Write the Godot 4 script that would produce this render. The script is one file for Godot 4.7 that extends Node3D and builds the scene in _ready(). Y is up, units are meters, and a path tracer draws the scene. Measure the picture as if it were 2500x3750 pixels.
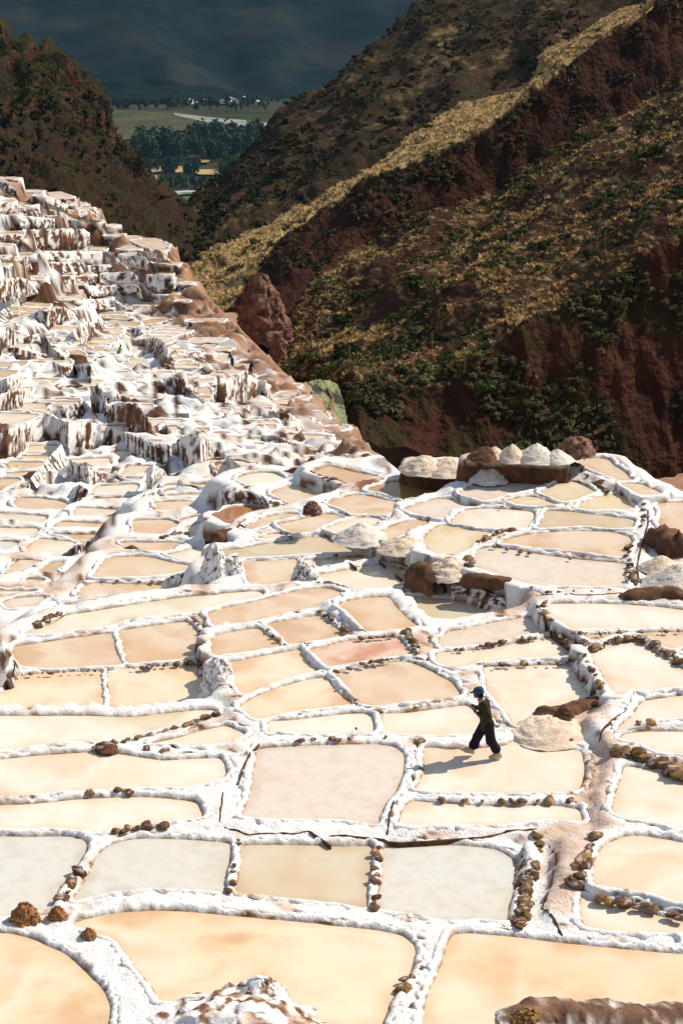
extends Node3D
# Salt pans stepping down a hillside into a ravine; far valley behind.

var rng := RandomNumberGenerator.new()
var n_lump := FastNoiseLite.new()
var n_fine := FastNoiseLite.new()
var n_big := FastNoiseLite.new()
var M := {}
var pans := []          # every pan: label, tone, level, ring, kind ...
var taken := {}
var stone_meshes := []
var HB := PackedFloat32Array()
var edge := PackedVector3Array()

func _ready() -> void:
	rng.seed = 11
	var cam := Camera3D.new()
	cam.name = "camera"
	cam.fov = 30.0
	cam.near = 1.0
	cam.far = 9000.0
	cam.position = Vector3(0, 19, 0)
	cam.rotation_degrees.x = -17.8
	add_child(cam)
	var env := Environment.new()
	env.background_mode = Environment.BG_SKY
	var sky := Sky.new()
	var ps := ProceduralSkyMaterial.new()
	ps.sky_top_color = Color(0.5, 0.56, 0.65)
	ps.sky_horizon_color = Color(0.92, 0.88, 0.82)
	ps.sky_curve = 0.12
	ps.ground_bottom_color = Color(0.1, 0.09, 0.08)
	ps.ground_horizon_color = Color(0.3, 0.3, 0.3)
	ps.energy_multiplier = 0.85
	sky.sky_material = ps
	env.sky = sky
	env.tonemap_mode = Environment.TONE_MAPPER_LINEAR
	env.tonemap_exposure = 1.38
	env.sdfgi_enabled = true
	env.ssao_enabled = true
	env.ssil_enabled = true
	env.fog_enabled = true
	env.fog_density = 0.000022
	env.fog_light_color = Color(0.38, 0.58, 0.7)
	var we := WorldEnvironment.new()
	we.name = "world_environment"
	we.environment = env
	add_child(we)
	var sun := DirectionalLight3D.new()
	sun.name = "sun"
	sun.light_energy = 1.35
	sun.light_color = Color(1.0, 0.955, 0.88)
	sun.light_angular_distance = 0.5
	sun.shadow_enabled = true
	add_child(sun)
	sun.look_at_from_position(Vector3.ZERO, -Vector3(1.6, 1.72, -0.8), Vector3.UP)
	setup()
	data()
	land()
	for k in pans.size(): make_pan(k)
	finish_mass()
	make_stones()
	hills()
	valley()
	details()
	people()

# ---------------------------------------------------------------- helpers
func setup() -> void:
	n_lump.seed = 3; n_lump.frequency = 1.0; n_lump.fractal_octaves = 3
	n_fine.seed = 8; n_fine.frequency = 1.0; n_fine.fractal_octaves = 2
	n_big.seed = 21; n_big.frequency = 1.0; n_big.fractal_octaves = 5
	var grain := noise_tex(5, 0.02, 5, [Color(0.8, 0.8, 0.8), Color(1, 1, 1), Color(0.88, 0.88, 0.88)], false)
	var bump := noise_tex(6, 0.03, 5, [], true)
	var crust := StandardMaterial3D.new()
	crust.vertex_color_use_as_albedo = true
	crust.roughness = 0.85
	crust.metallic_specular = 0.35
	crust.albedo_texture = grain
	crust.uv1_triplanar = true
	crust.uv1_world_triplanar = true
	crust.uv1_scale = Vector3(0.7, 0.7, 0.7)
	crust.normal_enabled = true
	crust.normal_texture = bump
	crust.normal_scale = 0.9
	M.crust = crust
	var soil: StandardMaterial3D = crust.duplicate()
	soil.uv1_scale = Vector3(0.06, 0.06, 0.06)
	soil.metallic_specular = 0.15
	soil.normal_scale = 2.5
	M.soil = soil
	var plain := StandardMaterial3D.new()
	plain.vertex_color_use_as_albedo = true
	plain.roughness = 0.95
	plain.metallic_specular = 0.2
	M.plain = plain
	var leaf: StandardMaterial3D = plain.duplicate()
	leaf.backlight_enabled = true
	leaf.backlight = Color(0.25, 0.25, 0.15)
	leaf.cull_mode = BaseMaterial3D.CULL_DISABLED
	M.leaf = leaf
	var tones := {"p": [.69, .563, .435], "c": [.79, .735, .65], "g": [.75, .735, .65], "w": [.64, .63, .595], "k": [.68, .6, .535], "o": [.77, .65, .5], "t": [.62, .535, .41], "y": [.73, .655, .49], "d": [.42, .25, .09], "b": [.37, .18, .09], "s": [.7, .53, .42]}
	var silt := noise_tex(31, 0.004, 5, [Color(0.96, 0.92, 0.87), Color(1, 1, 1), Color(0.985, 0.96, 0.93), Color(1, 1, 1)], false)
	var silt2 := noise_tex(37, 0.005, 6, [Color(0.93, 0.86, 0.79), Color(1, 0.99, 0.97), Color(1, 1, 1), Color(0.97, 0.92, 0.87)], false)
	var salty := noise_tex(41, 0.02, 6, [Color(0.955, 0.945, 0.93), Color(0.98, 0.98, 0.975), Color(1, 1, 1), Color(0.97, 0.96, 0.945)], false)
	var streaky := noise_tex(44, 0.008, 5, [Color(0.9, 0.76, 0.68), Color(1, 0.97, 0.95), Color(1.0, 1.0, 1.0), Color(0.9, 0.78, 0.7)], false)
	var ripple := noise_tex(47, 0.012, 3, [], true)
	for t in tones:
		var w := StandardMaterial3D.new()
		var a: Array = tones[t]
		w.albedo_color = Color(a[0], a[1], a[2]).linear_to_srgb()
		w.albedo_texture = {"w": salty, "k": salty, "s": streaky, "o": silt2, "d": silt2, "p": silt2}.get(t, silt)
		w.vertex_color_use_as_albedo = true
		w.roughness = 0.42 if t in "wk" else 0.07
		w.metallic_specular = 0.45
		w.uv1_triplanar = true
		w.uv1_world_triplanar = true
		w.uv1_scale = Vector3.ONE * (0.13 if t in "wk" else 0.11)
		w.uv1_offset = Vector3(rng.randf(), rng.randf(), rng.randf())
		if t not in "wk":
			w.normal_enabled = true
			w.normal_texture = ripple
			w.normal_scale = 0.03
		M["water_" + t] = w

func noise_tex(sd: int, freq: float, octaves: int, ramp: Array, as_normal: bool) -> NoiseTexture2D:
	var t := NoiseTexture2D.new()
	var n := FastNoiseLite.new()
	n.seed = sd
	n.frequency = freq
	n.fractal_octaves = octaves
	t.noise = n
	t.width = 512
	t.height = 512
	t.seamless = true
	t.as_normal_map = as_normal
	t.bump_strength = 6.0
	if ramp:
		var g := Gradient.new()
		g.offsets = PackedFloat32Array(range(ramp.size()).map(func(i): return 0.15 + 0.7 * i / (ramp.size() - 1.0)))
		g.colors = PackedColorArray(ramp)
		t.color_ramp = g
	return t

func numbered(called: String) -> String:
	taken[called] = taken.get(called, -1) + 1
	return called if taken[called] == 0 else "%s_%03d" % [called, taken[called]]

func tag(o: Node, label := "", category := "", group := "", kind := "") -> Node:
	if label: o.set_meta("label", label)
	if category: o.set_meta("category", category)
	if group: o.set_meta("group", group)
	if kind: o.set_meta("kind", kind)
	return o

func put(o: Node3D, called: String, at := Vector3.ZERO, parent: Node = self) -> Node3D:
	o.name = numbered(called) if parent == self else called
	parent.add_child(o, true)
	o.position = at
	return o

func mesh_of(v: PackedVector3Array, c: PackedColorArray, idx: PackedInt32Array) -> ArrayMesh:
	var arr := []
	arr.resize(Mesh.ARRAY_MAX)
	arr[Mesh.ARRAY_VERTEX] = v
	if c.size(): arr[Mesh.ARRAY_COLOR] = c
	arr[Mesh.ARRAY_INDEX] = idx
	var st := SurfaceTool.new()
	st.create_from_arrays(arr)
	st.generate_normals()
	st.index()
	return st.commit()

func show_mesh(m: Mesh, mat: Material, called: String, at := Vector3.ZERO, parent: Node = self) -> MeshInstance3D:
	var o := MeshInstance3D.new()
	o.mesh = m
	o.material_override = mat
	put(o, called, at, parent)
	return o

func grid_index(nu: int, nv: int, wrap := false, flip := false) -> PackedInt32Array:
	var idx := PackedInt32Array()
	var cols := nu if wrap else nu - 1
	idx.resize((nv - 1) * cols * 6)
	var k := 0
	for j in nv - 1:
		for i in cols:
			var a := j * nu + i
			var b := j * nu + (i + 1) % nu
			var c := a + nu
			var d := b + nu
			if flip:
				idx[k] = a; idx[k + 1] = c; idx[k + 2] = b; idx[k + 3] = b; idx[k + 4] = c; idx[k + 5] = d
			else:
				idx[k] = a; idx[k + 1] = b; idx[k + 2] = c; idx[k + 3] = b; idx[k + 4] = d; idx[k + 5] = c
			k += 6
	return idx

func v2s(s: String) -> PackedVector2Array:
	var r := PackedVector2Array()
	for w in s.split(" ", false):
		var f := w.split_floats(",")
		r.append(Vector2(f[0], f[1]))
	return r

func v3s(s: String) -> PackedVector3Array:
	var r := PackedVector3Array()
	for w in s.split(" ", false):
		var f := w.split_floats(",")
		r.append(Vector3(f[0], f[1], f[2]))
	return r

func ring_of(q: PackedVector2Array, step: float, soft := 0.75) -> PackedVector2Array:
	# closed Catmull-Rom through the corners, sampled about every step metres
	var r := PackedVector2Array()
	var n := q.size()
	for i in n:
		var a := q[(i + n - 1) % n]
		var b := q[i]
		var c := q[(i + 1) % n]
		var d := q[(i + 2) % n]
		var l := b.distance_to(c)
		var k := maxi(1, int(l / step))
		# tangents limited by the shorter neighbour so that long sides stay straight
		var ta := (c - a).normalized() * minf(l, a.distance_to(b)) * soft
		var tb := (d - b).normalized() * minf(l, c.distance_to(d)) * soft
		for s in k:
			var t := float(s) / k
			var t2 := t * t
			var t3 := t2 * t
			r.append(b * (2 * t3 - 3 * t2 + 1) + ta * (t3 - 2 * t2 + t) + c * (3 * t2 - 2 * t3) + tb * (t3 - t2))
	return r

func edge_dist(p: Vector2, q: PackedVector2Array) -> float:
	var best := 1e9
	var n := q.size()
	var a := q[n - 1]
	for i in n:
		var b := q[i]
		var ab := b - a
		var ap := p - a
		var t := clampf(ap.dot(ab) / maxf(ab.length_squared(), 1e-6), 0.0, 1.0)
		best = minf(best, (ap - ab * t).length_squared())
		a = b
	return sqrt(best)

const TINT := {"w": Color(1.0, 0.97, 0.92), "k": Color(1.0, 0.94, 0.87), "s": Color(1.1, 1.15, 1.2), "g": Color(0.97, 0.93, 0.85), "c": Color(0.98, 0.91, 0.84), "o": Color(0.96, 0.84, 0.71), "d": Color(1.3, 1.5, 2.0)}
const WHITE := Color(0.86, 0.85, 0.84)
const PINKISH := Color(0.66, 0.5, 0.4)
const RUST := Color(0.2, 0.088, 0.04)
const DARK := Color(0.07, 0.03, 0.016)
const REDEARTH := Color(0.3, 0.15, 0.085)

func crust_color(p: Vector3, steep: float, dirt: float, size: float) -> Color:
	var f := 1.0 / size
	var a := n_lump.get_noise_3d(p.x * 0.55 * f, p.y * 0.55 * f, p.z * 0.55 * f)
	var s := n_fine.get_noise_3d(p.x * 2.6 * f, p.y * 0.7 * f, p.z * 2.6 * f)
	var b := n_lump.get_noise_3d(p.x * 3.1 * f + 9.0, p.y * 2.2 * f, p.z * 3.1 * f)
	var far := size > 1.2
	var c := WHITE.lerp(PINKISH, clampf((a - 0.12 + dirt * (0.2 if far else 0.7)) * 2.2, 0.0, 0.6 if far else 0.85))
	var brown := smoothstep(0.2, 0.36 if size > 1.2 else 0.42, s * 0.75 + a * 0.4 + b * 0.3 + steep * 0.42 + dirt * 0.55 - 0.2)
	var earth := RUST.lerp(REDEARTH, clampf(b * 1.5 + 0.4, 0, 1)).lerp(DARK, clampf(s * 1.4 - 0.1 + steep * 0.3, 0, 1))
	if far: earth = Color(0.2, 0.095, 0.045).lerp(DARK, clampf(s * 1.3 + b + 0.4, 0, 1))
	return c.lerp(earth, brown)

# ---------------------------------------------------------------- pans
func a(label: String, tone: String, level: float, s: String, kind := "pan") -> void:
	var q := v2s(s)
	var area := 0.0
	for i in q.size():
		area += q[i].cross(q[(i + 1) % q.size()])
	if area < 0: q.reverse()
	var lo := q[0]
	var hi := q[0]
	for v in q:
		lo = lo.min(v)
		hi = hi.max(v)
	pans.append({"label": label, "tone": tone, "level": level, "q": q, "lo": lo, "hi": hi, "mid": (lo + hi) * 0.5, "kind": kind, "dist": ((lo + hi) * 0.5).length(), "near": []})

func make_pan(k: int) -> void:
	var d: Dictionary = pans[k]
	var far: float = d.dist
	var step := clampf(far * 0.0021, 0.085, 0.28)
	var ring := ring_of(d.q, step, 0.3 if d.dist > 90.0 else 0.75)
	var n := ring.size()
	var L: float = d.level
	var riser: bool = d.kind == "riser"
	var o := Node3D.new()
	var at := Vector3(d.mid.x, L, d.mid.y)
	var mass: bool = d.kind == "mass"
	if not mass:
		put(o, "salt_pan", at)
		d.node = o
		tag(o, d.label, "salt pan", "terraced salt pans")
	var flat := PackedVector2Array()
	var v := PackedVector3Array()
	for p in ring:
		flat.append(p - d.mid)
	var ic := PackedColorArray()
	var dlt := flat.duplicate()
	var sp := clampf(far * 0.0065, 0.28, 3.0)
	var x: float = d.lo.x - d.mid.x + sp * 0.5
	while x < d.hi.x - d.mid.x:
		var z: float = d.lo.y - d.mid.y + sp * 0.5
		while z < d.hi.y - d.mid.y:
			var p := Vector2(x, z) + Vector2(n_fine.get_noise_2d(x * 9.0, z * 9.0), n_fine.get_noise_2d(x * 9.0 + 5.0, z * 9.0)) * sp * 0.3
			if Geometry2D.is_point_in_polygon(p, flat) and edge_dist(p, flat) > sp * 0.35: dlt.append(p)
			z += sp
		x += sp
	v = PackedVector3Array()
	var tint: Color = TINT.get(d.tone, Color(0.97, 0.88, 0.77))
	for p in dlt:
		v.append(Vector3(p.x, 0, p.y))
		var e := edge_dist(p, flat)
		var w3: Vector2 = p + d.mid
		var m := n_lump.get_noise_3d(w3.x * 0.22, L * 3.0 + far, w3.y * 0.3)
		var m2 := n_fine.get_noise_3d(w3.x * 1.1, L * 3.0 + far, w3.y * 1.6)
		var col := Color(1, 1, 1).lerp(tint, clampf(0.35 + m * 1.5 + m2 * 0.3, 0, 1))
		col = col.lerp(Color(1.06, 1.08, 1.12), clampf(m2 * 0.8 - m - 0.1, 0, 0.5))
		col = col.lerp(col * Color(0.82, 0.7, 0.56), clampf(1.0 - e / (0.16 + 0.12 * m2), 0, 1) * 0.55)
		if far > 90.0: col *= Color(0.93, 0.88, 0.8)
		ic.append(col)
	var tri := PackedInt32Array()
	var dl := Geometry2D.triangulate_delaunay(dlt)
	for k3 in dl.size() / 3:
		var a3 := dlt[dl[k3 * 3]]
		var b3 := dlt[dl[k3 * 3 + 1]]
		var c3 := dlt[dl[k3 * 3 + 2]]
		if Geometry2D.is_point_in_polygon((a3 + b3 + c3) / 3.0, flat):
			if (b3 - a3).cross(c3 - a3) > 0: tri.append_array([dl[k3 * 3], dl[k3 * 3 + 1], dl[k3 * 3 + 2]])
			else: tri.append_array([dl[k3 * 3], dl[k3 * 3 + 2], dl[k3 * 3 + 1]])
	if mass:
		for q in tri: mass_wi.append(mass_wv.size() + q)
		for p in v: mass_wv.append(p + at)
		mass_wc.append_array(ic)
	elif tri.size() >= 3:
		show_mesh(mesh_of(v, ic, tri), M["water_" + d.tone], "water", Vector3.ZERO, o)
	# the rim
	var others := []
	for m in pans.size():
		if m != k:
			var e: Dictionary = pans[m]
			if e.lo.x < d.hi.x + 1.6 and e.hi.x > d.lo.x - 1.6 and e.lo.y < d.hi.y + 1.6 and e.hi.y > d.lo.y - 1.6: others.append(e)
	var big := clampf(far / 60.0, 0.75, 1.7)       # lumps grow coarser where they are seen from far
	var rows := 10
	v = PackedVector3Array()
	var c := PackedColorArray()
	v.resize(n * rows)
	c.resize(n * rows)
	var hs := 0.1 * clampf(far / 80.0, 0.9, 1.3)
	for i in n:
		var p := ring[i]
		var tan := (ring[(i + 1) % n] - ring[(i + n - 1) % n]).normalized()
		var out := Vector2(tan.y, -tan.x)
		var gap := 9.0
		var nl := L - 0.25
		for e in others:
			if p.x > e.lo.x - 1.5 and p.x < e.hi.x + 1.5 and p.y > e.lo.y - 1.5 and p.y < e.hi.y + 1.5:
				var g := edge_dist(p, e.q)
				if g < gap:
					gap = g
					nl = e.level
		var w := clampf(gap * 0.5 + 0.02, 0.06, 0.165 * clampf(far / 70.0, 1.0, 1.5))
		var h := hs
		var drop := 0.4 * clampf(far / 60.0, 1.0, 2.0)
		if gap < 1.5:
			drop = maxf(drop, L - nl + 0.25)
			if nl < L - 0.2: w = clampf(gap * 0.75, 0.08, 0.45)
			if nl > L + 0.2:
				w = clampf(gap * 0.4, 0.06, 0.2)
				h = hs * 0.6
		elif riser: drop = 0.7
		h = minf(h, maxf(0.025, minf(gap, 0.48) * 0.75 * (19.0 - L) / far))
		var lump := n_lump.get_noise_3d(p.x * 1.7 / big, L, p.y * 1.7 / big)
		var lump2 := n_fine.get_noise_3d(p.x * 5.5 / big, L + 7.0, p.y * 5.5 / big)
		h *= 1.0 + lump * 0.7 + lump2 * 0.45
		w *= 1.0 + lump2 * 0.4 + lump * 0.5
		var stain := 0.8 * maxf(n_big.get_noise_3d(p.x * 0.28, L, p.y * 0.28) - 0.08, 0.0)
		var wig := lump * 0.05 * big + lump2 * 0.025 * big
		for r in rows:
			var off := 0.0
			var y := 0.0
			var steep := 0.0
			var wet := 0.0
			match r:
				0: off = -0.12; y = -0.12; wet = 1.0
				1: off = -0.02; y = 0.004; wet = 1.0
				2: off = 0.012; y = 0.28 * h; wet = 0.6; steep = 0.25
				3: off = 0.3 * w; y = 0.8 * h
				4: off = 0.6 * w; y = h
				5: off = 0.92 * w; y = 0.88 * h
				6: off = w + 0.03; y = 0.45 * h; steep = 0.3
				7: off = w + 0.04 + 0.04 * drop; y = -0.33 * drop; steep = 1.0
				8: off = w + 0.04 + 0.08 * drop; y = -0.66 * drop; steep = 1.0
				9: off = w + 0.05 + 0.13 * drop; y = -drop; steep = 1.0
			var q := p + out * (off + wig * (1.0 if r > 1 else 0.5))
			var P3 := Vector3(q.x, L + y, q.y)
			if r > 1:
				var j := Vector3(n_fine.get_noise_3d(P3.x * 9.0 / big, P3.y * 9.0 / big, P3.z * 9.0 / big), n_fine.get_noise_3d(P3.x * 9.0 / big + 50.0, P3.y * 9.0 / big, P3.z * 9.0 / big), n_fine.get_noise_3d(P3.x * 9.0 / big, P3.y * 9.0 / big + 50.0, P3.z * 9.0 / big))
				P3 += j * (minf(0.016, h * 0.3) if r < 7 else 0.06) * big * (0.6 if r < 3 else 1.0)
			v[i * rows + r] = P3 - at
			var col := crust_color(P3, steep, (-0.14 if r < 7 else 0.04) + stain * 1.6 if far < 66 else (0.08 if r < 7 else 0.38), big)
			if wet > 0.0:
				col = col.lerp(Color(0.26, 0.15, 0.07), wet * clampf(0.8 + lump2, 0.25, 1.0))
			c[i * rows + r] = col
	var idx := PackedInt32Array()
	for i in n:
		var i2 := (i + 1) % n
		for r in rows - 1:
			var A := i * rows + r
			var B := i2 * rows + r
			idx.append_array([A, A + 1, B, B, A + 1, B + 1])
	if mass:
		for i in idx: mass_ri.append(mass_rv.size() + i)
		for p in v: mass_rv.append(p + at)
		mass_rc.append_array(c)
		o.free()
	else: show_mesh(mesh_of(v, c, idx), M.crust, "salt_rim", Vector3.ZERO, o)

var mass_wv := PackedVector3Array()
var mass_wc := PackedColorArray()
var mass_wi := PackedInt32Array()
var mass_rv := PackedVector3Array()
var mass_rc := PackedColorArray()
var mass_ri := PackedInt32Array()
func finish_mass() -> void:
	# the many smallest pans of the far slope, one object
	if mass_rv.is_empty(): return
	var o := Node3D.new()
	put(o, "salt_pans")
	tag(o, "crowd of tiny pans filling the gaps of the far left terraces", "salt pan", "", "stuff")
	tag(show_mesh(mesh_of(mass_wv, mass_wc, mass_wi), M.water_c, "water", Vector3.ZERO, o), "", "", "", "stuff")
	tag(show_mesh(mesh_of(mass_rv, mass_rc, mass_ri), M.crust, "salt_rim", Vector3.ZERO, o), "", "", "", "stuff")

# ---------------------------------------------------------------- the ground
func base_height(x: float, z: float) -> float:
	var s := HB[0]
	var k := 1
	while k < HB.size():
		var dx := x - HB[k]
		var dz := z - HB[k + 1]
		s += HB[k + 2] * sqrt(dx * dx + dz * dz)
		k += 3
	return s

func column(i: int) -> float:
	# even columns where the pans lie, then wider and wider to both sides
	var k := clampi(i, 10, 213) - 10
	var u := -0.285 + k * 0.0028
	if i < 10: u -= 0.0028 * (pow(1.5, 10 - i) - 1.0)
	if i > 213: u += 0.0028 * (pow(1.5, i - 213) - 1.0)
	return u

func land() -> void:
	var ra := 0.0026
	var du := 0.0028
	var u0 := -0.285
	var nu := 224
	var z0 := 25.0
	var nv := 945
	var N := nu * nv
	var ws := PackedFloat32Array()
	var hs := PackedFloat32Array()
	var low := PackedFloat32Array()
	var dm := PackedFloat32Array()
	var brink := PackedFloat32Array()
	brink.resize(N)
	ws.resize(N); hs.resize(N); low.resize(N); dm.resize(N)
	low.fill(1e6)
	dm.fill(99.0)
	for d in pans:
		var m: float = 1.0 + d.dist * 0.02
		var cell: float = d.dist * 0.0027
		var zn: float = -d.hi.y - m
		var zf: float = -d.lo.y + m
		var j0 := maxi(0, int(log(maxf(zn, z0) / z0) / ra))
		var j1 := mini(nv - 1, int(log(maxf(zf, z0) / z0) / ra) + 1)
		var q: PackedVector2Array = d.q
		for j in range(j0, j1 + 1):
			var z := z0 * exp(j * ra)
			var i0 := maxi(10, 10 + int(((d.lo.x - m) / z - u0) / du))
			var i1 := mini(nu - 11, 10 + int(((d.hi.x + m) / z - u0) / du) + 1)
			for i in range(i0, i1 + 1):
				var p := Vector2(column(i) * z, -z)
				var e := edge_dist(p, q)
				if Geometry2D.is_point_in_polygon(p, q): e = -e
				var k := j * nu + i
				dm[k] = minf(dm[k], e)
				if e < cell: low[k] = minf(low[k], d.level - 0.12 - cell * 0.6)
				elif e < m:
					var w := (1.0 / (pow(e - cell, 5.0) + 0.0008)) * pow(1.0 - e / m, 2.0)
					ws[k] += w
					hs[k] += w * (d.level + (0.06 if d.dist < 75.0 else 0.02))
	var v := PackedVector3Array()
	v.resize(N)
	for j in nv:
		var z := z0 * exp(j * ra)
		for i in nu:
			var k := j * nu + i
			var x := column(i) * z
			var y := 0.0
			if low[k] < 1e5: y = low[k]
			else:
				var hb := base_height(x, -z)
				# beyond the brink the land falls away into the ravine
				var near := 1e9
				var side := 0.0
				var el := 0.0
				for s in edge.size() - 1:
					var A := Vector2(edge[s].x, edge[s].z)
					var B := Vector2(edge[s + 1].x, edge[s + 1].z)
					var ab := B - A
					var ap := Vector2(x, -z) - A
					var t := clampf(ap.dot(ab) / ab.length_squared(), 0, 1)
					var dd := (ap - ab * t).length()
					if dd < near:
						near = dd
						side = ab.cross(ap)
						el = lerpf(edge[s].y, edge[s + 1].y, t)
				if z > 85.0: brink[k] = clampf(1.0 - near / (0.035 * z) + n_lump.get_noise_2d(x * 0.25, z * 0.12) * 0.9, 0, 0.95) if side <= 0 else 0.95
				if side > 0: hb = maxf(el - 0.15 * near - 0.95 * maxf(near - 0.4, 0.0), -42.0)
				else: hb = lerpf(hb, el, clampf(1.0 - near / (2.0 + z * 0.015), 0, 1))
				if z > 78.0 and side <= 0:
					# worn earth steps between the pans
					var sh := 1.3 + 0.5 * n_lump.get_noise_2d(x * 0.05, z * 0.05)
					var wob := hb + 1.1 * n_lump.get_noise_2d(x * 0.09, z * 0.09) + 0.3 * n_lump.get_noise_2d(x * 0.4, z * 0.4)
					var fl := floorf(wob / sh)
					var fr := wob / sh - fl
					hb = lerpf(hb, (fl + smoothstep(0.62, 0.98, fr)) * sh, clampf((z - 78.0) / 25.0, 0, 0.95))
				var wb := (0.08 if z < 78.0 else 0.02) if side <= 0 else 1.5
				y = (hs[k] + wb * hb) / (ws[k] + wb)
				if z > 74.0 and side <= 0:
					var room := clampf((minf(dm[k], 3.0) - 0.25) / 1.6, 0, 1) * clampf((z - 74.0) / 20.0, 0, 1)
					var rd := 0.5 - absf(n_lump.get_noise_3d(x * 0.16 + z * 0.07, 11.0, z * 0.11 - x * 0.05)) * 2.2
					y += room * (rd * 1.3 + n_fine.get_noise_2d(x * 0.8, z * 0.5) * 0.4)
				var big := clampf(z / 55.0, 0.8, 1.4) * (1.0 if z < 70.0 else clampf(dm[k] / 1.2, 0.35, 1.5))
				y += n_lump.get_noise_3d(x * 1.5 / big, 3.0, z * 1.5 / big) * 0.07 * big + n_fine.get_noise_2d(x * 5.0 / big, z * 5.0 / big) * 0.025 * big
			v[k] = Vector3(x, y, -z)
	var c := PackedColorArray()
	c.resize(N)
	for j in nv:
		for i in nu:
			var k := j * nu + i
			var p := v[k]
			var gx := v[j * nu + mini(i + 1, nu - 1)] - v[j * nu + maxi(i - 1, 0)]
			var gz := v[mini(j + 1, nv - 1) * nu + i] - v[maxi(j - 1, 0) * nu + i]
			var nrm := gz.cross(gx).normalized()
			var steep := clampf((0.85 - absf(nrm.y)) * 2.2, 0, 1)
			var big := clampf(-p.z / 60.0, 0.8, 3.0)
			var dirt := clampf((minf(dm[k], 4.0) - 0.3 * big) * 0.2 / big, -0.08, 0.3)
			dirt += patch(p)
			if p.z < -74.0:
				var ff := clampf((-74.0 - p.z) / 20.0, 0, 1)
				dirt += ff * (0.42 + 0.12 * clampf((-p.z - 140.0) / 60.0, 0, 1) + 0.8 * n_lump.get_noise_3d(p.x * 0.13 + p.z * 0.06, 4.0, p.z * 0.09 - p.x * 0.05)) * clampf(dm[k] / 0.8, 0.2, 1.0)
			c[k] = crust_color(p, steep, dirt, big)
			var pk := 0.0
			for q in pinks: pk = maxf(pk, smoothstep(q[2], q[2] * 0.35, Vector2(p.x - q[0], p.z - q[1]).length() * (1.0 + 0.5 * n_lump.get_noise_2d(p.x * 1.5, p.z * 1.5))))
			if pk > 0: c[k] = c[k].lerp(Color(0.6, 0.41, 0.3).lerp(Color(0.7, 0.55, 0.45), n_lump.get_noise_2d(p.x * 1.2, p.z * 1.2) + 0.5), pk * 0.9)
			if brink[k] > 0.0: c[k] = c[k].lerp(REDEARTH.lerp(Color(0.42, 0.25, 0.16), clampf(n_lump.get_noise_2d(p.x * 0.4, p.z * 0.4) + 0.5, 0, 1)), brink[k])
	gv = v
	var g := show_mesh(mesh_of(v, c, grid_index(nu, nv, false, true)), M.crust, "ground")
	tag(g, "white salt-crusted and brown earth ground between the pans", "", "", "structure")

var gv: PackedVector3Array
func ground_y(x: float, z: float) -> float:
	var j := clampi(int(round(log(maxf(-z, 25.0) / 25.0) / 0.0026)), 0, 944)
	var zz := -gv[j * 224].z
	return gv[j * 224 + 10 + clampi(int(round((x / zz + 0.285) / 0.0028)), 0, 203)].y

func top_y(x: float, z: float) -> float:
	# the ground, or the salt rim beside a pan
	var y := ground_y(x, z)
	for e in pans:
		if x > e.lo.x - 0.5 and x < e.hi.x + 0.5 and z > e.lo.y - 0.5 and z < e.hi.y + 0.5 and edge_dist(Vector2(x, z), e.q) < 0.32: y = maxf(y, e.level + 0.09)
	return y

var patches := []
var pinks := []
func patch(p: Vector3) -> float:
	var s := 0.0
	for q in patches:
		var dd := Vector2(p.x - q[0], p.z - q[1]).length()
		if dd < q[2]: s += q[3] * smoothstep(q[2], q[2] * 0.4, dd)
	return s

# ---------------------------------------------------------------- lumps and ridges
func lump_mesh(r: float, h: float, power: float, rough: float, tone: String, seed_at: Vector3, nu := 40, nv := 18) -> ArrayMesh:
	# a heap on a flat base: radius r, height h; power 1 is a cone, larger is blunter
	var v := PackedVector3Array()
	var c := PackedColorArray()
	for j in nv:
		var t := j / (nv - 1.0)
		for i in nu:
			var an := TAU * i / nu
			var wob := 1.0 + rough * 0.9 * n_lump.get_noise_3d(seed_at.x + cos(an) * 0.9, seed_at.z + t, sin(an) * 0.9)
			var rr := r * pow(1.0 - t, 1.0 / power) * wob + (0.001 if j == nv - 1 else 0.0)
			var y := h * t - 0.12 * h * (1.0 - t)
			var p := Vector3(cos(an) * rr, y, sin(an) * rr)
			var q := p + seed_at
			p += Vector3(n_fine.get_noise_3d(q.x * 3.0 / r, q.y * 3.0 / r, q.z * 3.0 / r), n_fine.get_noise_3d(q.x * 3.0 / r + 40, q.y * 3.0 / r, q.z * 3.0 / r), n_fine.get_noise_3d(q.x * 3.0 / r, q.y * 3.0 / r + 40, q.z * 3.0 / r)) * rough * r * 0.35
			p += Vector3(n_lump.get_noise_3d(q.x * 8.0 / r, q.y * 5.0 / r, q.z * 8.0 / r), n_lump.get_noise_3d(q.x * 8.0 / r, q.y * 8.0 / r + 40, q.z * 8.0 / r), n_lump.get_noise_3d(q.x * 8.0 / r + 40, q.y * 5.0 / r, q.z * 8.0 / r)) * rough * r * (0.3 if r < 1.5 else 0.08)
			v.append(p)
			c.append(tone_color(tone, p + seed_at, r))
	return mesh_of(v, c, grid_index(nu, nv, true, false))

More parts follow.
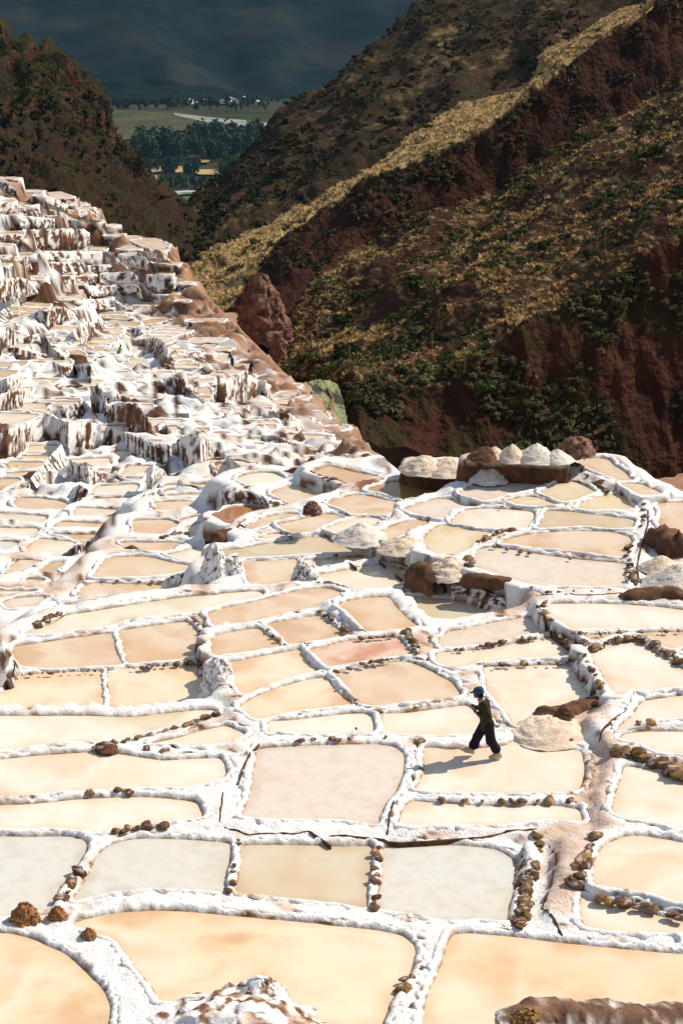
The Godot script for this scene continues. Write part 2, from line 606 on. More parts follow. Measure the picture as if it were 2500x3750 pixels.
func tone_color(tone: String, p: Vector3, r: float) -> Color:
	var f := 2.0 / r
	var a := n_lump.get_noise_3d(p.x * f, p.y * f, p.z * f)
	var b := n_fine.get_noise_3d(p.x * f * 3.0, p.y * f, p.z * f * 3.0)
	match tone:
		"salt": return Color(0.78, 0.72, 0.65).lerp(Color(0.68, 0.57, 0.47), clampf(a + 0.3, 0, 1))
		"pink": return Color(0.8, 0.67, 0.54).lerp(Color(0.68, 0.51, 0.38), clampf(a + 0.35, 0, 1))
		"cracked": return WHITE.lerp(RUST, smoothstep(0.2, 0.08, absf(n_lump.get_noise_3d(p.x * 1.1, p.y * 1.1, p.z * 1.1 + 4.0)))).lerp(PINKISH, clampf(b * 0.8 + a, 0, 0.8))
		"white": return WHITE.lerp(Color(0.1, 0.06, 0.04), smoothstep(0.12, 0.3, a * 0.6 + b * 0.6))
		"mud": return Color(0.17, 0.08, 0.04).lerp(Color(0.07, 0.032, 0.017), clampf(a * 1.3 + 0.45 + b * 0.6, 0, 1))
		"ochre": return Color(0.4, 0.235, 0.09).lerp(Color(0.15, 0.075, 0.03), clampf(a + b + 0.4, 0, 1))
		"moss": return Color(0.27, 0.16, 0.07).lerp(Color(0.085, 0.048, 0.026), clampf(a + b + 0.4, 0, 1))
		"crusty": return Color(0.24, 0.13, 0.08).lerp(Color(0.1, 0.05, 0.03), clampf(a * 1.2 + 0.4 + b, 0, 1)).lerp(WHITE, smoothstep(0.1, 0.0, p.y + b * 0.12 + a * 0.1))
		"orange": return Color(0.46, 0.22, 0.09).lerp(Color(0.2, 0.085, 0.035), clampf(a * 1.4 + 0.35 + b, 0, 1))
		"rubble": return Color(0.34, 0.25, 0.15).lerp(DARK, smoothstep(-0.1, 0.25, b + a * 0.5)).lerp(WHITE, smoothstep(0.2, 0.4, a - b * 0.6))
		"rock": return Color(0.24, 0.12, 0.08).lerp(Color(0.1, 0.05, 0.035), clampf(a * 1.4 + 0.4, 0, 1)).lerp(Color(0.4, 0.26, 0.17), clampf(b * 1.2 - 0.1, 0, 1))
	return RUST.lerp(DARK, clampf(a + 0.4 + b, 0, 1))

func heap(called: String, label: String, category: String, at: Vector3, r: float, h: float, tone: String, power := 1.1, rough := 0.12, group := "") -> MeshInstance3D:
	var fine := 110 if r > 1.5 and at.length() < 60 else (56 if rough > 0.2 else 40)
	var o := show_mesh(lump_mesh(r, h, power, rough, tone, at, fine, fine / 2), M.crust if at.length() < 200.0 else M.soil, called, at)
	tag(o, label, category, group)
	return o

func ridge(called: String, label: String, category: String, s: String, w: float, h: float, tone: String, kind := "") -> MeshInstance3D:
	# a bank along a line of points (x,y,z): w half width, h height above the points
	var pts := v3s(s)
	var line := PackedVector3Array()
	for i in pts.size() - 1:
		var k := maxi(2, int(pts[i].distance_to(pts[i + 1]) / 0.09))
		for t in k: line.append(pts[i].lerp(pts[i + 1], float(t) / k))
	line.append(pts[-1])
	var n := line.size()
	if tone == "channel":
		for i in n: line[i].y = top_y(line[i].x, line[i].z) + 0.0
	var at := line[n / 2]
	var v := PackedVector3Array()
	var c := PackedColorArray()
	var prof := [[-1.25, -1.0], [-1.0, -0.2], [-0.8, 0.6], [-0.4, 0.95], [0.0, 1.05], [0.4, 0.9], [0.8, 0.55], [1.0, -0.2], [1.25, -1.0]]
	for i in n:
		var tan := (line[mini(i + 1, n - 1)] - line[maxi(i - 1, 0)]).normalized()
		var out := Vector3(tan.z, 0, -tan.x).normalized()
		var en := clampf(minf(i, n - 1 - i) / maxf(3.0, w / 0.09), 0.05, 1.0)
		en = sqrt(en)
		for pr in prof:
			var p: Vector3 = line[i] + out * w * pr[0] * (0.35 + 0.65 * en)
			p.y += h * (pr[1] if pr[1] < 0 else pr[1] * en) - (0.1 if pr[1] <= -1.0 else 0.0)
			p += Vector3(n_lump.get_noise_3d(p.x * 2.3, p.y * 2.3, p.z * 2.3), n_lump.get_noise_3d(p.x * 2.3 + 30, p.y * 2.3, p.z * 2.3), n_lump.get_noise_3d(p.x * 2.3, p.y * 2.3 + 30, p.z * 2.3)) * minf(w, h + 0.05) * (0.5 if tone != "channel" else 0.3)
			v.append(p - at)
			c.append(tone_color(tone, p, 0.7) if tone != "channel" else DARK.lerp(RUST, clampf(n_fine.get_noise_3d(p.x * 3, p.y, p.z * 3) + 0.3, 0, 1)))
	var o := show_mesh(mesh_of(v, c, grid_index(prof.size(), n, false, false)), M.crust, called, at)
	tag(o, label, category, "", kind)
	return o

func bluff(label: String, tone: String, top_s: String, foot_s: String) -> void:
	# a bank with a steep stained face: top and foot lines, and a back that slopes away
	var top := v3s(top_s)
	var foot := v3s(foot_s)
	var far := top[0].length()
	var len := 0.0
	for i in top.size() - 1: len += top[i].distance_to(top[i + 1])
	var n := maxi(8, int(len / clampf(far * 0.0014, 0.07, 0.3)))
	top = resample(top, n)
	foot = resample(foot, n)
	var at := top[n / 2]
	var v := PackedVector3Array()
	var c := PackedColorArray()
	var R := 15
	var back := Vector3(at.x, 0, at.z).normalized()
	for i in n:
		var hgt := (top[i].y - foot[i].y)
		var s := len * i / n
		var en := sqrt(clampf(minf(i, n - 1 - i) * 4.0 / n, 0.0, 1.0))
		var tl := top[mini(i + 1, n - 1)] - top[maxi(i - 1, 0)]
		var lean := top[i] - foot[i]
		if far < 60.0:
			back = Vector3(tl.z, 0, -tl.x).normalized()
			if back.dot(lean) < 0: back = -back
		for r in R:
			var p: Vector3
			var tt := 0.0
			if r < 11:
				tt = 1.0 - r / 9.0
				p = foot[i].lerp(top[i], tt) if tt >= 0 else foot[i] - Vector3(0, -tt * 3.0 * 0.25, 0) - back * 0.15
				p -= back * sin(clampf(tt, 0, 1) * PI) * 0.1 * hgt
			else:
				tt = 1.0
				p = top[i] + back * [0.0, 0.0, 0.0, 0.0, 0.0, 0.0, 0.0, 0.0, 0.0, 0.0, 0.0, 0.15, 0.4, 0.75, 1.2][r] * clampf(hgt, 0.4, 1.6) - Vector3(0, [0, 0, 0, 0, 0, 0, 0, 0, 0, 0, 0, 0.03, 0.15, 0.7, 1.6][r] * clampf(hgt, 0.3, 2.0), 0)
			if r < 11: p.y -= (1.0 - en) * hgt * 0.25 * clampf(tt, 0, 1)
			var am := clampf(hgt * 0.16, 0.03, 0.45)
			var f := 0.9 / clampf(hgt, 0.4, 2.0)
			p += back * am * 1.6 * n_lump.get_noise_3d(s * f, p.y * f * 0.35, top[i].z * 0.1) + Vector3(n_fine.get_noise_3d(p.x * f * 4.0, p.y * f * 3.0, p.z * f * 4.0), n_fine.get_noise_3d(p.x * f * 4.0, p.y * f * 3.0 + 30.0, p.z * f * 4.0), n_fine.get_noise_3d(p.x * f * 4.0 + 30.0, p.y * f * 3.0, p.z * f * 4.0)) * am * 0.5
			v.append(p - at)
			var q := s * 1.3 * f
			var st := n_fine.get_noise_3d(q * 1.5, p.y * f * 0.6, 3.0 + top[0].x)
			var bl := n_lump.get_noise_3d(q * 0.8, p.y * f * 1.1, 9.0 + top[0].x)
			var fi := n_fine.get_noise_3d(p.x * f * 5.0, p.y * f * 4.0, p.z * f * 5.0)
			var cover: float = {"w": 0.0, "m": 0.22, "b": 0.34, "o": 0.6, "r": 0.3, "s": -0.05}[tone]
			var crest := smoothstep(0.82, 1.0, tt) * (0.55 if tone in "bo" else 0.4)
			var br := smoothstep(0.0, 0.16, st * 0.5 + bl * 1.1 + fi * 0.4 + cover - crest - 0.04)
			var earth := RUST.lerp(DARK, clampf(st * 1.5 + 0.5, 0, 1))
			if tone == "o": earth = Color(0.24, 0.105, 0.035).lerp(DARK, clampf(st * 1.5 + 0.3, 0, 1))
			if tone == "r": earth = REDEARTH.lerp(Color(0.46, 0.27, 0.17), clampf(bl + 0.5, 0, 1))
			c.append(WHITE.lerp(PINKISH, clampf(bl * 0.9 + fi * 0.4 + 0.05, 0, 0.6)).lerp(earth, br))
	var o := show_mesh(mesh_of(v, c, grid_index(R, n, false, false)), M.crust, "salt_bank", at)
	tag(o, label, "bank")

func block(called: String, label: String, category: String, L: float, drop: float, tone: String, s: String) -> MeshInstance3D:
	# a flat-topped bank: outline at height L, faces falling by drop
	var q := v2s(s)
	var area := 0.0
	for i in q.size(): area += q[i].cross(q[(i + 1) % q.size()])
	if area < 0: q.reverse()
	var ring := ring_of(q, 0.13)
	var n := ring.size()
	var mid := Vector2.ZERO
	for p in ring: mid += p / n
	var at := Vector3(mid.x, L, mid.y)
	var v := PackedVector3Array()
	var c := PackedColorArray()
	var rows := [[0.0, 0.03], [0.6, 0.03], [0.9, 0.02], [1.0, -0.04], [-1, 0.25], [-1, 0.5], [-1, 0.75], [-1, 1.0]]
	for r in rows:
		for i in n:
			var p := ring[i]
			var q3: Vector3
			if r[0] >= 0: q3 = Vector3(lerpf(mid.x, p.x, r[0]), L + r[1], lerpf(mid.y, p.y, r[0]))
			else:
				var tan := (ring[(i + 1) % n] - ring[(i + n - 1) % n]).normalized()
				var out := Vector2(tan.y, -tan.x)
				q3 = Vector3(p.x + out.x * 0.12 * r[1], L - drop * r[1], p.y + out.y * 0.12 * r[1])
			q3 += Vector3(n_fine.get_noise_3d(q3.x * 4, q3.y * 4, q3.z * 4), n_fine.get_noise_3d(q3.x * 4 + 30, q3.y * 4, q3.z * 4), n_fine.get_noise_3d(q3.x * 4, q3.y * 4 + 30, q3.z * 4)) * 0.06
			v.append(q3 - at)
			var top: bool = r[0] >= 0
			var col := tone_color(tone, q3, 0.6)
			if top: col = crust_color(q3, 0.0, 0.25 if tone == "mud" else 0.9, 1.0)
			elif r[1] > 0.9: col = col.lerp(WHITE, 0.5)
			c.append(col)
	var o := show_mesh(mesh_of(v, c, grid_index(n, rows.size(), true, true)), M.crust, called, at)
	tag(o, label, category)
	return o

func make_stones() -> void:
	for k in 8:
		var v := PackedVector3Array()
		var c := PackedColorArray()
		var nu := 9
		var nv := 6
		var tone: String = ["moss", "ochre", "mud", "moss", "rock", "mud", "ochre", "moss"][k]
		for j in nv:
			var b := PI * (j / (nv - 1.0)) - PI / 2
			for i in nu:
				var an := TAU * i / nu
				var p := Vector3(cos(an) * cos(b), sin(b) * 0.75, sin(an) * cos(b))
				var dd := 1.0 + 0.55 * n_lump.get_noise_3d(p.x * 1.3 + k * 7, p.y * 1.3, p.z * 1.3)
				p *= dd * 0.5
				v.append(p)
				var col := tone_color(tone, p + Vector3(k * 3, 0, 0), 0.5)
				if p.y > 0.12 and n_lump.get_noise_3d(p.x * 3 + k, p.y * 3, p.z * 3) > 0.3: col = col.lerp(WHITE, 0.5)
				c.append(col)
		var st := SurfaceTool.new()
		st.begin(Mesh.PRIMITIVE_TRIANGLES)
		st.set_smooth_group(-1)
		for t in grid_index(nu, nv, true, false):
			st.set_color(c[t])
			st.add_vertex(v[t])
		st.generate_normals()
		stone_meshes.append(st.commit())

func stones(s: String, n: int, size: float, spread := 0.06) -> void:
	# a row of stones pressed into a wall crest: parts of the pan beside them
	var pts := v3s(s)
	for i in n:
		var t := clampf((i + rng.randf_range(0.0, 1.0)) / n, 0, 0.999) * (pts.size() - 1)
		var k := mini(int(t), pts.size() - 2) if pts.size() > 1 else 0
		var p := pts[k].lerp(pts[mini(k + 1, pts.size() - 1)], t - k)
		p += Vector3(rng.randf_range(-1, 1), 0, rng.randf_range(-1, 1)) * spread
		var best: Dictionary = pans[0]
		var bd := 1e9
		for e in pans:
			if e.kind == "mass": continue
			var dd: float = edge_dist(Vector2(p.x, p.z), e.q) if Vector2(p.x, p.z).distance_to(e.mid) < 6.0 else 1e9
			if dd < bd:
				bd = dd
				best = e
		p.y = lerpf(p.y, top_y(p.x, p.z), 0.8)
		var sc := size * 0.88 * lerpf(0.5, 1.5, pow(rng.randf(), 1.2))
		var o := show_mesh(stone_meshes[rng.randi() % 8], M.crust, "stone", p + Vector3(0, sc * -0.02, 0) - best.node.position, best.node)
		o.rotation = Vector3(rng.randf_range(-0.4, 0.4), rng.randf() * TAU, rng.randf_range(-0.4, 0.4))
		o.scale = Vector3(sc * rng.randf_range(0.9, 1.6), sc * rng.randf_range(0.6, 0.95), sc * rng.randf_range(0.8, 1.1))

# ---------------------------------------------------------------- hills
const NTH := ["first", "second", "third", "fourth", "fifth", "sixth", "seventh", "eighth", "ninth", "tenth", "eleventh", "twelfth", "thirteenth", "fourteenth"]
func each_label(nodes: Array, what: String, where: String) -> void:
	# tells look-alikes apart by their place: rows from far to near, then from left to right
	var seen_from := Vector3(0, 19, 0)
	var order := nodes.duplicate()
	order.sort_custom(func(p, q): return (p.position - seen_from).y / -p.position.z > (q.position - seen_from).y / -q.position.z)
	var per := 12 if nodes.size() > 24 else 6
	for r in ceili(order.size() / float(per)):
		var row := order.slice(r * per, (r + 1) * per)
		row.sort_custom(func(p, q): return p.position.x / -p.position.z < q.position.x / -q.position.z)
		for i in row.size(): row[i].set_meta("label", "%s %s from left in %s row, %s" % [what, NTH[i], NTH[mini(r, 13)], where])

func resample(r: PackedVector3Array, n: int) -> PackedVector3Array:
	var lens := PackedFloat32Array([0.0])
	for i in range(1, r.size()): lens.append(lens[-1] + r[i].distance_to(r[i - 1]))
	var o := PackedVector3Array()
	var k := 0
	for i in n:
		var s := lens[-1] * i / (n - 1.0)
		while k < r.size() - 2 and lens[k + 1] < s: k += 1
		o.append(r[k].lerp(r[k + 1], clampf((s - lens[k]) / maxf(lens[k + 1] - lens[k], 1e-4), 0, 1)))
	return o

func hill_color(kind: String, p: Vector3, up: float) -> Color:  # earth tones are darkened: hill and cloud shade is put into the colour
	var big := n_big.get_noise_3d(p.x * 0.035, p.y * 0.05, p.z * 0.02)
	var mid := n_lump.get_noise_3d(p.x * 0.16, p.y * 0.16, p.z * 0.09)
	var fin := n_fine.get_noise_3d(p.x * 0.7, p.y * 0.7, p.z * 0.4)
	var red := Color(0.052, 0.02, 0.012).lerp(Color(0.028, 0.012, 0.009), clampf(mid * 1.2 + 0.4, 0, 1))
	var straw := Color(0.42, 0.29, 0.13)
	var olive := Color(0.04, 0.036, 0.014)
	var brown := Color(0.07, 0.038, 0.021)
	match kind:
		"cliff":  # self-shade of the cliff faces is painted into this darker red earth
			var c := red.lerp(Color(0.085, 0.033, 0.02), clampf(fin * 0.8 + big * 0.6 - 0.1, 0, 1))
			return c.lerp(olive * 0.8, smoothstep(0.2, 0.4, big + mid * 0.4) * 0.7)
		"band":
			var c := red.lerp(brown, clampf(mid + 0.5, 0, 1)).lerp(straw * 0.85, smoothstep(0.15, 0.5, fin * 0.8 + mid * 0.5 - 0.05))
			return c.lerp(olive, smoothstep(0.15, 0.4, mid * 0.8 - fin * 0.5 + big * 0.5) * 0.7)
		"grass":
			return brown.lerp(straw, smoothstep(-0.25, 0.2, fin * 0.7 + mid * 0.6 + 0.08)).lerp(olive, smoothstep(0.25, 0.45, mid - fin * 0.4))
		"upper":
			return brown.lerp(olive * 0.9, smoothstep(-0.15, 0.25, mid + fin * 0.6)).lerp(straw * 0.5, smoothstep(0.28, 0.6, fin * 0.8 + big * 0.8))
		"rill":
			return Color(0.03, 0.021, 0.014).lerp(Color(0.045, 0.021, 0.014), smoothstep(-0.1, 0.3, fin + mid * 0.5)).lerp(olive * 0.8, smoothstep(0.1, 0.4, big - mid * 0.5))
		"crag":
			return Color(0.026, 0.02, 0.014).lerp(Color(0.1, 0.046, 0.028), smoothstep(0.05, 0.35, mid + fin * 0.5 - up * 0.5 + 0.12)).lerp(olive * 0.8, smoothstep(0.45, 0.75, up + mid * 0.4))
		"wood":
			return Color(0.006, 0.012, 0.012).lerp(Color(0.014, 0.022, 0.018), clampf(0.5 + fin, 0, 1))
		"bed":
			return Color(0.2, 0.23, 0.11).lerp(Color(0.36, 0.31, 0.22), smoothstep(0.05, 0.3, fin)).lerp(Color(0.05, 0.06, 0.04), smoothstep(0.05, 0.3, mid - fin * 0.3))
		"far":  # cloud shade over the mountain is put into its dark blue forest colour
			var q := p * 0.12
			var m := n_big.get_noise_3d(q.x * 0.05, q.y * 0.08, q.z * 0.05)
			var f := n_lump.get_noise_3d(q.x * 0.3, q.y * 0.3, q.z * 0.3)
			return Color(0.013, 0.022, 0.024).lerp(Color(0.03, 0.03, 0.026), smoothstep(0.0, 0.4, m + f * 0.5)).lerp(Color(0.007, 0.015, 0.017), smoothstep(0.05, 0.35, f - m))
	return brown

func loft(called: String, label: String, rows_s: Array, nvs: Array, kinds: Array, nu: int, amp: float, freq: float, flip := false) -> Dictionary:
	var rows := []
	for s in rows_s: rows.append(resample(v3s(s), nu))
	var v := PackedVector3Array()
	var kd := []
	for r in nvs.size():
		for t in nvs[r]:
			kd.append(r)
			for i in nu: v.append(rows[r][i].lerp(rows[r + 1][i], float(t) / nvs[r]))
	kd.append(nvs.size() - 1)
	v.append_array(rows[-1])
	var nv := kd.size()
	var w := v.duplicate()
	var c := PackedColorArray()
	c.resize(v.size())
	var nr := PackedVector3Array()
	nr.resize(v.size())
	for j in nv:
		var kind: String = kinds[kd[j]]
		for i in nu:
			var k := j * nu + i
			var gx := v[j * nu + mini(i + 1, nu - 1)] - v[j * nu + maxi(i - 1, 0)]
			var gz := v[mini(j + 1, nv - 1) * nu + i] - v[maxi(j - 1, 0) * nu + i]
			var n := gx.cross(gz).normalized()
			if n.y < 0: n = -n
			var p := v[k]
			var d := amp * n_big.get_noise_3d(p.x * freq, p.y * freq, p.z * freq * 0.6)
			if kind in ["cliff", "crag", "rill"]:
				d += amp * 0.8 * (0.5 - absf(n_lump.get_noise_3d(p.x * freq * 2.6, p.y * freq * 0.5, p.z * freq * 1.6)) * 2.0)
				d += amp * 0.25 * n_fine.get_noise_3d(p.x * freq * 9, p.y * freq * 5, p.z * freq * 6)
				if kind == "cliff": d *= 0.4
			elif kind == "far": d += 22.0 * (0.5 - 2.0 * absf(n_lump.get_noise_3d(p.x * 0.0035 + p.y * 0.0012, 3.0, p.z * 0.0008)))
			else: d += amp * 0.16 * n_fine.get_noise_3d(p.x * freq * 9, p.y * freq * 9, p.z * freq * 6) + amp * 0.09 * n_fine.get_noise_3d(p.x * freq * 30, p.y * freq * 30, p.z * freq * 18)
			w[k] = p + n * d
	for j in nv:
		for i in nu:
			var k := j * nu + i
			var gx := w[j * nu + mini(i + 1, nu - 1)] - w[j * nu + maxi(i - 1, 0)]
			var gz := w[mini(j + 1, nv - 1) * nu + i] - w[maxi(j - 1, 0) * nu + i]
			var n := gx.cross(gz).normalized()
			if n.y < 0: n = -n
			nr[k] = n
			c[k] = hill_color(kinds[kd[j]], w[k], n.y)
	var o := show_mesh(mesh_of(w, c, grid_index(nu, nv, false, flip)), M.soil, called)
	tag(o, label, "", "", "structure")
	return {"v": w, "n": nr, "nu": nu, "nv": nv, "kd": kd}

func spots(g: Dictionary, r0: int, r1: int, n: int, scale: float, thr: float, off: float, edge_bias := 0.0, strata := -1.0) -> Array:
	var out := []
	var js := []
	for j in g.nv - 1:
		if g.kd[j] >= r0 and g.kd[j] <= r1: js.append(j)
	var tries := 0
	while out.size() < n and tries < n * 12:
		tries += 1
		var j: int = js[rng.randi() % js.size()]
		if edge_bias > 0: j = js[int(pow(rng.randf(), 1.0 + edge_bias) * js.size())]
		var i := rng.randi() % (int(g.nu) - 1)
		var k: int = j * g.nu + i
		var p: Vector3 = g.v[k].lerp(g.v[k + 1], rng.randf()).lerp(g.v[k + g.nu].lerp(g.v[k + g.nu + 1], rng.randf()), rng.randf())
		var d := n_lump.get_noise_3d(p.x * scale + off, p.y * scale, p.z * scale * 0.6)
		var band := n_fine.get_noise_2d(i * 0.022 + off, j * 0.17)
		if d > thr and g.n[k].y > 0.3 and band > strata: out.append(p)
	return out

func scatter(called: String, label: String, category: String, mesh: Mesh, ps: Array, lo: float, hi: float, c0: Color, c1: Color) -> void:
	var mm := MultiMesh.new()
	mm.transform_format = MultiMesh.TRANSFORM_3D
	mm.use_colors = true
	mm.mesh = mesh
	mm.instance_count = ps.size()
	for i in ps.size():
		var s := rng.randf_range(lo, hi)
		mm.set_instance_transform(i, Transform3D(Basis(Vector3.UP, rng.randf() * TAU).scaled(Vector3(s, s * rng.randf_range(0.7, 1.3), s)), ps[i] - Vector3(0, 0.12 * s, 0)))
		mm.set_instance_color(i, c0.lerp(c1, rng.randf()))
	var o := MultiMeshInstance3D.new()
	o.multimesh = mm
	o.material_override = M.leaf
	put(o, called)
	tag(o, label, category, "", "stuff")

func tuft_mesh(blades: int, spread: float) -> ArrayMesh:
	var st := SurfaceTool.new()
	st.begin(Mesh.PRIMITIVE_TRIANGLES)
	for b in blades:
		var an := rng.randf() * TAU
		var o := Vector3(cos(an), 0, sin(an)) * rng.randf() * spread * 0.4
		var tip := o + Vector3(cos(an) * spread * rng.randf(), rng.randf_range(0.3, 0.62), sin(an) * spread * rng.randf())
		var side := Vector3(-sin(an), 0, cos(an)) * 0.13
		for q in [o - side, tip, o + side]:
			st.set_color(Color(1, 1, 1))
			st.add_vertex(q)
	st.generate_normals()
	return st.commit()

func shrub_mesh(quads: int, tall: float, leaf: float, sd: int) -> ArrayMesh:
	# leaf clumps through an uneven volume, with gaps
	var r := RandomNumberGenerator.new()
	r.seed = sd
	var st := SurfaceTool.new()
	st.begin(Mesh.PRIMITIVE_TRIANGLES)
	var lobes := []
	for i in 6: lobes.append([Vector3(r.randf_range(-0.55, 0.55), r.randf_range(0.25, 0.8) * tall, r.randf_range(-0.55, 0.55)), r.randf_range(0.25, 0.5)])
	for q in quads:
		var l: Array = lobes[r.randi() % lobes.size()]
		var d := Vector3(r.randfn(), r.randfn(), r.randfn()).normalized()
		var c: Vector3 = l[0] + d * l[1] * pow(r.randf(), 0.4) * Vector3(1, maxf(tall * 0.8, 0.6), 1)
		if c.y < 0: c.y = 0.02
		var x := Vector3(r.randfn(), r.randfn(), r.randfn()).normalized()
		var y := x.cross(d + Vector3(0, 0.4, 0)).normalized()
		var s := leaf * r.randf_range(0.6, 1.3)
		var sh := r.randf_range(0.7, 1.25)
		for t in [c - x * s, c + y * s * 0.7, c + x * s, c - x * s, c + x * s, c - y * s * 0.6]:
			st.set_color(Color(sh, sh, sh))
			st.add_vertex(t)
	st.generate_normals()
	return st.commit()

func leaf_material(c: Color) -> StandardMaterial3D:
	var m: StandardMaterial3D = M.leaf.duplicate()
	m.albedo_color = c.linear_to_srgb()
	return m

func shrubs(ps: Array, label: String, where: String, group: String, col: Color, lo: float, hi: float) -> void:
	var ms := []
	for k in 4: ms.append(shrub_mesh(240, 0.7, 0.2, 60 + k))
	var mats := [leaf_material(col), leaf_material(col * 1.3), leaf_material(col.lerp(Color(0.14, 0.13, 0.05), 0.5))]
	var stem := CylinderMesh.new()
	stem.top_radius = 0.05
	stem.bottom_radius = 0.09
	stem.height = 0.6
	stem.radial_segments = 6
	var bark := leaf_material(Color(0.08, 0.05, 0.03))
	var made := []
	for p in ps:
		var o := Node3D.new()
		made.append(o)
		put(o, "shrub", p)
		tag(o, label, "shrub", group)
		show_mesh(stem, bark, "stem", Vector3(0, 0.2, 0), o)
		show_mesh(ms[rng.randi() % 4], mats[rng.randi() % 3], "crown", Vector3.ZERO, o)
		var s := rng.randf_range(lo, hi)
		o.scale = Vector3(s * rng.randf_range(0.9, 1.4), s, s)
		o.rotation.y = rng.randf() * TAU
	each_label(made, label, where)

func column_mesh() -> ArrayMesh:
	var v := PackedVector3Array()
	var c := PackedColorArray()
	var nu := 10
	for j in 9:
		var t := j / 8.0
		var r := 0.13 * (1.0 if t < 0.8 else sqrt(maxf(1.0 - pow((t - 0.8) / 0.2, 2.0), 0.01)))
		for i in nu:
			var an := TAU * i / nu
			var rr := r * (1.0 if i % 2 else 0.75)
			v.append(Vector3(cos(an) * rr + 0.04 * sin(t * 3.0), t * 2.6, sin(an) * rr))
			c.append(Color(0.1, 0.095, 0.04).lerp(Color(0.24, 0.2, 0.1), 0.0 if i % 2 else 0.8))
	return mesh_of(v, c, grid_index(nu, 9, true, false))

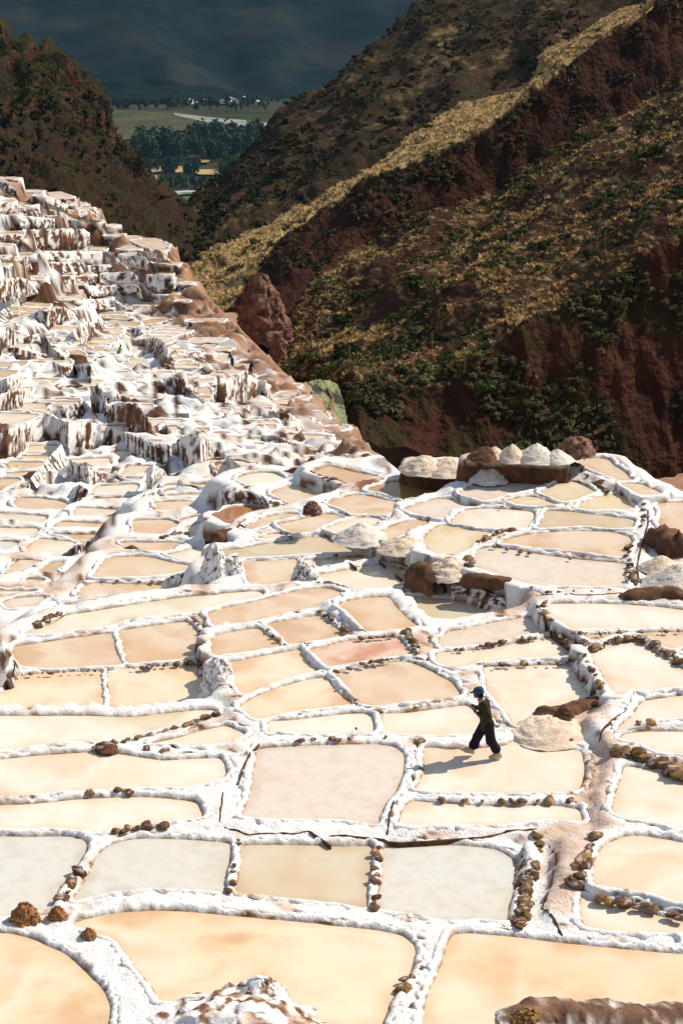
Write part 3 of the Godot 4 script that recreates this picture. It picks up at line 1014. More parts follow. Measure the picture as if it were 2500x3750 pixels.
func hills() -> void:
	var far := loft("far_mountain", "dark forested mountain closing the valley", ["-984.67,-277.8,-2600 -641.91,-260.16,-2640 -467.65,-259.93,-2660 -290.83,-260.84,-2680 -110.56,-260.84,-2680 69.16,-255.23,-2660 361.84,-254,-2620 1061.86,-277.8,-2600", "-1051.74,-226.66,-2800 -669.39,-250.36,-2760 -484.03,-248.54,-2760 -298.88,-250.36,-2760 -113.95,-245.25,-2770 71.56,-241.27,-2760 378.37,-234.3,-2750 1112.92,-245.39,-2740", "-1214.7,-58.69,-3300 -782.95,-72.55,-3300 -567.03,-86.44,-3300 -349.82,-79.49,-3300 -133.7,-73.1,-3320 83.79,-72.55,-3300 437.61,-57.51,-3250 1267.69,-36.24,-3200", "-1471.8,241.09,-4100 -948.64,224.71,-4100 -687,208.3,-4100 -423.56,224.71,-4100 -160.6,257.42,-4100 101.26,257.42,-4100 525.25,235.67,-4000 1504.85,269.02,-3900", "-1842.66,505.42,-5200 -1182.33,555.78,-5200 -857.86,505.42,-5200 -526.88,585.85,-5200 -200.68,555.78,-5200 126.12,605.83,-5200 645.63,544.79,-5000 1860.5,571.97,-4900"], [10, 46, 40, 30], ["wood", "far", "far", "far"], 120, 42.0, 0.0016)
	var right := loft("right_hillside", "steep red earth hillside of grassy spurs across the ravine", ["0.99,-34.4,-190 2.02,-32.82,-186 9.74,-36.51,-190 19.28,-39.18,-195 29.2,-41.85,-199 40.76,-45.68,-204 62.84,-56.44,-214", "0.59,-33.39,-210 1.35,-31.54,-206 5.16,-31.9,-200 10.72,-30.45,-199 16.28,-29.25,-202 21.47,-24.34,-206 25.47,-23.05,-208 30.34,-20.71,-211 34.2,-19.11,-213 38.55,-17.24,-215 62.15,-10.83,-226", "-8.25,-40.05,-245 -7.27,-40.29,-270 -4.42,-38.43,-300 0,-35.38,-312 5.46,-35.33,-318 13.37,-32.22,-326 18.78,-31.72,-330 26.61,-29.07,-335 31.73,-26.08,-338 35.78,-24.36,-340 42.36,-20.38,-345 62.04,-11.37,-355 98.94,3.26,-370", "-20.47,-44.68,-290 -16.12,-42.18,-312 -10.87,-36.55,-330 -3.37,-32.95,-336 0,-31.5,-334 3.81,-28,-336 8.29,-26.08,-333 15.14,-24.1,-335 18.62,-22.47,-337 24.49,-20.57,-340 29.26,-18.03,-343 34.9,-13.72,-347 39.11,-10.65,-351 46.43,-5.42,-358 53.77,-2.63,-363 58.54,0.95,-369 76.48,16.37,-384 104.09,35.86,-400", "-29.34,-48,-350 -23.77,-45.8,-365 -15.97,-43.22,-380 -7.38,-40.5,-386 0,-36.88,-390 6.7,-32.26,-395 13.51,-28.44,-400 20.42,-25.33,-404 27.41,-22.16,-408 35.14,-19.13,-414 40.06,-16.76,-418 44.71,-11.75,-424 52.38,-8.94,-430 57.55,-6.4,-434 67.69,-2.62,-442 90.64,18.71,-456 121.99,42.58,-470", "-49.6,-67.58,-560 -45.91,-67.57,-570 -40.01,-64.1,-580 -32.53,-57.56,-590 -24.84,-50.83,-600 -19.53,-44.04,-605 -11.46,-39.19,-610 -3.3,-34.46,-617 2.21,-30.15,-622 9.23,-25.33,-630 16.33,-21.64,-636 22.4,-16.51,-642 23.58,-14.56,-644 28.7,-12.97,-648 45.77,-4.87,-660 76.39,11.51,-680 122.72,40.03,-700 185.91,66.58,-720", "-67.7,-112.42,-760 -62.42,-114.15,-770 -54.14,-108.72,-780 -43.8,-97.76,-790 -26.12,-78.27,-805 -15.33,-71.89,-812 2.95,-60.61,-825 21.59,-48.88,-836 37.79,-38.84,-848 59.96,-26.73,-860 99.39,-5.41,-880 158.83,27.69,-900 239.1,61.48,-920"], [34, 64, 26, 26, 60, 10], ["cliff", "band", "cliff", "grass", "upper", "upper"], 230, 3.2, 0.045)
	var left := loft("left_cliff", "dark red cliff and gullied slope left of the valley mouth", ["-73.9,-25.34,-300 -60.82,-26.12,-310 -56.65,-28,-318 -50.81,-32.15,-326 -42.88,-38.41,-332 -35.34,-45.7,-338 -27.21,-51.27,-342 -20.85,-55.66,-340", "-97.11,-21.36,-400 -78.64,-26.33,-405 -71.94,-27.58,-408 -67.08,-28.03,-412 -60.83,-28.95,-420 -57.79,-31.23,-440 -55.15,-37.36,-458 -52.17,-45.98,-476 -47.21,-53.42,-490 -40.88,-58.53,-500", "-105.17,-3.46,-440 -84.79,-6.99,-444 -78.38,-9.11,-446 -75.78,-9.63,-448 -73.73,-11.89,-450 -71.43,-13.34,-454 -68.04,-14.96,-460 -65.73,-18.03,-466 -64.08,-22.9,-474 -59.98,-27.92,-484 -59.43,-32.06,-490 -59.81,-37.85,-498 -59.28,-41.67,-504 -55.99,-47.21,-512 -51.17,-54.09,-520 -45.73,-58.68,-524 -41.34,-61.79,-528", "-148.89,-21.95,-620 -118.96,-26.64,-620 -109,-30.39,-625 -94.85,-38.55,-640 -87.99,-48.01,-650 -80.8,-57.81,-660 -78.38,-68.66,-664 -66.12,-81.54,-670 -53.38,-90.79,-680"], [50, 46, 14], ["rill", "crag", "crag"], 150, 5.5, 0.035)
	var bed := loft("ravine_bed", "green algae and pale stones on the ravine floor", ["-3.82,-28.97,-194 -2.42,-28.9,-184 -1.56,-28.63,-174 0.23,-26.56,-160", "-2.25,-29.28,-196 -1.48,-29.16,-185 -0.66,-28.47,-175 0.8,-26.85,-161", "-0.42,-30.65,-200 0.27,-30.2,-189 0.67,-29.29,-178 1.86,-27.7,-164"], [24, 24], ["bed", "bed"], 60, 0.5, 0.25)
	var dry := tuft_mesh(14, 0.85)
	var scrub := shrub_mesh(26, 0.6, 0.34, 5)
	var g := spots(right, 1, 1, 9000, 0.14, -0.05, 0.0, 0.0, 0.02)
	scatter("dry_grass", "straw-coloured grass tufts on the nearer sunlit band of the right hillside", "grass", dry, g, 0.3, 1.0, Color(0.62, 0.44, 0.2), Color(0.2, 0.13, 0.055))
	g = spots(right, 1, 1, 2200, 0.1, 0.1, 33.0)
	scatter("low_scrub", "low green scrub on the nearer sunlit band of the right hillside", "scrub", scrub, g, 0.4, 1.1, Color(0.05, 0.055, 0.018), Color(0.14, 0.13, 0.045))
	g = spots(right, 1, 1, 3400, 0.08, -0.05, 51.0, 0.0, -0.05)
	scatter("scree", "pale stones strewn over the near sunlit band of the right hillside", "stones", stone_meshes[0], g, 0.3, 1.1, Color(0.9, 0.7, 0.5), Color(0.5, 0.4, 0.3))
	g = spots(right, 3, 3, 7000, 0.1, -0.12, 5.0)
	scatter("dry_grass", "bright straw grass along the far sunlit crest of the right hillside", "grass", dry, g, 0.5, 1.2, Color(0.72, 0.54, 0.28), Color(0.38, 0.27, 0.12))
	g = spots(right, 4, 4, 2600, 0.05, -0.1, 9.0)
	scatter("low_scrub", "dark scrub on the high back slope of the right hillside", "scrub", scrub, g, 0.6, 1.7, Color(0.035, 0.032, 0.015), Color(0.09, 0.065, 0.03))
	g = spots(right, 0, 0, 1300, 0.08, 0.12, 19.0)
	g.append_array(spots(right, 2, 2, 700, 0.06, 0.15, 29.0))
	scatter("low_scrub", "sparse scrub clinging to the red cliffs of the right hillside", "scrub", scrub, g, 0.4, 1.1, Color(0.035, 0.035, 0.014), Color(0.09, 0.07, 0.03))
	g = spots(left, 0, 1, 1400, 0.06, 0.0, 3.0)
	scatter("low_scrub", "dark scrub over the left cliff and its gullied slope", "scrub", scrub, g, 0.4, 1.3, Color(0.022, 0.022, 0.011), Color(0.05, 0.038, 0.02))
	shrubs(spots(right, 1, 1, 95, 0.07, 0.1, 33.0), "dark green shrub", "the right hill's near band", "shrubs on the right hillside's near band", Color(0.035, 0.045, 0.013), 0.7, 1.9)
	shrubs(spots(right, 4, 4, 40, 0.05, 0.05, 12.0), "dark shrub", "the right hill's high slope", "shrubs on the high back slope", Color(0.026, 0.029, 0.012), 1.2, 2.8)
	shrubs(spots(right, 3, 3, 25, 0.05, 0.05, 12.0), "olive shrub", "the right hill's bright crest", "shrubs beside the far crest", Color(0.07, 0.07, 0.025), 0.8, 1.8)
	shrubs(spots(right, 0, 0, 30, 0.08, 0.1, 19.0), "small green shrub", "the right hill's red cliff", "shrubs on the red cliff", Color(0.06, 0.085, 0.025), 0.7, 1.6)
	var col := column_mesh()
	var cacti := []
	for p in spots(right, 1, 1, 40, 0.09, -0.05, 71.0, 0.7):
		var o := show_mesh(col, M.plain, "cactus", p)
		var s := rng.randf_range(0.5, 1.0)
		o.scale = Vector3(s, s * rng.randf_range(0.8, 1.3), s)
		o.rotation = Vector3(rng.randf_range(-0.08, 0.08), rng.randf() * TAU, rng.randf_range(-0.08, 0.08))
		cacti.append(o)
		tag(o, "pale columnar cactus standing on the near sunlit band of the right hillside", "cactus", "columnar cacti on the right hillside")
	each_label(cacti, "columnar cactus", "the right hill's near band")

# ---------------------------------------------------------------- the valley
func sheet(called: String, label: String, s: String, y: float, c0: Color, c1: Color) -> void:
	var q := v2s(s)
	var ring := ring_of(q, 14.0)
	var v := PackedVector3Array()
	var c := PackedColorArray()
	var mid := Vector2.ZERO
	for p in ring: mid += p / ring.size()
	var nr := 7
	for r in nr:
		for p in ring:
			var t := maxf(r / (nr - 1.0), 0.02)
			var m := mid.lerp(p, t)
			v.append(Vector3(m.x, y, m.y))
			c.append(c0.lerp(c1, clampf(0.5 + 1.2 * n_lump.get_noise_2d(m.x * 0.012, m.y * 0.03), 0, 1)))
	var o := show_mesh(mesh_of(v, c, grid_index(ring.size(), nr, true, false)), M.plain, called)
	tag(o, label, "", "", "structure")

func valley() -> void:
	var v := PackedVector3Array()
	var c := PackedColorArray()
	for j in 60:
		for i in 60:
			var p := Vector3(-900 + i * 1800 / 59.0, -250.0, -1500 - j * 1500 / 59.0)
			p.y += 1.5 * n_lump.get_noise_2d(p.x * 0.01, p.z * 0.01) - 1.5
			v.append(p)
			c.append(Color(0.022, 0.03, 0.014).lerp(Color(0.055, 0.05, 0.025), clampf(0.5 + n_lump.get_noise_2d(p.x * 0.008, p.z * 0.015) * 1.3, 0, 1)))
	tag(show_mesh(mesh_of(v, c, grid_index(60, 60, false, true)), M.plain, "valley_floor"), "flat green floor of the far valley", "", "", "structure")
	sheet("meadow", "pale olive meadow on the far valley floor", "-319.73,-2598.14 -280.14,-2581.65 -231.93,-2559.96 -193.94,-2512.43 -145.36,-2451.66 -98.99,-2393.66 -117.6,-2333.74 -182.3,-2356.44 -230.96,-2311.46 -251.42,-2259.63 -278.87,-2276.66", -249.4, Color(0.085, 0.08, 0.038), Color(0.035, 0.042, 0.018))
	sheet("river", "pale riverbed shining across the far valley", "-219.56,-2549.25 -176.32,-2502.1 -135.4,-2471.6 -94.15,-2436.9 -95.58,-2388.94 -120.51,-2393.66 -153.97,-2412.69 -184.98,-2466.58 -217.36,-2522.85", -248.9, Color(0.3, 0.31, 0.29), Color(0.16, 0.17, 0.15))
	sheet("field", "dry yellow field between the valley trees, centre one", "-176.71,-2023.93 -166.91,-2027.36 -163.01,-1983.68 -171,-1977.12", -249.2, Color(0.42, 0.3, 0.13), Color(0.36, 0.27, 0.13))
	sheet("field", "dry yellow field between the valley trees, widest one", "-150.74,-2000.26 -129.46,-2000.26 -125.24,-1960.9 -146.35,-1964.13", -249.1, Color(0.45, 0.33, 0.15), Color(0.38, 0.28, 0.14))
	sheet("field", "dry yellow field between the valley trees, leftmost one", "-200.85,-2027.36 -187.7,-2034.24 -183.96,-1986.98 -194.28,-1977.12", -249.0, Color(0.36, 0.27, 0.13), Color(0.3, 0.22, 0.11))
	sheet("field", "little dry field between the valley trees, nearest one", "-194.22,-1957.69 -187.13,-1957.69 -184.83,-1923 -189.18,-1923", -248.8, Color(0.36, 0.27, 0.13), Color(0.3, 0.22, 0.11))
	sheet("field", "thin dry field between the valley trees, upper one", "-154.37,-2076.51 -141.94,-2080.1 -141.23,-2055.17 -150.28,-2051.65", -248.7, Color(0.36, 0.27, 0.13), Color(0.3, 0.22, 0.11))
	sheet("water", "shallow white river bend at the valley mouth", "-163.03,-1845.5 -148.8,-1851.25 -125.5,-1848.37 -125.08,-1822.84 -147.05,-1828.45 -158.81,-1820.05", -249.3, Color(0.5, 0.5, 0.5), Color(0.12, 0.13, 0.1))
	sheet("field", "bright green field at the valley mouth", "-158.25,-1803.45 -137.53,-1811.71 -127.99,-1792.54 -138.62,-1771.1 -153.16,-1776.41", -248.6, Color(0.06, 0.13, 0.03), Color(0.05, 0.1, 0.03))
	var tree := []
	for k in 4: tree.append(shrub_mesh(170, 2.6, 0.3, 90 + k))
	var trunk := CylinderMesh.new()
	trunk.top_radius = 0.05
	trunk.bottom_radius = 0.13
	trunk.height = 1.4
	trunk.radial_segments = 6
	var mats := [leaf_material(Color(0.035, 0.05, 0.03)), leaf_material(Color(0.05, 0.065, 0.035))]
	var bark := leaf_material(Color(0.1, 0.08, 0.06))
	var proto := []
	for row in [[-207.33, -2114.85, 21.8, 63.2, 50, 8.5, "dark eucalyptus", "the left valley grove"], [-134.93, -2162.71, 45.29, 96.92, 120, 8.5, "dark eucalyptus", "the right valley grove"], [-192.96, -2007.17, 11.24, 20.19, 10, 4, "dark tree", "left of the leftmost yellow field"], [-175.33, -1990.92, 5.31, 36.44, 12, 4.5, "dark tree", "left of the centre yellow field"], [-154.07, -1990.92, 7.08, 36.44, 18, 4.5, "dark tree", "left of the widest yellow field"], [-114.67, -2004.83, 11.07, 50.34, 18, 4.5, "dark tree", "right of the widest yellow field"], [-147.8, -1886.69, 36, 20.92, 30, 4, "dark tree", "below the yellow valley fields"], [-152.49, -2638.89, 69.31, 62.7, 40, 4, "dark tree", "around the white valley village"], [-270.22, -2626.4, 46.59, 28.25, 26, 5, "dark tree", "along the far mountain foot"]]:
		# row: x, z, half width along x, half depth, count, height
		var made := []
		for i in row[4]:
			var o := Node3D.new()
			put(o, "eucalyptus_tree", Vector3(row[0] + rng.randf_range(-1, 1) * row[2], -250, row[1] + rng.randf_range(-1, 1) * row[3]))
			made.append(o)
			tag(o, row[6], "tree", row[7])
			show_mesh(trunk, bark, "trunk", Vector3(0, 0.6, 0), o)
			show_mesh(tree[rng.randi() % 4], mats[rng.randi() % 2], "crown", Vector3.ZERO, o)
			var s: float = row[5] * rng.randf_range(0.75, 1.25)
			o.scale = Vector3(s * rng.randf_range(0.6, 1.0), s, s * 0.8)
			o.rotation.y = rng.randf() * TAU
		each_label(made, row[6], row[7])
	var wall := leaf_material(Color(0.6, 0.6, 0.58))
	var tiles := leaf_material(Color(0.5, 0.42, 0.38))
	var names := [[-215.74, -2683.8, 12, 4, "long white house, leftmost of the far village"], [-208.25, -2672.06, 9, 5, "small white house just right of the leftmost village house"], [-197, -2648.89, 8, 4, "small white house alone in the middle of the far village"], [-172.14, -2707.57, 10, 5, "white house on the upper left of the village cluster"], [-163.11, -2677.92, 8, 4, "white house left of the biggest village house"], [-156.65, -2701.59, 13, 5, "biggest white house of the far village"], [-151.35, -2660.43, 8, 4, "white house just below the biggest village house"], [-146.32, -2677.92, 9, 5, "white house right of the biggest village house"], [-135.77, -2707.57, 9, 5, "white house at the right end of the far village"], [-187.9, -2689.7, 7, 4, "tiny white house left of the village cluster"], [-115.84, -2666.23, 9, 4, "grey white house by the trees right of the village"]]
	for h in names:
		var o := Node3D.new()
		put(o, "house", Vector3(h[0], -250, h[1]))
		tag(o, h[4], "house", "village houses below the far mountain")
		var box := BoxMesh.new()
		box.size = Vector3(h[2], h[3], h[2] * 0.7)
		show_mesh(box, wall, "wall", Vector3(0, h[3] * 0.5, 0), o)
		var roof := PrismMesh.new()
		roof.size = Vector3(h[2] * 1.08, h[3] * 0.45, h[2] * 0.78)
		show_mesh(roof, tiles, "roof", Vector3(0, h[3] * 1.225 + 0.02, 0), o)
		o.rotation.y = rng.randf_range(-0.5, 0.5)

# ---------------------------------------------------------------- heaps, banks, stones, channels
func details() -> void:
	block("earth_bank", "dark brown bank with a flat top carrying two broad salt heaps", "bank", 0.25, 1.0, "mud", "2.15,-63.83 2.97,-63.19 3.29,-63.08 3.77,-63.04 4.2,-62.93 4.46,-63.54 4.57,-64.02 4.19,-64.55 3.37,-64.75 2.26,-64.71")
	block("earth_bank", "long dark brown bank at the plateau rim carrying a row of salt heaps", "bank", 1.15, 1.1, "mud", "3.98,-61.41 4.51,-61.41 5.3,-61.41 5.92,-61.36 6.54,-61.23 7.25,-61.04 7.51,-61.04 7.56,-62.17 6.43,-62.33 4.83,-62.27 4.02,-61.98")
	heap("salt_heap", "broad pinkish salt heap at the left of the brown bank", "salt heap", Vector3(3.69, 0.3, -63.08), 1.03, 0.41, "pink", 1.38, 0.14, "")
	heap("salt_heap", "rounded salt heap at the far left of the brown bank", "salt heap", Vector3(2.86, 0.3, -63.18), 0.92, 0.46, "pink", 1.38, 0.14, "")
	heap("salt_heap", "white salt heap standing beside the pinkish pan", "salt heap", Vector3(4.91, 0.45, -61.65), 0.81, 0.49, "salt", 1.32, 0.14, "")
	heap("salt_heap", "leftmost pointed salt heap on the long brown bank", "salt heap", Vector3(5.69, 1.2, -61.39), 0.59, 0.48, "pink", 1.15, 0.14, "")
	heap("salt_heap", "largest pointed white salt heap on the long brown bank", "salt heap", Vector3(6.51, 1.2, -61.39), 0.78, 0.51, "salt", 1.15, 0.14, "")
	heap("salt_heap", "small salt heap at the right end of the long brown bank", "salt heap", Vector3(7.17, 1.2, -61.24), 0.59, 0.33, "salt", 1.26, 0.14, "")
	heap("salt_heap", "tan earth-stained salt heap beside the brown heap", "salt heap", Vector3(5.12, 1.2, -61.52), 0.49, 0.36, "pink", 1.15, 0.14, "")
	heap("earth_heap", "dark brown earth heap on the plateau rim", "earth heap", Vector3(4.83, 1.2, -61.52), 0.65, 0.36, "mud", 1.26, 0.14, "")
	heap("boulder", "brown boulder on the plateau rim right of the salt heaps", "boulder", Vector3(7.9, 1.2, -62.15), 0.75, 0.5, "rock", 2.2, 0.3, "")
	heap("salt_heap", "white salt heap inside the cream mid-plateau pan", "salt heap", Vector3(0.64, 0, -56.59), 0.92, 0.48, "salt", 1.26, 0.12, "")
	heap("salt_heap", "pink salt heap left of the yellowish pan", "salt heap", Vector3(1.92, 0.15, -55.19), 0.86, 0.33, "pink", 1.38, 0.15, "")
	heap("salt_heap", "long pinkish salt heap left of the largest pinkish white pan", "salt heap", Vector3(3.21, 0.1, -53.11), 0.86, 0.45, "pink", 1.38, 0.18, "")
	heap("salt_heap", "pinkish salt heap behind the white one at the right edge", "salt heap", Vector3(9.34, 0.4, -52.67), 0.67, 0.36, "pink", 1.15, 0.1, "")
	heap("salt_heap", "white salt heap cut by the right edge", "salt heap", Vector3(9.63, 0.4, -51.27), 1.13, 0.59, "salt", 1.15, 0.1, "")
	heap("salt_heap", "smooth cream salt heap right of the walking person", "salt heap", Vector3(4.99, 0.05, -41.87), 1.03, 0.28, "pink", 1.72, 0.12, "")
	heap("salt_buttress", "tall white wall end with black stains, left of centre", "salt wall", Vector3(-3.88, -1.2, -55.14), 0.5, 1.5, "white", 2.6, 0.3, "")
	heap("salt_buttress", "shorter stained white wall end beside the tall one", "salt wall", Vector3(-3.4, -1.2, -55.37), 0.55, 1.05, "white", 3.0, 0.4, "")
	heap("salt_buttress", "dark lump of stained wall below the thin cream pan", "salt wall", Vector3(-1.09, -0.6, -53.73), 0.5, 0.75, "white", 2.4, 0.4, "")
	heap("boulder", "dark brown boulder at the wall junction of the far plateau", "boulder", Vector3(-0.94, 0.15, -58.69), 0.3, 0.36, "rock", 2.6, 0.4, "")
	heap("salt_buttress", "white block wall with a dark shaded near face, left of centre", "salt wall", Vector3(-3.13, -0.55, -45.18), 0.55, 1.15, "white", 2.4, 0.35, "")
	heap("salt_mound", "white salt mound split by brown cracks at the bottom edge", "salt mound", Vector3(-1.82, 0, -28.91), 1.75, 0.55, "cracked", 2.0, 0.2, "")
	heap("salt_mound", "brown-topped salt knob rising from the cracked mound", "salt mound", Vector3(-1.47, 0, -30.23), 0.6, 0.5, "cracked", 1.5, 0.25, "")
	ridge("mud_bank", "brown mud bank at the bottom right edge", "bank", "2.78,0,-29.51 3.22,0,-29.66 3.7,0,-29.84 4.28,0,-29.77 4.85,0,-29.7 5.43,0,-29.63 6.08,0,-29.66 6.96,0,-29.53", 0.5, 0.16, "crusty", "")
	heap("boulder", "mossy ochre rock on the left end of the bottom mud bank", "boulder", Vector3(3.28, 0.12, -29.51), 0.3, 0.16, "ochre", 1.8, 0.4, "")
	ridge("mud_spit", "red mud spit behind the smooth cream heap", "bank", "4.7,0.05,-42.57 5.1,0.05,-42.87 5.54,0.05,-43.03 6,0.05,-43.27 6.47,0.05,-43.63", 0.36, 0.17, "mud", "")
	heap("boulder", "round dark boulder on the red mud spit", "boulder", Vector3(5.35, 0.3, -42.27), 0.24, 0.24, "mud", 2.4, 0.2, "")
	ridge("earth_bank", "red-brown earth streak above the wide cream pan at the right edge", "bank", "7.74,0.55,-49.84 8.18,0.55,-49.96 8.83,0.55,-50.14 9.24,0.55,-50.08 9.62,0.55,-49.84", 0.3, 0.14, "mud", "")
	ridge("earth_bank", "rusty earth strip below the largest far pan, left end", "bank", "3.45,0.3,-52.14 3.9,0.3,-52.01 4.47,0.3,-51.87 4.86,0.3,-51.67", 0.25, 0.12, "mud", "")
	ridge("earth_bank", "rusty rock bank left of the far right edge pan", "bank", "9.65,0.55,-55.57 9.77,0.55,-54.81 9.91,0.55,-54.22 10.18,0.55,-53.93 10.77,0.55,-53.79", 0.5, 0.35, "mud", "")
	ridge("earth_bank", "rust brown mound of weeds on the peach pan", "bank", "-7.52,-2.45,-62.41 -7.25,-2.45,-62.49 -6.96,-2.45,-62.41", 0.2, 0.18, "mud", "")
	ridge("earth_bank", "brown earth streak behind the slim gully pan", "bank", "-4.27,-0.9,-58.7 -3.82,-0.9,-59.15 -3.46,-0.9,-59.45 -2.99,-0.9,-59.68", 0.3, 0.3, "mud", "")
	ridge("earth_bank", "rust rubble beside the bright cream pan on the plateau", "bank", "2.14,0,-53.8 2.38,0,-53.28 2.58,0,-52.84 2.82,0,-52.46", 0.4, 0.3, "mud", "")
	bluff("white salt bank, first from left in first row of banks down the left terraces", "w", "-43.92,-18.08,-246.33 -43.68,-18.15,-246.68 -43.45,-18.22,-247.04 -43.21,-18.29,-247.4 -42.97,-18.37,-247.77 -42.73,-18.43,-248.08 -42.49,-18.56,-248.37 -42.26,-18.7,-248.64 -42.03,-18.85,-248.92", "-43.92,-19.63,-245.84 -43.69,-19.68,-246.2 -43.46,-19.73,-246.56 -43.23,-19.78,-246.93 -43,-19.83,-247.3 -42.76,-19.89,-247.62 -42.51,-19.96,-247.93 -42.27,-20.02,-248.23 -42.03,-20.09,-248.53")
	bluff("dark brown bank, second from left in first row of banks down the left terraces", "b", "-46.16,-17.37,-259.75 -45.6,-17.36,-258.75 -45.05,-17.36,-257.82 -44.54,-17.42,-256.92 -44.19,-17.63,-256.77 -43.89,-17.9,-256.96 -43.62,-18.18,-257.14 -43.31,-18.42,-256.09 -43,-18.64,-255.03", "-46.17,-18.15,-259.5 -45.7,-18.3,-258.45 -45.24,-18.45,-257.48 -44.8,-18.61,-256.55 -44.41,-18.73,-256.43 -44.03,-18.82,-256.67 -43.66,-18.92,-256.91 -43.25,-19.08,-255.88 -42.84,-19.26,-254.84")
	bluff("dark brown bank, third from left in first row of banks down the left terraces", "b", "-42.83,-18.71,-249.06 -42.23,-18.97,-249.37 -41.63,-19.23,-249.7 -41.04,-19.51,-250.03 -40.45,-19.81,-250.37 -39.93,-20.18,-251.1 -39.41,-20.57,-251.89 -38.92,-20.97,-252.89 -38.42,-21.39,-253.93", "-42.04,-20.07,-248.63 -41.53,-20.24,-248.97 -41.02,-20.41,-249.33 -40.51,-20.58,-249.69 -40,-20.76,-250.07 -39.55,-20.83,-250.9 -39.1,-20.96,-251.77 -38.68,-21.22,-252.81 -38.26,-21.48,-253.9")
	bluff("white salt bank, fourth from left in first row of banks down the left terraces", "w", "-41.25,-19.75,-244.8 -40.81,-19.89,-245.58 -40.37,-20.03,-246.36 -39.93,-20.17,-247.15 -39.49,-20.33,-247.99 -39.07,-20.56,-248.94 -38.66,-20.8,-249.97 -38.26,-21.05,-251.09 -37.86,-21.32,-252.26", "-41.1,-21.12,-244.37 -40.68,-21.27,-245.14 -40.26,-21.42,-245.92 -39.84,-21.57,-246.71 -39.42,-21.71,-247.56 -39.02,-21.84,-248.53 -38.62,-21.97,-249.6 -38.24,-22.12,-250.75 -37.86,-22.28,-251.96")
	bluff("white salt bank, fifth from left in first row of banks down the left terraces", "w", "-40.1,-18.81,-257.29 -39.7,-19,-257.54 -39.31,-19.2,-257.9 -38.94,-19.42,-258.36 -38.58,-19.65,-258.9 -38.24,-19.91,-259.39 -37.9,-20.22,-259.86 -37.57,-20.52,-260.34 -37.23,-20.82,-260.8", "-39.77,-20.06,-256.9 -39.42,-20.22,-257.15 -39.09,-20.39,-257.52 -38.77,-20.58,-257.99 -38.46,-20.79,-258.54 -38.15,-21.01,-259.04 -37.85,-21.23,-259.54 -37.54,-21.46,-260.04 -37.23,-21.69,-260.52")
	bluff("red earth bank, sixth from left in first row of banks down the left terraces", "r", "-37.69,-21.29,-260.43 -37.12,-21.43,-261.05 -36.53,-21.56,-261.61 -35.94,-21.7,-262.18 -35.36,-21.81,-262.89 -34.77,-21.91,-263.52 -34.24,-22.15,-264.13 -33.93,-22.79,-264.96 -33.6,-23.44,-265.75", "-37.2,-21.74,-260.29 -36.73,-22.07,-260.85 -36.25,-22.4,-261.35 -35.77,-22.7,-261.87 -35.27,-22.97,-262.52 -34.77,-23.22,-263.11 -34.25,-23.45,-263.72 -33.76,-23.61,-264.7 -33.26,-23.76,-265.65")
	bluff("brown-streaked white bank, first from left in second row of banks down the left terraces", "m", "-42.17,-20.55,-235.23 -41.82,-20.7,-236.24 -41.46,-20.84,-237.27 -41.1,-20.99,-238.29 -40.7,-21.13,-239.09 -40.3,-21.26,-239.91 -39.96,-21.5,-240.73 -39.88,-22.08,-241.14 -39.8,-22.68,-241.58", "-42.17,-21.39,-234.96 -41.84,-21.56,-235.97 -41.51,-21.73,-236.99 -41.18,-21.91,-238 -40.81,-22.14,-238.77 -40.44,-22.38,-239.56 -40.08,-22.63,-240.38 -39.71,-22.94,-240.87 -39.34,-23.27,-241.4")
	bluff("brown-streaked white bank, second from left in second row of banks down the left terraces", "m", "-40.43,-21.33,-224.77 -40.14,-21.57,-226.06 -39.85,-21.81,-227.36 -39.59,-22.1,-228.92 -39.4,-22.47,-230.9 -39.19,-22.83,-232.82 -38.94,-23.16,-234.57 -38.74,-23.6,-236.17 -38.66,-24.3,-237.63", "-40.44,-23.03,-224.25 -40.12,-23.37,-225.49 -39.8,-23.72,-226.77 -39.53,-24.03,-228.32 -39.32,-24.25,-230.34 -39.1,-24.45,-232.31 -38.83,-24.68,-234.1 -38.52,-24.94,-235.76 -38.2,-25.18,-237.36")
	bluff("brown-streaked white bank, third from left in second row of banks down the left terraces", "m", "-40.47,-20.87,-241.52 -39.6,-21.15,-243.07 -38.73,-21.45,-244.72 -37.87,-21.74,-246.5 -36.99,-22.01,-248.37 -36.09,-22.26,-250.12 -35.18,-22.56,-251.94 -34.23,-22.84,-253.65 -33.71,-23.79,-255.62", "-40.17,-22.43,-241.03 -39.39,-22.99,-242.5 -38.61,-23.57,-244.06 -37.82,-24.07,-245.78 -36.99,-24.45,-247.61 -36.14,-24.81,-249.32 -35.28,-25.08,-251.15 -34.39,-25.3,-252.88 -33.71,-25.19,-255.18")
	bluff("white salt bank, fourth from left in second row of banks down the left terraces", "w", "-38.47,-23.66,-241.67 -37.73,-24,-243.43 -36.93,-24.3,-244.97 -36.12,-24.58,-246.45 -35.28,-24.82,-247.88 -34.42,-25.03,-249.19 -33.51,-25.21,-250.25 -32.55,-25.36,-250.94 -31.55,-25.46,-251.38", "-38.16,-24.81,-241.31 -37.44,-25.2,-243.06 -36.67,-25.54,-244.58 -35.88,-25.86,-246.05 -35.07,-26.17,-247.46 -34.23,-26.46,-248.75 -33.35,-26.75,-249.77 -32.43,-27.07,-250.4 -31.47,-27.35,-250.79")
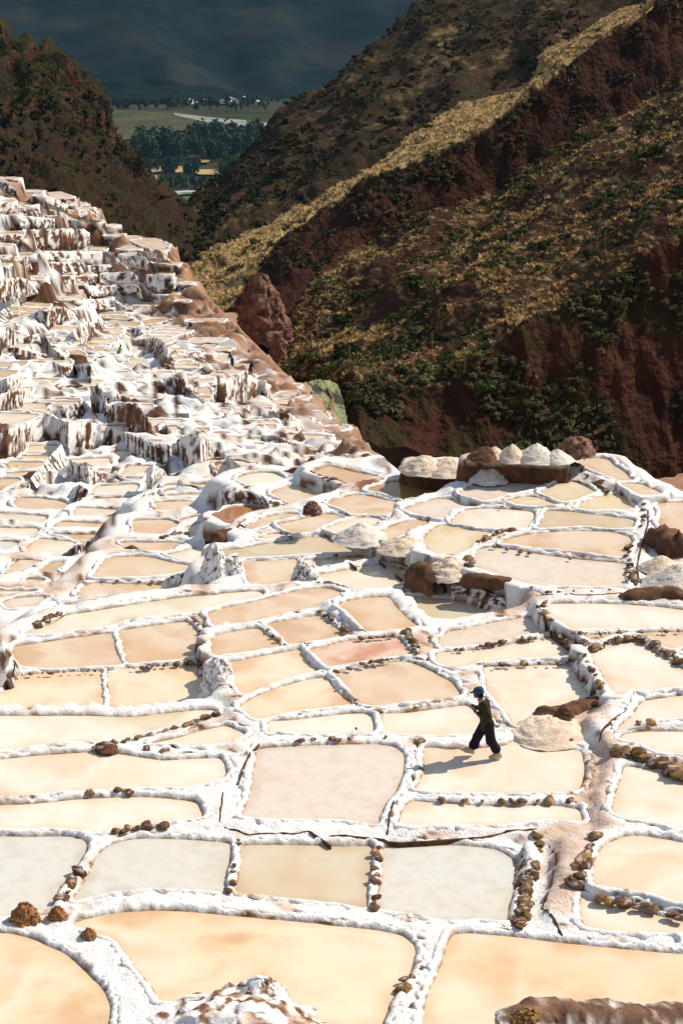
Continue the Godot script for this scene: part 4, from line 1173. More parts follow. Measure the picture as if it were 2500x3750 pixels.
	bluff("white salt bank, fifth from left in second row of banks down the left terraces", "w", "-29.24,-26.23,-252.91 -28.71,-26.19,-252.52 -28.17,-26.15,-252.15 -27.65,-26.12,-251.88 -27.15,-26.13,-251.69 -26.64,-26.14,-251.47 -26.12,-26.15,-251.22 -25.71,-26.29,-250.92 -25.47,-26.68,-250.67", "-28.92,-27.04,-252.66 -28.46,-27.12,-252.23 -28.01,-27.2,-251.82 -27.57,-27.3,-251.51 -27.12,-27.36,-251.3 -26.67,-27.4,-251.08 -26.21,-27.44,-250.82 -25.76,-27.47,-250.56 -25.31,-27.44,-250.43")
	bluff("red earth bank, sixth from left in second row of banks down the left terraces", "r", "-27.51,-25.92,-255.12 -26.78,-25.91,-254.41 -26.04,-25.89,-253.65 -25.34,-25.7,-253 -24.67,-25.4,-252.61 -24.08,-25.4,-252.26 -23.63,-25.89,-252.36 -23.2,-26.41,-252.67 -22.77,-26.93,-252.95", "-27.18,-26.47,-254.95 -26.57,-26.58,-254.2 -25.95,-26.68,-253.4 -25.33,-26.73,-252.68 -24.7,-26.71,-252.2 -24.08,-26.72,-251.85 -23.52,-26.86,-252.05 -22.98,-27.05,-252.47 -22.44,-27.24,-252.85")
	bluff("dark brown bank, first from left in third row of banks down the left terraces", "b", "-38.89,-23.75,-239.31 -38.26,-24.39,-240.21 -37.63,-25.01,-241.18 -36.9,-25.26,-242.56 -36.16,-25.5,-243.86 -35.41,-25.74,-245.13 -34.63,-25.98,-246.36 -33.84,-26.19,-247.47 -33.22,-26.9,-248.21", "-37.35,-25.88,-238.65 -36.78,-26.25,-239.63 -36.2,-26.56,-240.7 -35.64,-26.77,-242.09 -35.07,-26.97,-243.41 -34.48,-27.15,-244.69 -33.87,-27.31,-245.94 -33.25,-27.47,-247.08 -32.59,-27.64,-247.98")
	bluff("dark brown bank, second from left in third row of banks down the left terraces", "b", "-36.1,-26.17,-238.36 -35.57,-26.37,-239.38 -35.04,-26.57,-240.36 -34.5,-26.77,-241.38 -33.96,-26.99,-242.42 -33.42,-27.2,-243.43 -32.86,-27.4,-244.4 -32.33,-27.57,-245.6 -31.79,-27.6,-246.7", "-35.64,-27.24,-238.03 -35.13,-27.47,-239.04 -34.61,-27.69,-240.01 -34.09,-27.9,-241.03 -33.57,-28.1,-242.07 -33.04,-28.3,-243.09 -32.5,-28.49,-244.07 -32,-28.57,-245.29 -31.47,-28.62,-246.39")
	bluff("white salt bank, third from left in third row of banks down the left terraces", "w", "-33.15,-26.64,-247.72 -32.73,-26.7,-248.16 -32.29,-26.76,-248.55 -31.85,-26.81,-248.9 -31.43,-26.88,-249.39 -31,-26.94,-249.83 -30.56,-26.98,-250.2 -30.2,-27.18,-250.45 -30,-27.63,-250.54", "-32.99,-27.53,-247.44 -32.59,-27.67,-247.86 -32.18,-27.79,-248.23 -31.76,-27.9,-248.56 -31.36,-27.92,-249.07 -30.95,-27.91,-249.53 -30.54,-27.89,-249.92 -30.11,-27.86,-250.24 -29.68,-27.81,-250.48")
	bluff("red earth bank, fourth from left in third row of banks down the left terraces", "r", "-31.58,-25.09,-251.78 -31.1,-25.3,-251.56 -30.62,-25.52,-251.31 -30.2,-25.81,-251.03 -29.79,-26.13,-250.94 -29.39,-26.45,-250.79 -28.99,-26.78,-250.63 -28.61,-27.12,-250.59 -28.22,-27.46,-250.52", "-31.5,-27.24,-251.1 -31.1,-27.43,-250.9 -30.69,-27.61,-250.66 -30.27,-27.77,-250.42 -29.83,-27.83,-250.41 -29.38,-27.87,-250.35 -28.93,-27.89,-250.29 -28.49,-27.83,-250.37 -28.06,-27.77,-250.42")
	bluff("white salt bank, fifth from left in third row of banks down the left terraces", "w", "-31.42,-27.38,-246.36 -30.83,-27.46,-246.93 -30.22,-27.51,-247.34 -29.59,-27.53,-247.58 -28.95,-27.54,-247.74 -28.29,-27.52,-247.8 -27.63,-27.5,-247.78 -27.07,-27.71,-247.63 -26.63,-28.16,-247.33", "-31.26,-28.85,-245.9 -30.72,-28.96,-246.46 -30.15,-29.03,-246.86 -29.56,-29.08,-247.1 -28.96,-29.07,-247.26 -28.35,-29.04,-247.33 -27.73,-28.99,-247.32 -27.1,-28.95,-247.24 -26.47,-28.92,-247.09")
	bluff("white salt bank, sixth from left in third row of banks down the left terraces", "w", "-25.43,-27.6,-246.66 -24.83,-27.53,-246.03 -24.23,-27.46,-245.39 -23.65,-27.41,-244.93 -23.11,-27.41,-244.92 -22.57,-27.41,-244.92 -22.04,-27.41,-244.93 -21.72,-27.75,-245.34 -21.58,-28.39,-246.01", "-25.27,-29.07,-246.2 -24.74,-29.23,-245.5 -24.2,-29.39,-244.79 -23.66,-29.48,-244.29 -23.11,-29.43,-244.29 -22.55,-29.39,-244.31 -22,-29.36,-244.33 -21.59,-29.21,-244.88 -21.26,-28.99,-245.82")
	bluff("brown-streaked white bank, first from left in fourth row of banks down the left terraces", "m", "-38.4,-21.18,-209.67 -38.32,-21.7,-212.54 -38.22,-22.22,-215.39 -38.12,-22.71,-218.26 -37.99,-23.2,-221.13 -37.81,-23.77,-223.7 -37.59,-24.34,-226.08 -37.41,-25.08,-228.42 -37.19,-25.78,-230.55", "-38.4,-23.57,-208.93 -38.29,-24.05,-211.81 -38.15,-24.52,-214.68 -38.01,-24.97,-217.56 -37.85,-25.39,-220.45 -37.63,-25.81,-223.07 -37.35,-26.21,-225.5 -37.07,-26.55,-227.96 -36.75,-26.85,-230.22")
	bluff("brown-streaked white bank, second from left in fourth row of banks down the left terraces", "m", "-38.04,-24.85,-229.6 -37.78,-24.99,-230.32 -37.5,-25.12,-231 -37.22,-25.24,-231.65 -36.93,-25.36,-232.26 -36.63,-25.46,-232.81 -36.38,-25.71,-233.26 -36.17,-26.06,-233.7 -35.95,-26.4,-234.09", "-37.89,-25.77,-229.32 -37.66,-26,-230 -37.42,-26.23,-230.66 -37.18,-26.46,-231.28 -36.92,-26.67,-231.85 -36.65,-26.88,-232.37 -36.37,-27.07,-232.83 -36.09,-27.24,-233.33 -35.8,-27.4,-233.78")
	bluff("brown-streaked white bank, third from left in fourth row of banks down the left terraces", "m", "-35.36,-25.93,-212.97 -34.71,-25.58,-212.99 -33.96,-25.11,-212.34 -33.12,-25.11,-211.38 -32.86,-25.51,-214.02 -32.66,-25.83,-217.15 -32.18,-26.27,-218.81 -31.82,-27.02,-220.71 -31.55,-27.95,-223.21", "-35.22,-26.72,-212.73 -34.55,-26.98,-212.56 -33.77,-27.08,-211.73 -32.98,-27.12,-210.76 -32.71,-27.43,-213.43 -32.52,-27.78,-216.55 -32.06,-28.06,-218.26 -31.62,-28.39,-220.29 -31.27,-28.77,-222.95")
	bluff("dark brown bank, fourth from left in fourth row of banks down the left terraces", "b", "-28.96,-25.92,-208.34 -28.89,-26.13,-210.3 -28.83,-26.52,-212.45 -28.78,-27.18,-214.69 -28.79,-27.68,-217.13 -28.86,-27.91,-219.7 -28.92,-28.14,-222.32 -28.94,-28.78,-224.86 -28.9,-29.53,-227.19", "-28.69,-27.73,-207.78 -28.59,-28.07,-209.71 -28.51,-28.43,-211.86 -28.46,-28.8,-214.19 -28.44,-29.18,-216.67 -28.42,-29.53,-219.19 -28.45,-29.84,-221.79 -28.55,-30.1,-224.45 -28.61,-30.31,-226.95")
	bluff("brown-streaked white bank, fifth from left in fourth row of banks down the left terraces", "m", "-31.41,-28.72,-235.72 -31.05,-28.94,-236.81 -30.68,-29.17,-237.9 -30.29,-29.39,-238.93 -29.87,-29.53,-239.63 -29.38,-29.62,-239.82 -28.9,-29.79,-239.78 -28.41,-29.96,-239.66 -27.91,-30.11,-239.49", "-31.11,-29.74,-235.4 -30.72,-29.98,-236.49 -30.32,-30.23,-237.57 -29.91,-30.47,-238.59 -29.46,-30.63,-239.29 -28.94,-30.69,-239.49 -28.4,-30.71,-239.49 -27.85,-30.71,-239.43 -27.29,-30.7,-239.31")
	bluff("white salt bank, sixth from left in fourth row of banks down the left terraces", "w", "-32.32,-28.02,-240.7 -31.61,-28.29,-242.23 -30.88,-28.52,-243.6 -30.1,-28.71,-244.76 -29.25,-28.78,-245.34 -28.33,-28.75,-245.32 -27.39,-28.69,-245.15 -26.47,-28.68,-244.74 -25.77,-29.11,-243.18", "-32.01,-29.18,-240.34 -31.34,-29.48,-241.86 -30.64,-29.75,-243.22 -29.92,-29.83,-244.41 -29.12,-29.8,-245.02 -28.23,-29.79,-245 -27.33,-29.76,-244.82 -26.44,-29.76,-244.4 -25.61,-30.01,-242.9")
	bluff("brown-streaked white bank, first from left in fifth row of banks down the left terraces", "m", "-31.86,-19.05,-175.12 -31.56,-19.38,-176.2 -31.57,-20.11,-178.95 -31.88,-21.33,-182.95 -32.25,-22.66,-187.63 -32.25,-23.41,-190.46 -31.75,-23.37,-190.79 -31.51,-23.67,-192.66 -31.24,-23.95,-194.45", "-31.87,-21.49,-174.37 -31.58,-21.83,-175.45 -31.6,-22.39,-178.25 -31.84,-23.14,-182.39 -32.21,-23.99,-187.22 -32.21,-24.55,-190.11 -31.72,-24.69,-190.38 -31.49,-25.01,-192.25 -31.25,-25.28,-194.04")
	bluff("dark brown bank, second from left in fifth row of banks down the left terraces", "b", "-30.88,-23.57,-192.14 -29.97,-23.11,-189.33 -29.2,-22.75,-186.49 -28.6,-22.56,-183.62 -27.97,-22.33,-180.76 -27.25,-22.06,-178.3 -26.75,-22.12,-177.35 -26.34,-22.32,-177.32 -26.35,-23.18,-180.09", "-30.38,-25,-191.7 -29.66,-24.64,-188.86 -28.95,-24.27,-186.03 -28.25,-23.9,-183.21 -27.56,-23.51,-180.4 -26.92,-23.18,-177.96 -26.43,-23.09,-177.06 -26.09,-23.14,-177.07 -26.17,-23.63,-179.96")
	bluff("white salt bank, third from left in fifth row of banks down the left terraces", "w", "-29.9,-26.51,-204.16 -29.51,-26.04,-203.1 -29.13,-25.58,-202.04 -28.77,-25.16,-201.13 -28.7,-25.23,-202.4 -28.64,-25.32,-203.72 -28.62,-25.47,-205.39 -28.65,-25.87,-207.74 -28.65,-26.29,-210.06", "-29.64,-26.89,-204.04 -29.25,-26.81,-202.87 -28.86,-26.72,-201.69 -28.5,-26.66,-200.67 -28.38,-26.89,-201.89 -28.27,-27.13,-203.17 -28.22,-27.41,-204.79 -28.31,-27.77,-207.16 -28.38,-28.11,-209.5")
	bluff("white salt bank, fourth from left in fifth row of banks down the left terraces", "w", "-25.87,-28.8,-208.84 -25.98,-29.15,-211.62 -26.01,-29.38,-213.89 -25.98,-29.49,-215.64 -25.94,-29.59,-217.37 -25.9,-29.68,-219.1 -25.84,-29.75,-220.73 -25.73,-29.85,-222.34 -25.62,-29.95,-223.93", "-25.47,-29.45,-208.64 -25.47,-30,-211.36 -25.45,-30.37,-213.59 -25.48,-30.47,-215.34 -25.51,-30.56,-217.08 -25.53,-30.65,-218.8 -25.52,-30.72,-220.44 -25.5,-30.79,-222.05 -25.48,-30.85,-223.65")
	bluff("brown-streaked white bank, fifth from left in fifth row of banks down the left terraces", "m", "-25.71,-30.18,-224.68 -25.4,-30.05,-224.38 -25.09,-29.91,-224.05 -24.77,-29.76,-223.68 -24.47,-29.71,-223.43 -24.17,-29.7,-223.25 -23.89,-29.73,-223.08 -23.72,-29.98,-223.29 -23.55,-30.23,-223.52", "-25.56,-30.88,-224.46 -25.31,-30.85,-224.14 -25.05,-30.82,-223.77 -24.79,-30.77,-223.36 -24.54,-30.73,-223.11 -24.3,-30.69,-222.94 -24.06,-30.66,-222.8 -23.88,-30.65,-223.09 -23.7,-30.64,-223.39")
	bluff("dark brown bank, sixth from left in fifth row of banks down the left terraces", "b", "-23.82,-29.53,-216.43 -22.87,-28.98,-214.35 -21.89,-28.32,-211.76 -20.58,-26.91,-205.8 -19.39,-25.73,-199.71 -18.41,-25.02,-194.6 -17.59,-24.42,-189.66 -17.31,-25.05,-189.95 -17.05,-25.75,-190.49", "-23.82,-30.2,-216.22 -22.9,-29.87,-214.08 -22.01,-29.5,-211.4 -21.12,-28.72,-205.25 -20.19,-27.86,-199.05 -19.23,-27.13,-193.96 -18.32,-26.41,-189.05 -17.74,-26.53,-189.5 -17.17,-26.7,-190.2")
	bluff("white salt bank, first from left in sixth row of banks down the left terraces", "w", "-25.49,-15.25,-138.87 -24.98,-14.85,-137.5 -24.47,-14.45,-136.15 -24.43,-14.58,-137.23 -24.55,-14.94,-139.27 -24.65,-15.35,-141.33 -24.75,-15.77,-143.44 -25.1,-16.65,-146.22 -25.49,-17.61,-149.05", "-25.49,-16.16,-138.59 -25,-15.96,-137.16 -24.52,-15.77,-135.75 -24.46,-15.97,-136.8 -24.57,-16.34,-138.84 -24.68,-16.71,-140.92 -24.79,-17.09,-143.03 -25.09,-17.58,-145.94 -25.4,-18.08,-148.9")
	bluff("dark brown bank, second from left in sixth row of banks down the left terraces", "b", "-31.75,-21.51,-177.78 -31.15,-21.43,-177.08 -30.5,-21.29,-176.08 -30.1,-21.49,-176.39 -29.74,-21.77,-176.98 -29.34,-21.98,-177.4 -28.98,-22.22,-178.1 -28.59,-22.43,-178.7 -28.19,-22.62,-179.23", "-31.64,-22.23,-177.56 -31.11,-22.27,-176.82 -30.52,-22.24,-175.78 -30.14,-22.4,-176.11 -29.79,-22.59,-176.73 -29.4,-22.73,-177.17 -29.06,-22.91,-177.89 -28.69,-23.06,-178.5 -28.31,-23.2,-179.05")
	bluff("dark brown bank, third from left in sixth row of banks down the left terraces", "b", "-25.69,-20.18,-165.87 -24.94,-19.95,-163.97 -24.19,-19.68,-161.98 -23.84,-19.88,-162.98 -23.62,-20.29,-164.97 -22.71,-19.54,-162.13 -21.73,-18.63,-158.61 -21.14,-18.38,-157.38 -21.34,-19.59,-160.64", "-25.26,-21.22,-165.55 -24.55,-20.96,-163.66 -23.83,-20.67,-161.68 -23.52,-20.87,-162.68 -23.34,-21.24,-164.68 -22.55,-20.76,-161.75 -21.68,-20.15,-158.14 -21.13,-20.05,-156.87 -21.13,-20.8,-160.27")
	bluff("dark brown bank, fourth from left in sixth row of banks down the left terraces", "b", "-22.56,-17.99,-148.18 -22.33,-18.11,-148.76 -22.09,-18.22,-149.29 -21.84,-18.31,-149.77 -21.55,-18.36,-150.02 -21.2,-18.33,-149.81 -20.87,-18.32,-149.67 -20.56,-18.37,-149.77 -20.31,-18.51,-150.23", "-22.56,-18.37,-148.06 -22.33,-18.49,-148.64 -22.09,-18.59,-149.17 -21.84,-18.69,-149.66 -21.55,-18.74,-149.9 -21.2,-18.71,-149.69 -20.87,-18.71,-149.55 -20.56,-18.76,-149.65 -20.31,-18.9,-150.11")
	bluff("dark brown bank, fifth from left in sixth row of banks down the left terraces", "b", "-15.59,-21.08,-163.35 -15.25,-20.97,-163.05 -14.93,-20.86,-162.75 -14.6,-20.74,-162.45 -14.22,-20.58,-161.45 -13.83,-20.37,-160.27 -13.47,-20.19,-159.06 -13.28,-20.31,-158.47 -13.17,-20.68,-158.93", "-15.59,-22.18,-163.02 -15.24,-22.17,-162.69 -14.88,-22.16,-162.35 -14.53,-22.14,-162.02 -14.14,-22.01,-161.01 -13.75,-21.84,-159.82 -13.35,-21.67,-158.61 -13,-21.61,-158.07 -12.73,-21.75,-158.6")
	bluff("brown-streaked white bank, sixth from left in sixth row of banks down the left terraces", "m", "-10.49,-19.51,-157.43 -9.9,-19.74,-157.64 -9.41,-20.22,-159.6 -8.98,-20.92,-163.04 -8.61,-21.62,-167.16 -8.16,-22.37,-169.51 -7.63,-22.97,-170.75 -6.92,-22.79,-169.34 -6.76,-24.04,-171.87", "-10.6,-21.73,-156.76 -9.99,-21.95,-156.97 -9.48,-22.48,-158.91 -9.02,-23.27,-162.33 -8.58,-24.17,-166.38 -8.02,-24.78,-168.77 -7.39,-25.2,-170.07 -6.67,-25.01,-168.66 -6.15,-25.54,-171.42")
	bluff("brown-streaked white bank, first from left in seventh row of banks down the left terraces", "m", "-22.58,-12.22,-122.73 -22.56,-12.51,-124.19 -22.57,-12.83,-125.79 -22.53,-13.11,-127.24 -22.41,-13.3,-128.25 -22.28,-13.49,-129.24 -22.29,-13.92,-131.01 -22.39,-14.62,-133.15 -22.49,-15.34,-135.33", "-22.58,-13.46,-122.35 -22.55,-13.75,-123.82 -22.53,-14.08,-125.41 -22.47,-14.38,-126.85 -22.32,-14.61,-127.85 -22.17,-14.83,-128.83 -22.17,-15.18,-130.63 -22.24,-15.6,-132.86 -22.32,-16.02,-135.13")
	bluff("white salt bank, second from left in seventh row of banks down the left terraces", "w", "-20.13,-14.64,-126.16 -19.49,-14.15,-124.92 -18.87,-13.59,-123.62 -18.46,-13.36,-123.6 -18.1,-13.29,-124.07 -17.77,-13.29,-124.8 -17.39,-13.24,-125.21 -16.96,-13.28,-123.9 -16.53,-13.37,-122.97", "-19.96,-14.67,-126.13 -19.31,-14.5,-124.81 -18.65,-14.29,-123.4 -18.16,-14.3,-123.31 -17.74,-14.38,-123.73 -17.36,-14.51,-124.43 -16.93,-14.58,-124.8 -16.3,-14.37,-123.56 -15.72,-14.22,-122.71")
	bluff("dark brown bank, third from left in seventh row of banks down the left terraces", "b", "-17.28,-12.97,-127.86 -16.93,-12.73,-127.08 -16.58,-12.49,-126.3 -16.3,-12.47,-125.46 -16.05,-12.47,-124.74 -15.81,-12.5,-124.11 -15.69,-12.59,-123.48 -15.64,-12.83,-123.45 -15.66,-13.21,-123.96", "-16.95,-15.01,-127.24 -16.75,-14.87,-126.43 -16.55,-14.73,-125.62 -16.35,-14.59,-124.81 -16.16,-14.47,-124.13 -15.98,-14.36,-123.54 -15.8,-14.26,-122.97 -15.7,-14.27,-123.01 -15.67,-14.38,-123.61")
	bluff("white salt bank, fourth from left in seventh row of banks down the left terraces", "w", "-18.05,-16.84,-141.62 -17.81,-16.8,-141.61 -17.58,-16.76,-141.59 -17.35,-16.77,-141.62 -17.21,-16.99,-142.01 -17.05,-17.21,-142.39 -16.96,-17.49,-142.74 -16.88,-17.78,-143.07 -16.79,-18.06,-143.39", "-17.95,-17.64,-141.38 -17.76,-17.66,-141.34 -17.56,-17.69,-141.3 -17.36,-17.72,-141.33 -17.22,-17.83,-141.75 -17.07,-17.94,-142.17 -16.92,-18.04,-142.57 -16.76,-18.14,-142.96 -16.6,-18.24,-143.33")
	bluff("shaggy rust bank, fifth from left in seventh row of banks down the left terraces", "o", "-15.56,-13.15,-123.08 -14.99,-12.85,-122.34 -14.34,-12.42,-120.95 -13.63,-11.86,-118.9 -12.96,-11.44,-116.73 -12.35,-11.14,-114.66 -11.95,-11.19,-113.5 -11.74,-11.57,-113.41 -12.03,-13.12,-117.47", "-15.56,-14.23,-122.75 -15,-14.13,-121.95 -14.4,-13.92,-120.5 -13.74,-13.55,-118.39 -13.09,-13.15,-116.21 -12.45,-12.76,-114.17 -11.92,-12.6,-113.08 -11.5,-12.67,-113.08 -11.57,-13.57,-117.33")
	bluff("brown-streaked white bank, sixth from left in seventh row of banks down the left terraces", "m", "-13.03,-20.59,-158.56 -12.57,-20.11,-155.43 -12.12,-19.63,-152.3 -11.68,-19.14,-149.22 -11.24,-18.83,-147.5 -10.85,-18.72,-146.67 -10.74,-19.41,-149.38 -10.76,-20.28,-153.71 -10.81,-21.27,-158.53", "-12.92,-21.66,-158.23 -12.41,-21.12,-155.12 -11.91,-20.58,-152.01 -11.43,-20.04,-148.95 -11,-19.75,-147.22 -10.61,-19.65,-146.39 -10.55,-20.2,-149.14 -10.62,-21.05,-153.47 -10.7,-22.02,-158.31")
	bluff("dark brown bank, first from left in eighth row of banks down the left terraces", "b", "-18.68,-8.84,-100.92 -18.52,-8.83,-101.18 -18.36,-8.82,-101.46 -18.23,-8.86,-101.89 -18.14,-8.96,-102.57 -18.1,-9.18,-103.62 -18.13,-9.51,-105.06 -18.16,-9.84,-106.56 -18.2,-10.2,-108.12", "-18.69,-10.34,-100.47 -18.51,-10.38,-100.71 -18.33,-10.44,-100.98 -18.17,-10.51,-101.4 -18.07,-10.63,-102.06 -18.06,-10.81,-103.13 -18.15,-11.05,-104.6 -18.25,-11.3,-106.12 -18.35,-11.56,-107.71")
	bluff("white salt bank, second from left in eighth row of banks down the left terraces", "w", "-18.28,-10.25,-108.18 -18.08,-10.32,-108.82 -17.86,-10.37,-109.41 -17.61,-10.34,-109.81 -17.35,-10.34,-110.12 -17.01,-10.38,-109.99 -16.59,-10.3,-109.18 -15.99,-9.88,-107.01 -15.3,-9.26,-104.39", "-18.29,-11.58,-107.78 -18.05,-11.72,-108.4 -17.8,-11.84,-108.97 -17.51,-11.93,-109.33 -17.21,-11.99,-109.62 -16.85,-11.98,-109.5 -16.41,-11.86,-108.71 -15.89,-11.49,-106.53 -15.37,-11.04,-103.85")
	bluff("brown-streaked white bank, third from left in eighth row of banks down the left terraces", "m", "-15.2,-8.92,-103.27 -14.71,-9.27,-104.88 -14.2,-9.83,-106.48 -13.54,-10.14,-106.89 -12.75,-10.18,-106.12 -11.65,-9.47,-102.68 -10.62,-8.78,-99.27 -9.8,-8.57,-97.64 -9.06,-8.45,-96.98", "-15.28,-10.85,-102.69 -14.78,-11.1,-104.33 -14.28,-11.36,-106.01 -13.58,-11.42,-106.51 -12.73,-11.27,-105.8 -11.66,-10.62,-102.34 -10.63,-9.94,-98.92 -9.77,-9.58,-97.33 -9,-9.4,-96.69")
	bluff("white salt bank, fourth from left in eighth row of banks down the left terraces", "w", "-12.45,-17,-135.69 -12.26,-16.9,-135.36 -12.08,-16.8,-135.04 -11.89,-16.71,-134.71 -11.71,-16.61,-134.38 -11.5,-16.44,-133.76 -11.28,-16.21,-132.89 -11.05,-15.98,-132.03 -10.83,-15.75,-131.17", "-12.06,-17.32,-135.59 -11.91,-17.27,-135.25 -11.75,-17.23,-134.91 -11.59,-17.18,-134.57 -11.44,-17.13,-134.22 -11.27,-17.02,-133.58 -11.09,-16.86,-132.69 -10.91,-16.71,-131.81 -10.74,-16.55,-130.93")
	bluff("brown-streaked white bank, fifth from left in eighth row of banks down the left terraces", "m", "-5.3,-14.41,-120.91 -5,-14.47,-120.97 -4.69,-14.53,-120.96 -4.29,-13.88,-118.39 -3.91,-13.21,-115.7 -3.63,-13.38,-116.06 -3.37,-13.68,-116.75 -3.13,-14.26,-118.43 -2.89,-14.89,-120.26", "-5.05,-15.02,-120.72 -4.75,-15.08,-120.78 -4.45,-15.13,-120.78 -4.1,-14.57,-118.18 -3.77,-13.96,-115.47 -3.49,-14.07,-115.85 -3.22,-14.26,-116.58 -2.97,-14.69,-118.3 -2.72,-15.15,-120.18")
	bluff("dark brown bank, sixth from left in eighth row of banks down the left terraces", "b", "-5.91,-20.48,-149.85 -5.57,-20.1,-148.21 -5.24,-19.72,-146.56 -4.94,-19.56,-145.76 -4.67,-19.58,-145.71 -4.4,-19.61,-145.66 -4.12,-19.64,-145.65 -3.91,-20.08,-146.8 -3.7,-20.52,-147.92", "-5.28,-21.39,-149.58 -5.05,-21.08,-147.91 -4.83,-20.76,-146.25 -4.62,-20.61,-145.44 -4.41,-20.63,-145.39 -4.2,-20.65,-145.34 -3.99,-20.67,-145.34 -3.82,-20.95,-146.54 -3.65,-21.22,-147.71")
	bluff("white salt bank, first from left in ninth row of banks down the left terraces", "w", "-15.16,-7.95,-89.29 -15.27,-8.26,-91.07 -15.38,-8.58,-92.92 -15.41,-8.8,-94.38 -15.37,-8.91,-95.5 -15.28,-8.88,-96.2 -15.22,-8.92,-97.15 -15.31,-9.27,-99.17 -15.4,-9.63,-101.25", "-14.66,-8.57,-89.11 -14.82,-8.87,-90.89 -14.99,-9.19,-92.74 -15.03,-9.43,-94.19 -14.96,-9.61,-95.29 -14.8,-9.72,-95.95 -14.7,-9.86,-96.87 -14.85,-10.2,-98.88 -15,-10.55,-100.97")
	bluff("brown-streaked white bank, second from left in ninth row of banks down the left terraces", "m", "-14.05,-8.54,-94.63 -13.29,-7.87,-91.78 -12.64,-7.36,-89.42 -12.26,-7.39,-88.87 -12.05,-7.77,-90.04 -11.77,-8.02,-90.69 -11.43,-8.16,-90.8 -11.07,-8.24,-90.64 -10.65,-8.17,-89.76", "-13.91,-9.41,-94.37 -13.22,-8.88,-91.48 -12.57,-8.42,-89.1 -12.17,-8.3,-88.59 -11.96,-8.51,-89.82 -11.64,-8.61,-90.51 -11.24,-8.62,-90.66 -10.8,-8.57,-90.54 -10.29,-8.31,-89.72")
	bluff("white salt bank, third from left in ninth row of banks down the left terraces", "w", "-9.05,-6.23,-84.99 -8.82,-5.91,-84.21 -8.6,-5.59,-83.43 -8.48,-5.67,-83.68 -8.41,-5.95,-84.39 -8.33,-6.23,-85.11 -8.26,-6.47,-85.6 -8.22,-6.75,-86.05 -8.18,-7.04,-86.51", "-9.02,-7.14,-84.71 -8.83,-6.95,-83.9 -8.64,-6.76,-83.08 -8.59,-6.79,-83.35 -8.59,-6.92,-84.1 -8.6,-7.06,-84.87 -8.56,-7.14,-85.4 -8.51,-7.22,-85.91 -8.46,-7.31,-86.43")
	bluff("brown-streaked white bank, fourth from left in ninth row of banks down the left terraces", "m", "-8.78,-7.95,-95.26 -8.01,-6.64,-91.75 -7.33,-5.66,-89.24 -6.86,-5.65,-88.92 -6.66,-6.81,-91.87 -6.42,-7.92,-94.61 -5.71,-7.02,-90.27 -4.84,-5.13,-82.67 -4.34,-4.74,-80.26", "-8.79,-9.02,-94.94 -7.99,-8.16,-91.3 -7.29,-7.48,-88.7 -6.78,-7.35,-88.41 -6.55,-8.07,-91.5 -6.29,-8.73,-94.37 -5.53,-7.59,-90.09 -4.68,-5.61,-82.53 -4.11,-4.99,-80.18")
	bluff("dark brown bank, fifth from left in ninth row of banks down the left terraces", "b", "-2.02,-1.73,-70.23 -1.86,-1.68,-70.09 -1.7,-1.63,-69.96 -1.54,-1.58,-69.82 -1.39,-1.51,-69.69 -1.23,-1.46,-69.59 -1.08,-1.4,-69.48 -0.93,-1.39,-69.37 -0.77,-1.39,-69.27", "-2.47,-1.92,-70.18 -2.34,-1.92,-70.02 -2.22,-1.92,-69.87 -2.1,-1.92,-69.72 -1.98,-1.92,-69.57 -1.86,-1.92,-69.45 -1.74,-1.92,-69.32 -1.61,-1.92,-69.22 -1.49,-1.92,-69.11")
	bluff("brown-streaked white bank, sixth from left in ninth row of banks down the left terraces", "m", "-1.46,-1.6,-68.92 -1.18,-1.03,-66.7 -0.94,-1.04,-66.45 -0.7,-1.04,-66.19 -0.47,-1.05,-65.93 -0.23,-1.04,-65.7 0.01,-1.03,-65.51 0.25,-1.11,-65.73 0.48,-0.33,-63.19", "-1.62,-1.92,-68.83 -1.35,-1.32,-66.61 -1.12,-1.32,-66.37 -0.9,-1.32,-66.11 -0.67,-1.32,-65.85 -0.45,-1.32,-65.61 -0.22,-1.32,-65.42 -0.01,-1.32,-65.67 0.2,-0.46,-63.15")
	bluff("dark brown bank, first from left in tenth row of banks down the left terraces", "b", "-12.62,-4.23,-64.91 -12.44,-4.16,-64.68 -12.26,-4.09,-64.45 -12.08,-4.02,-64.21 -11.9,-3.95,-63.97 -11.71,-3.86,-63.7 -11.53,-3.77,-63.44 -11.35,-3.69,-63.16 -11.16,-3.61,-62.89", "-12.63,-4.56,-64.81 -12.44,-4.48,-64.59 -12.26,-4.41,-64.35 -12.07,-4.33,-64.12 -11.89,-4.25,-63.88 -11.7,-4.17,-63.61 -11.51,-4.08,-63.35 -11.33,-4,-63.08 -11.14,-3.91,-62.8")
	bluff("white salt bank, second from left in tenth row of banks down the left terraces", "w", "-15.76,-7.7,-86.53 -15.62,-7.6,-86.51 -15.48,-7.51,-86.49 -15.38,-7.49,-86.72 -15.35,-7.62,-87.37 -15.3,-7.75,-87.95 -15.2,-7.8,-88.25 -15.13,-7.95,-88.52 -15.09,-8.17,-88.78", "-15.97,-8.16,-86.39 -15.8,-8.15,-86.34 -15.64,-8.14,-86.3 -15.53,-8.17,-86.52 -15.51,-8.27,-87.17 -15.48,-8.37,-87.77 -15.37,-8.41,-88.07 -15.27,-8.46,-88.37 -15.16,-8.51,-88.68")
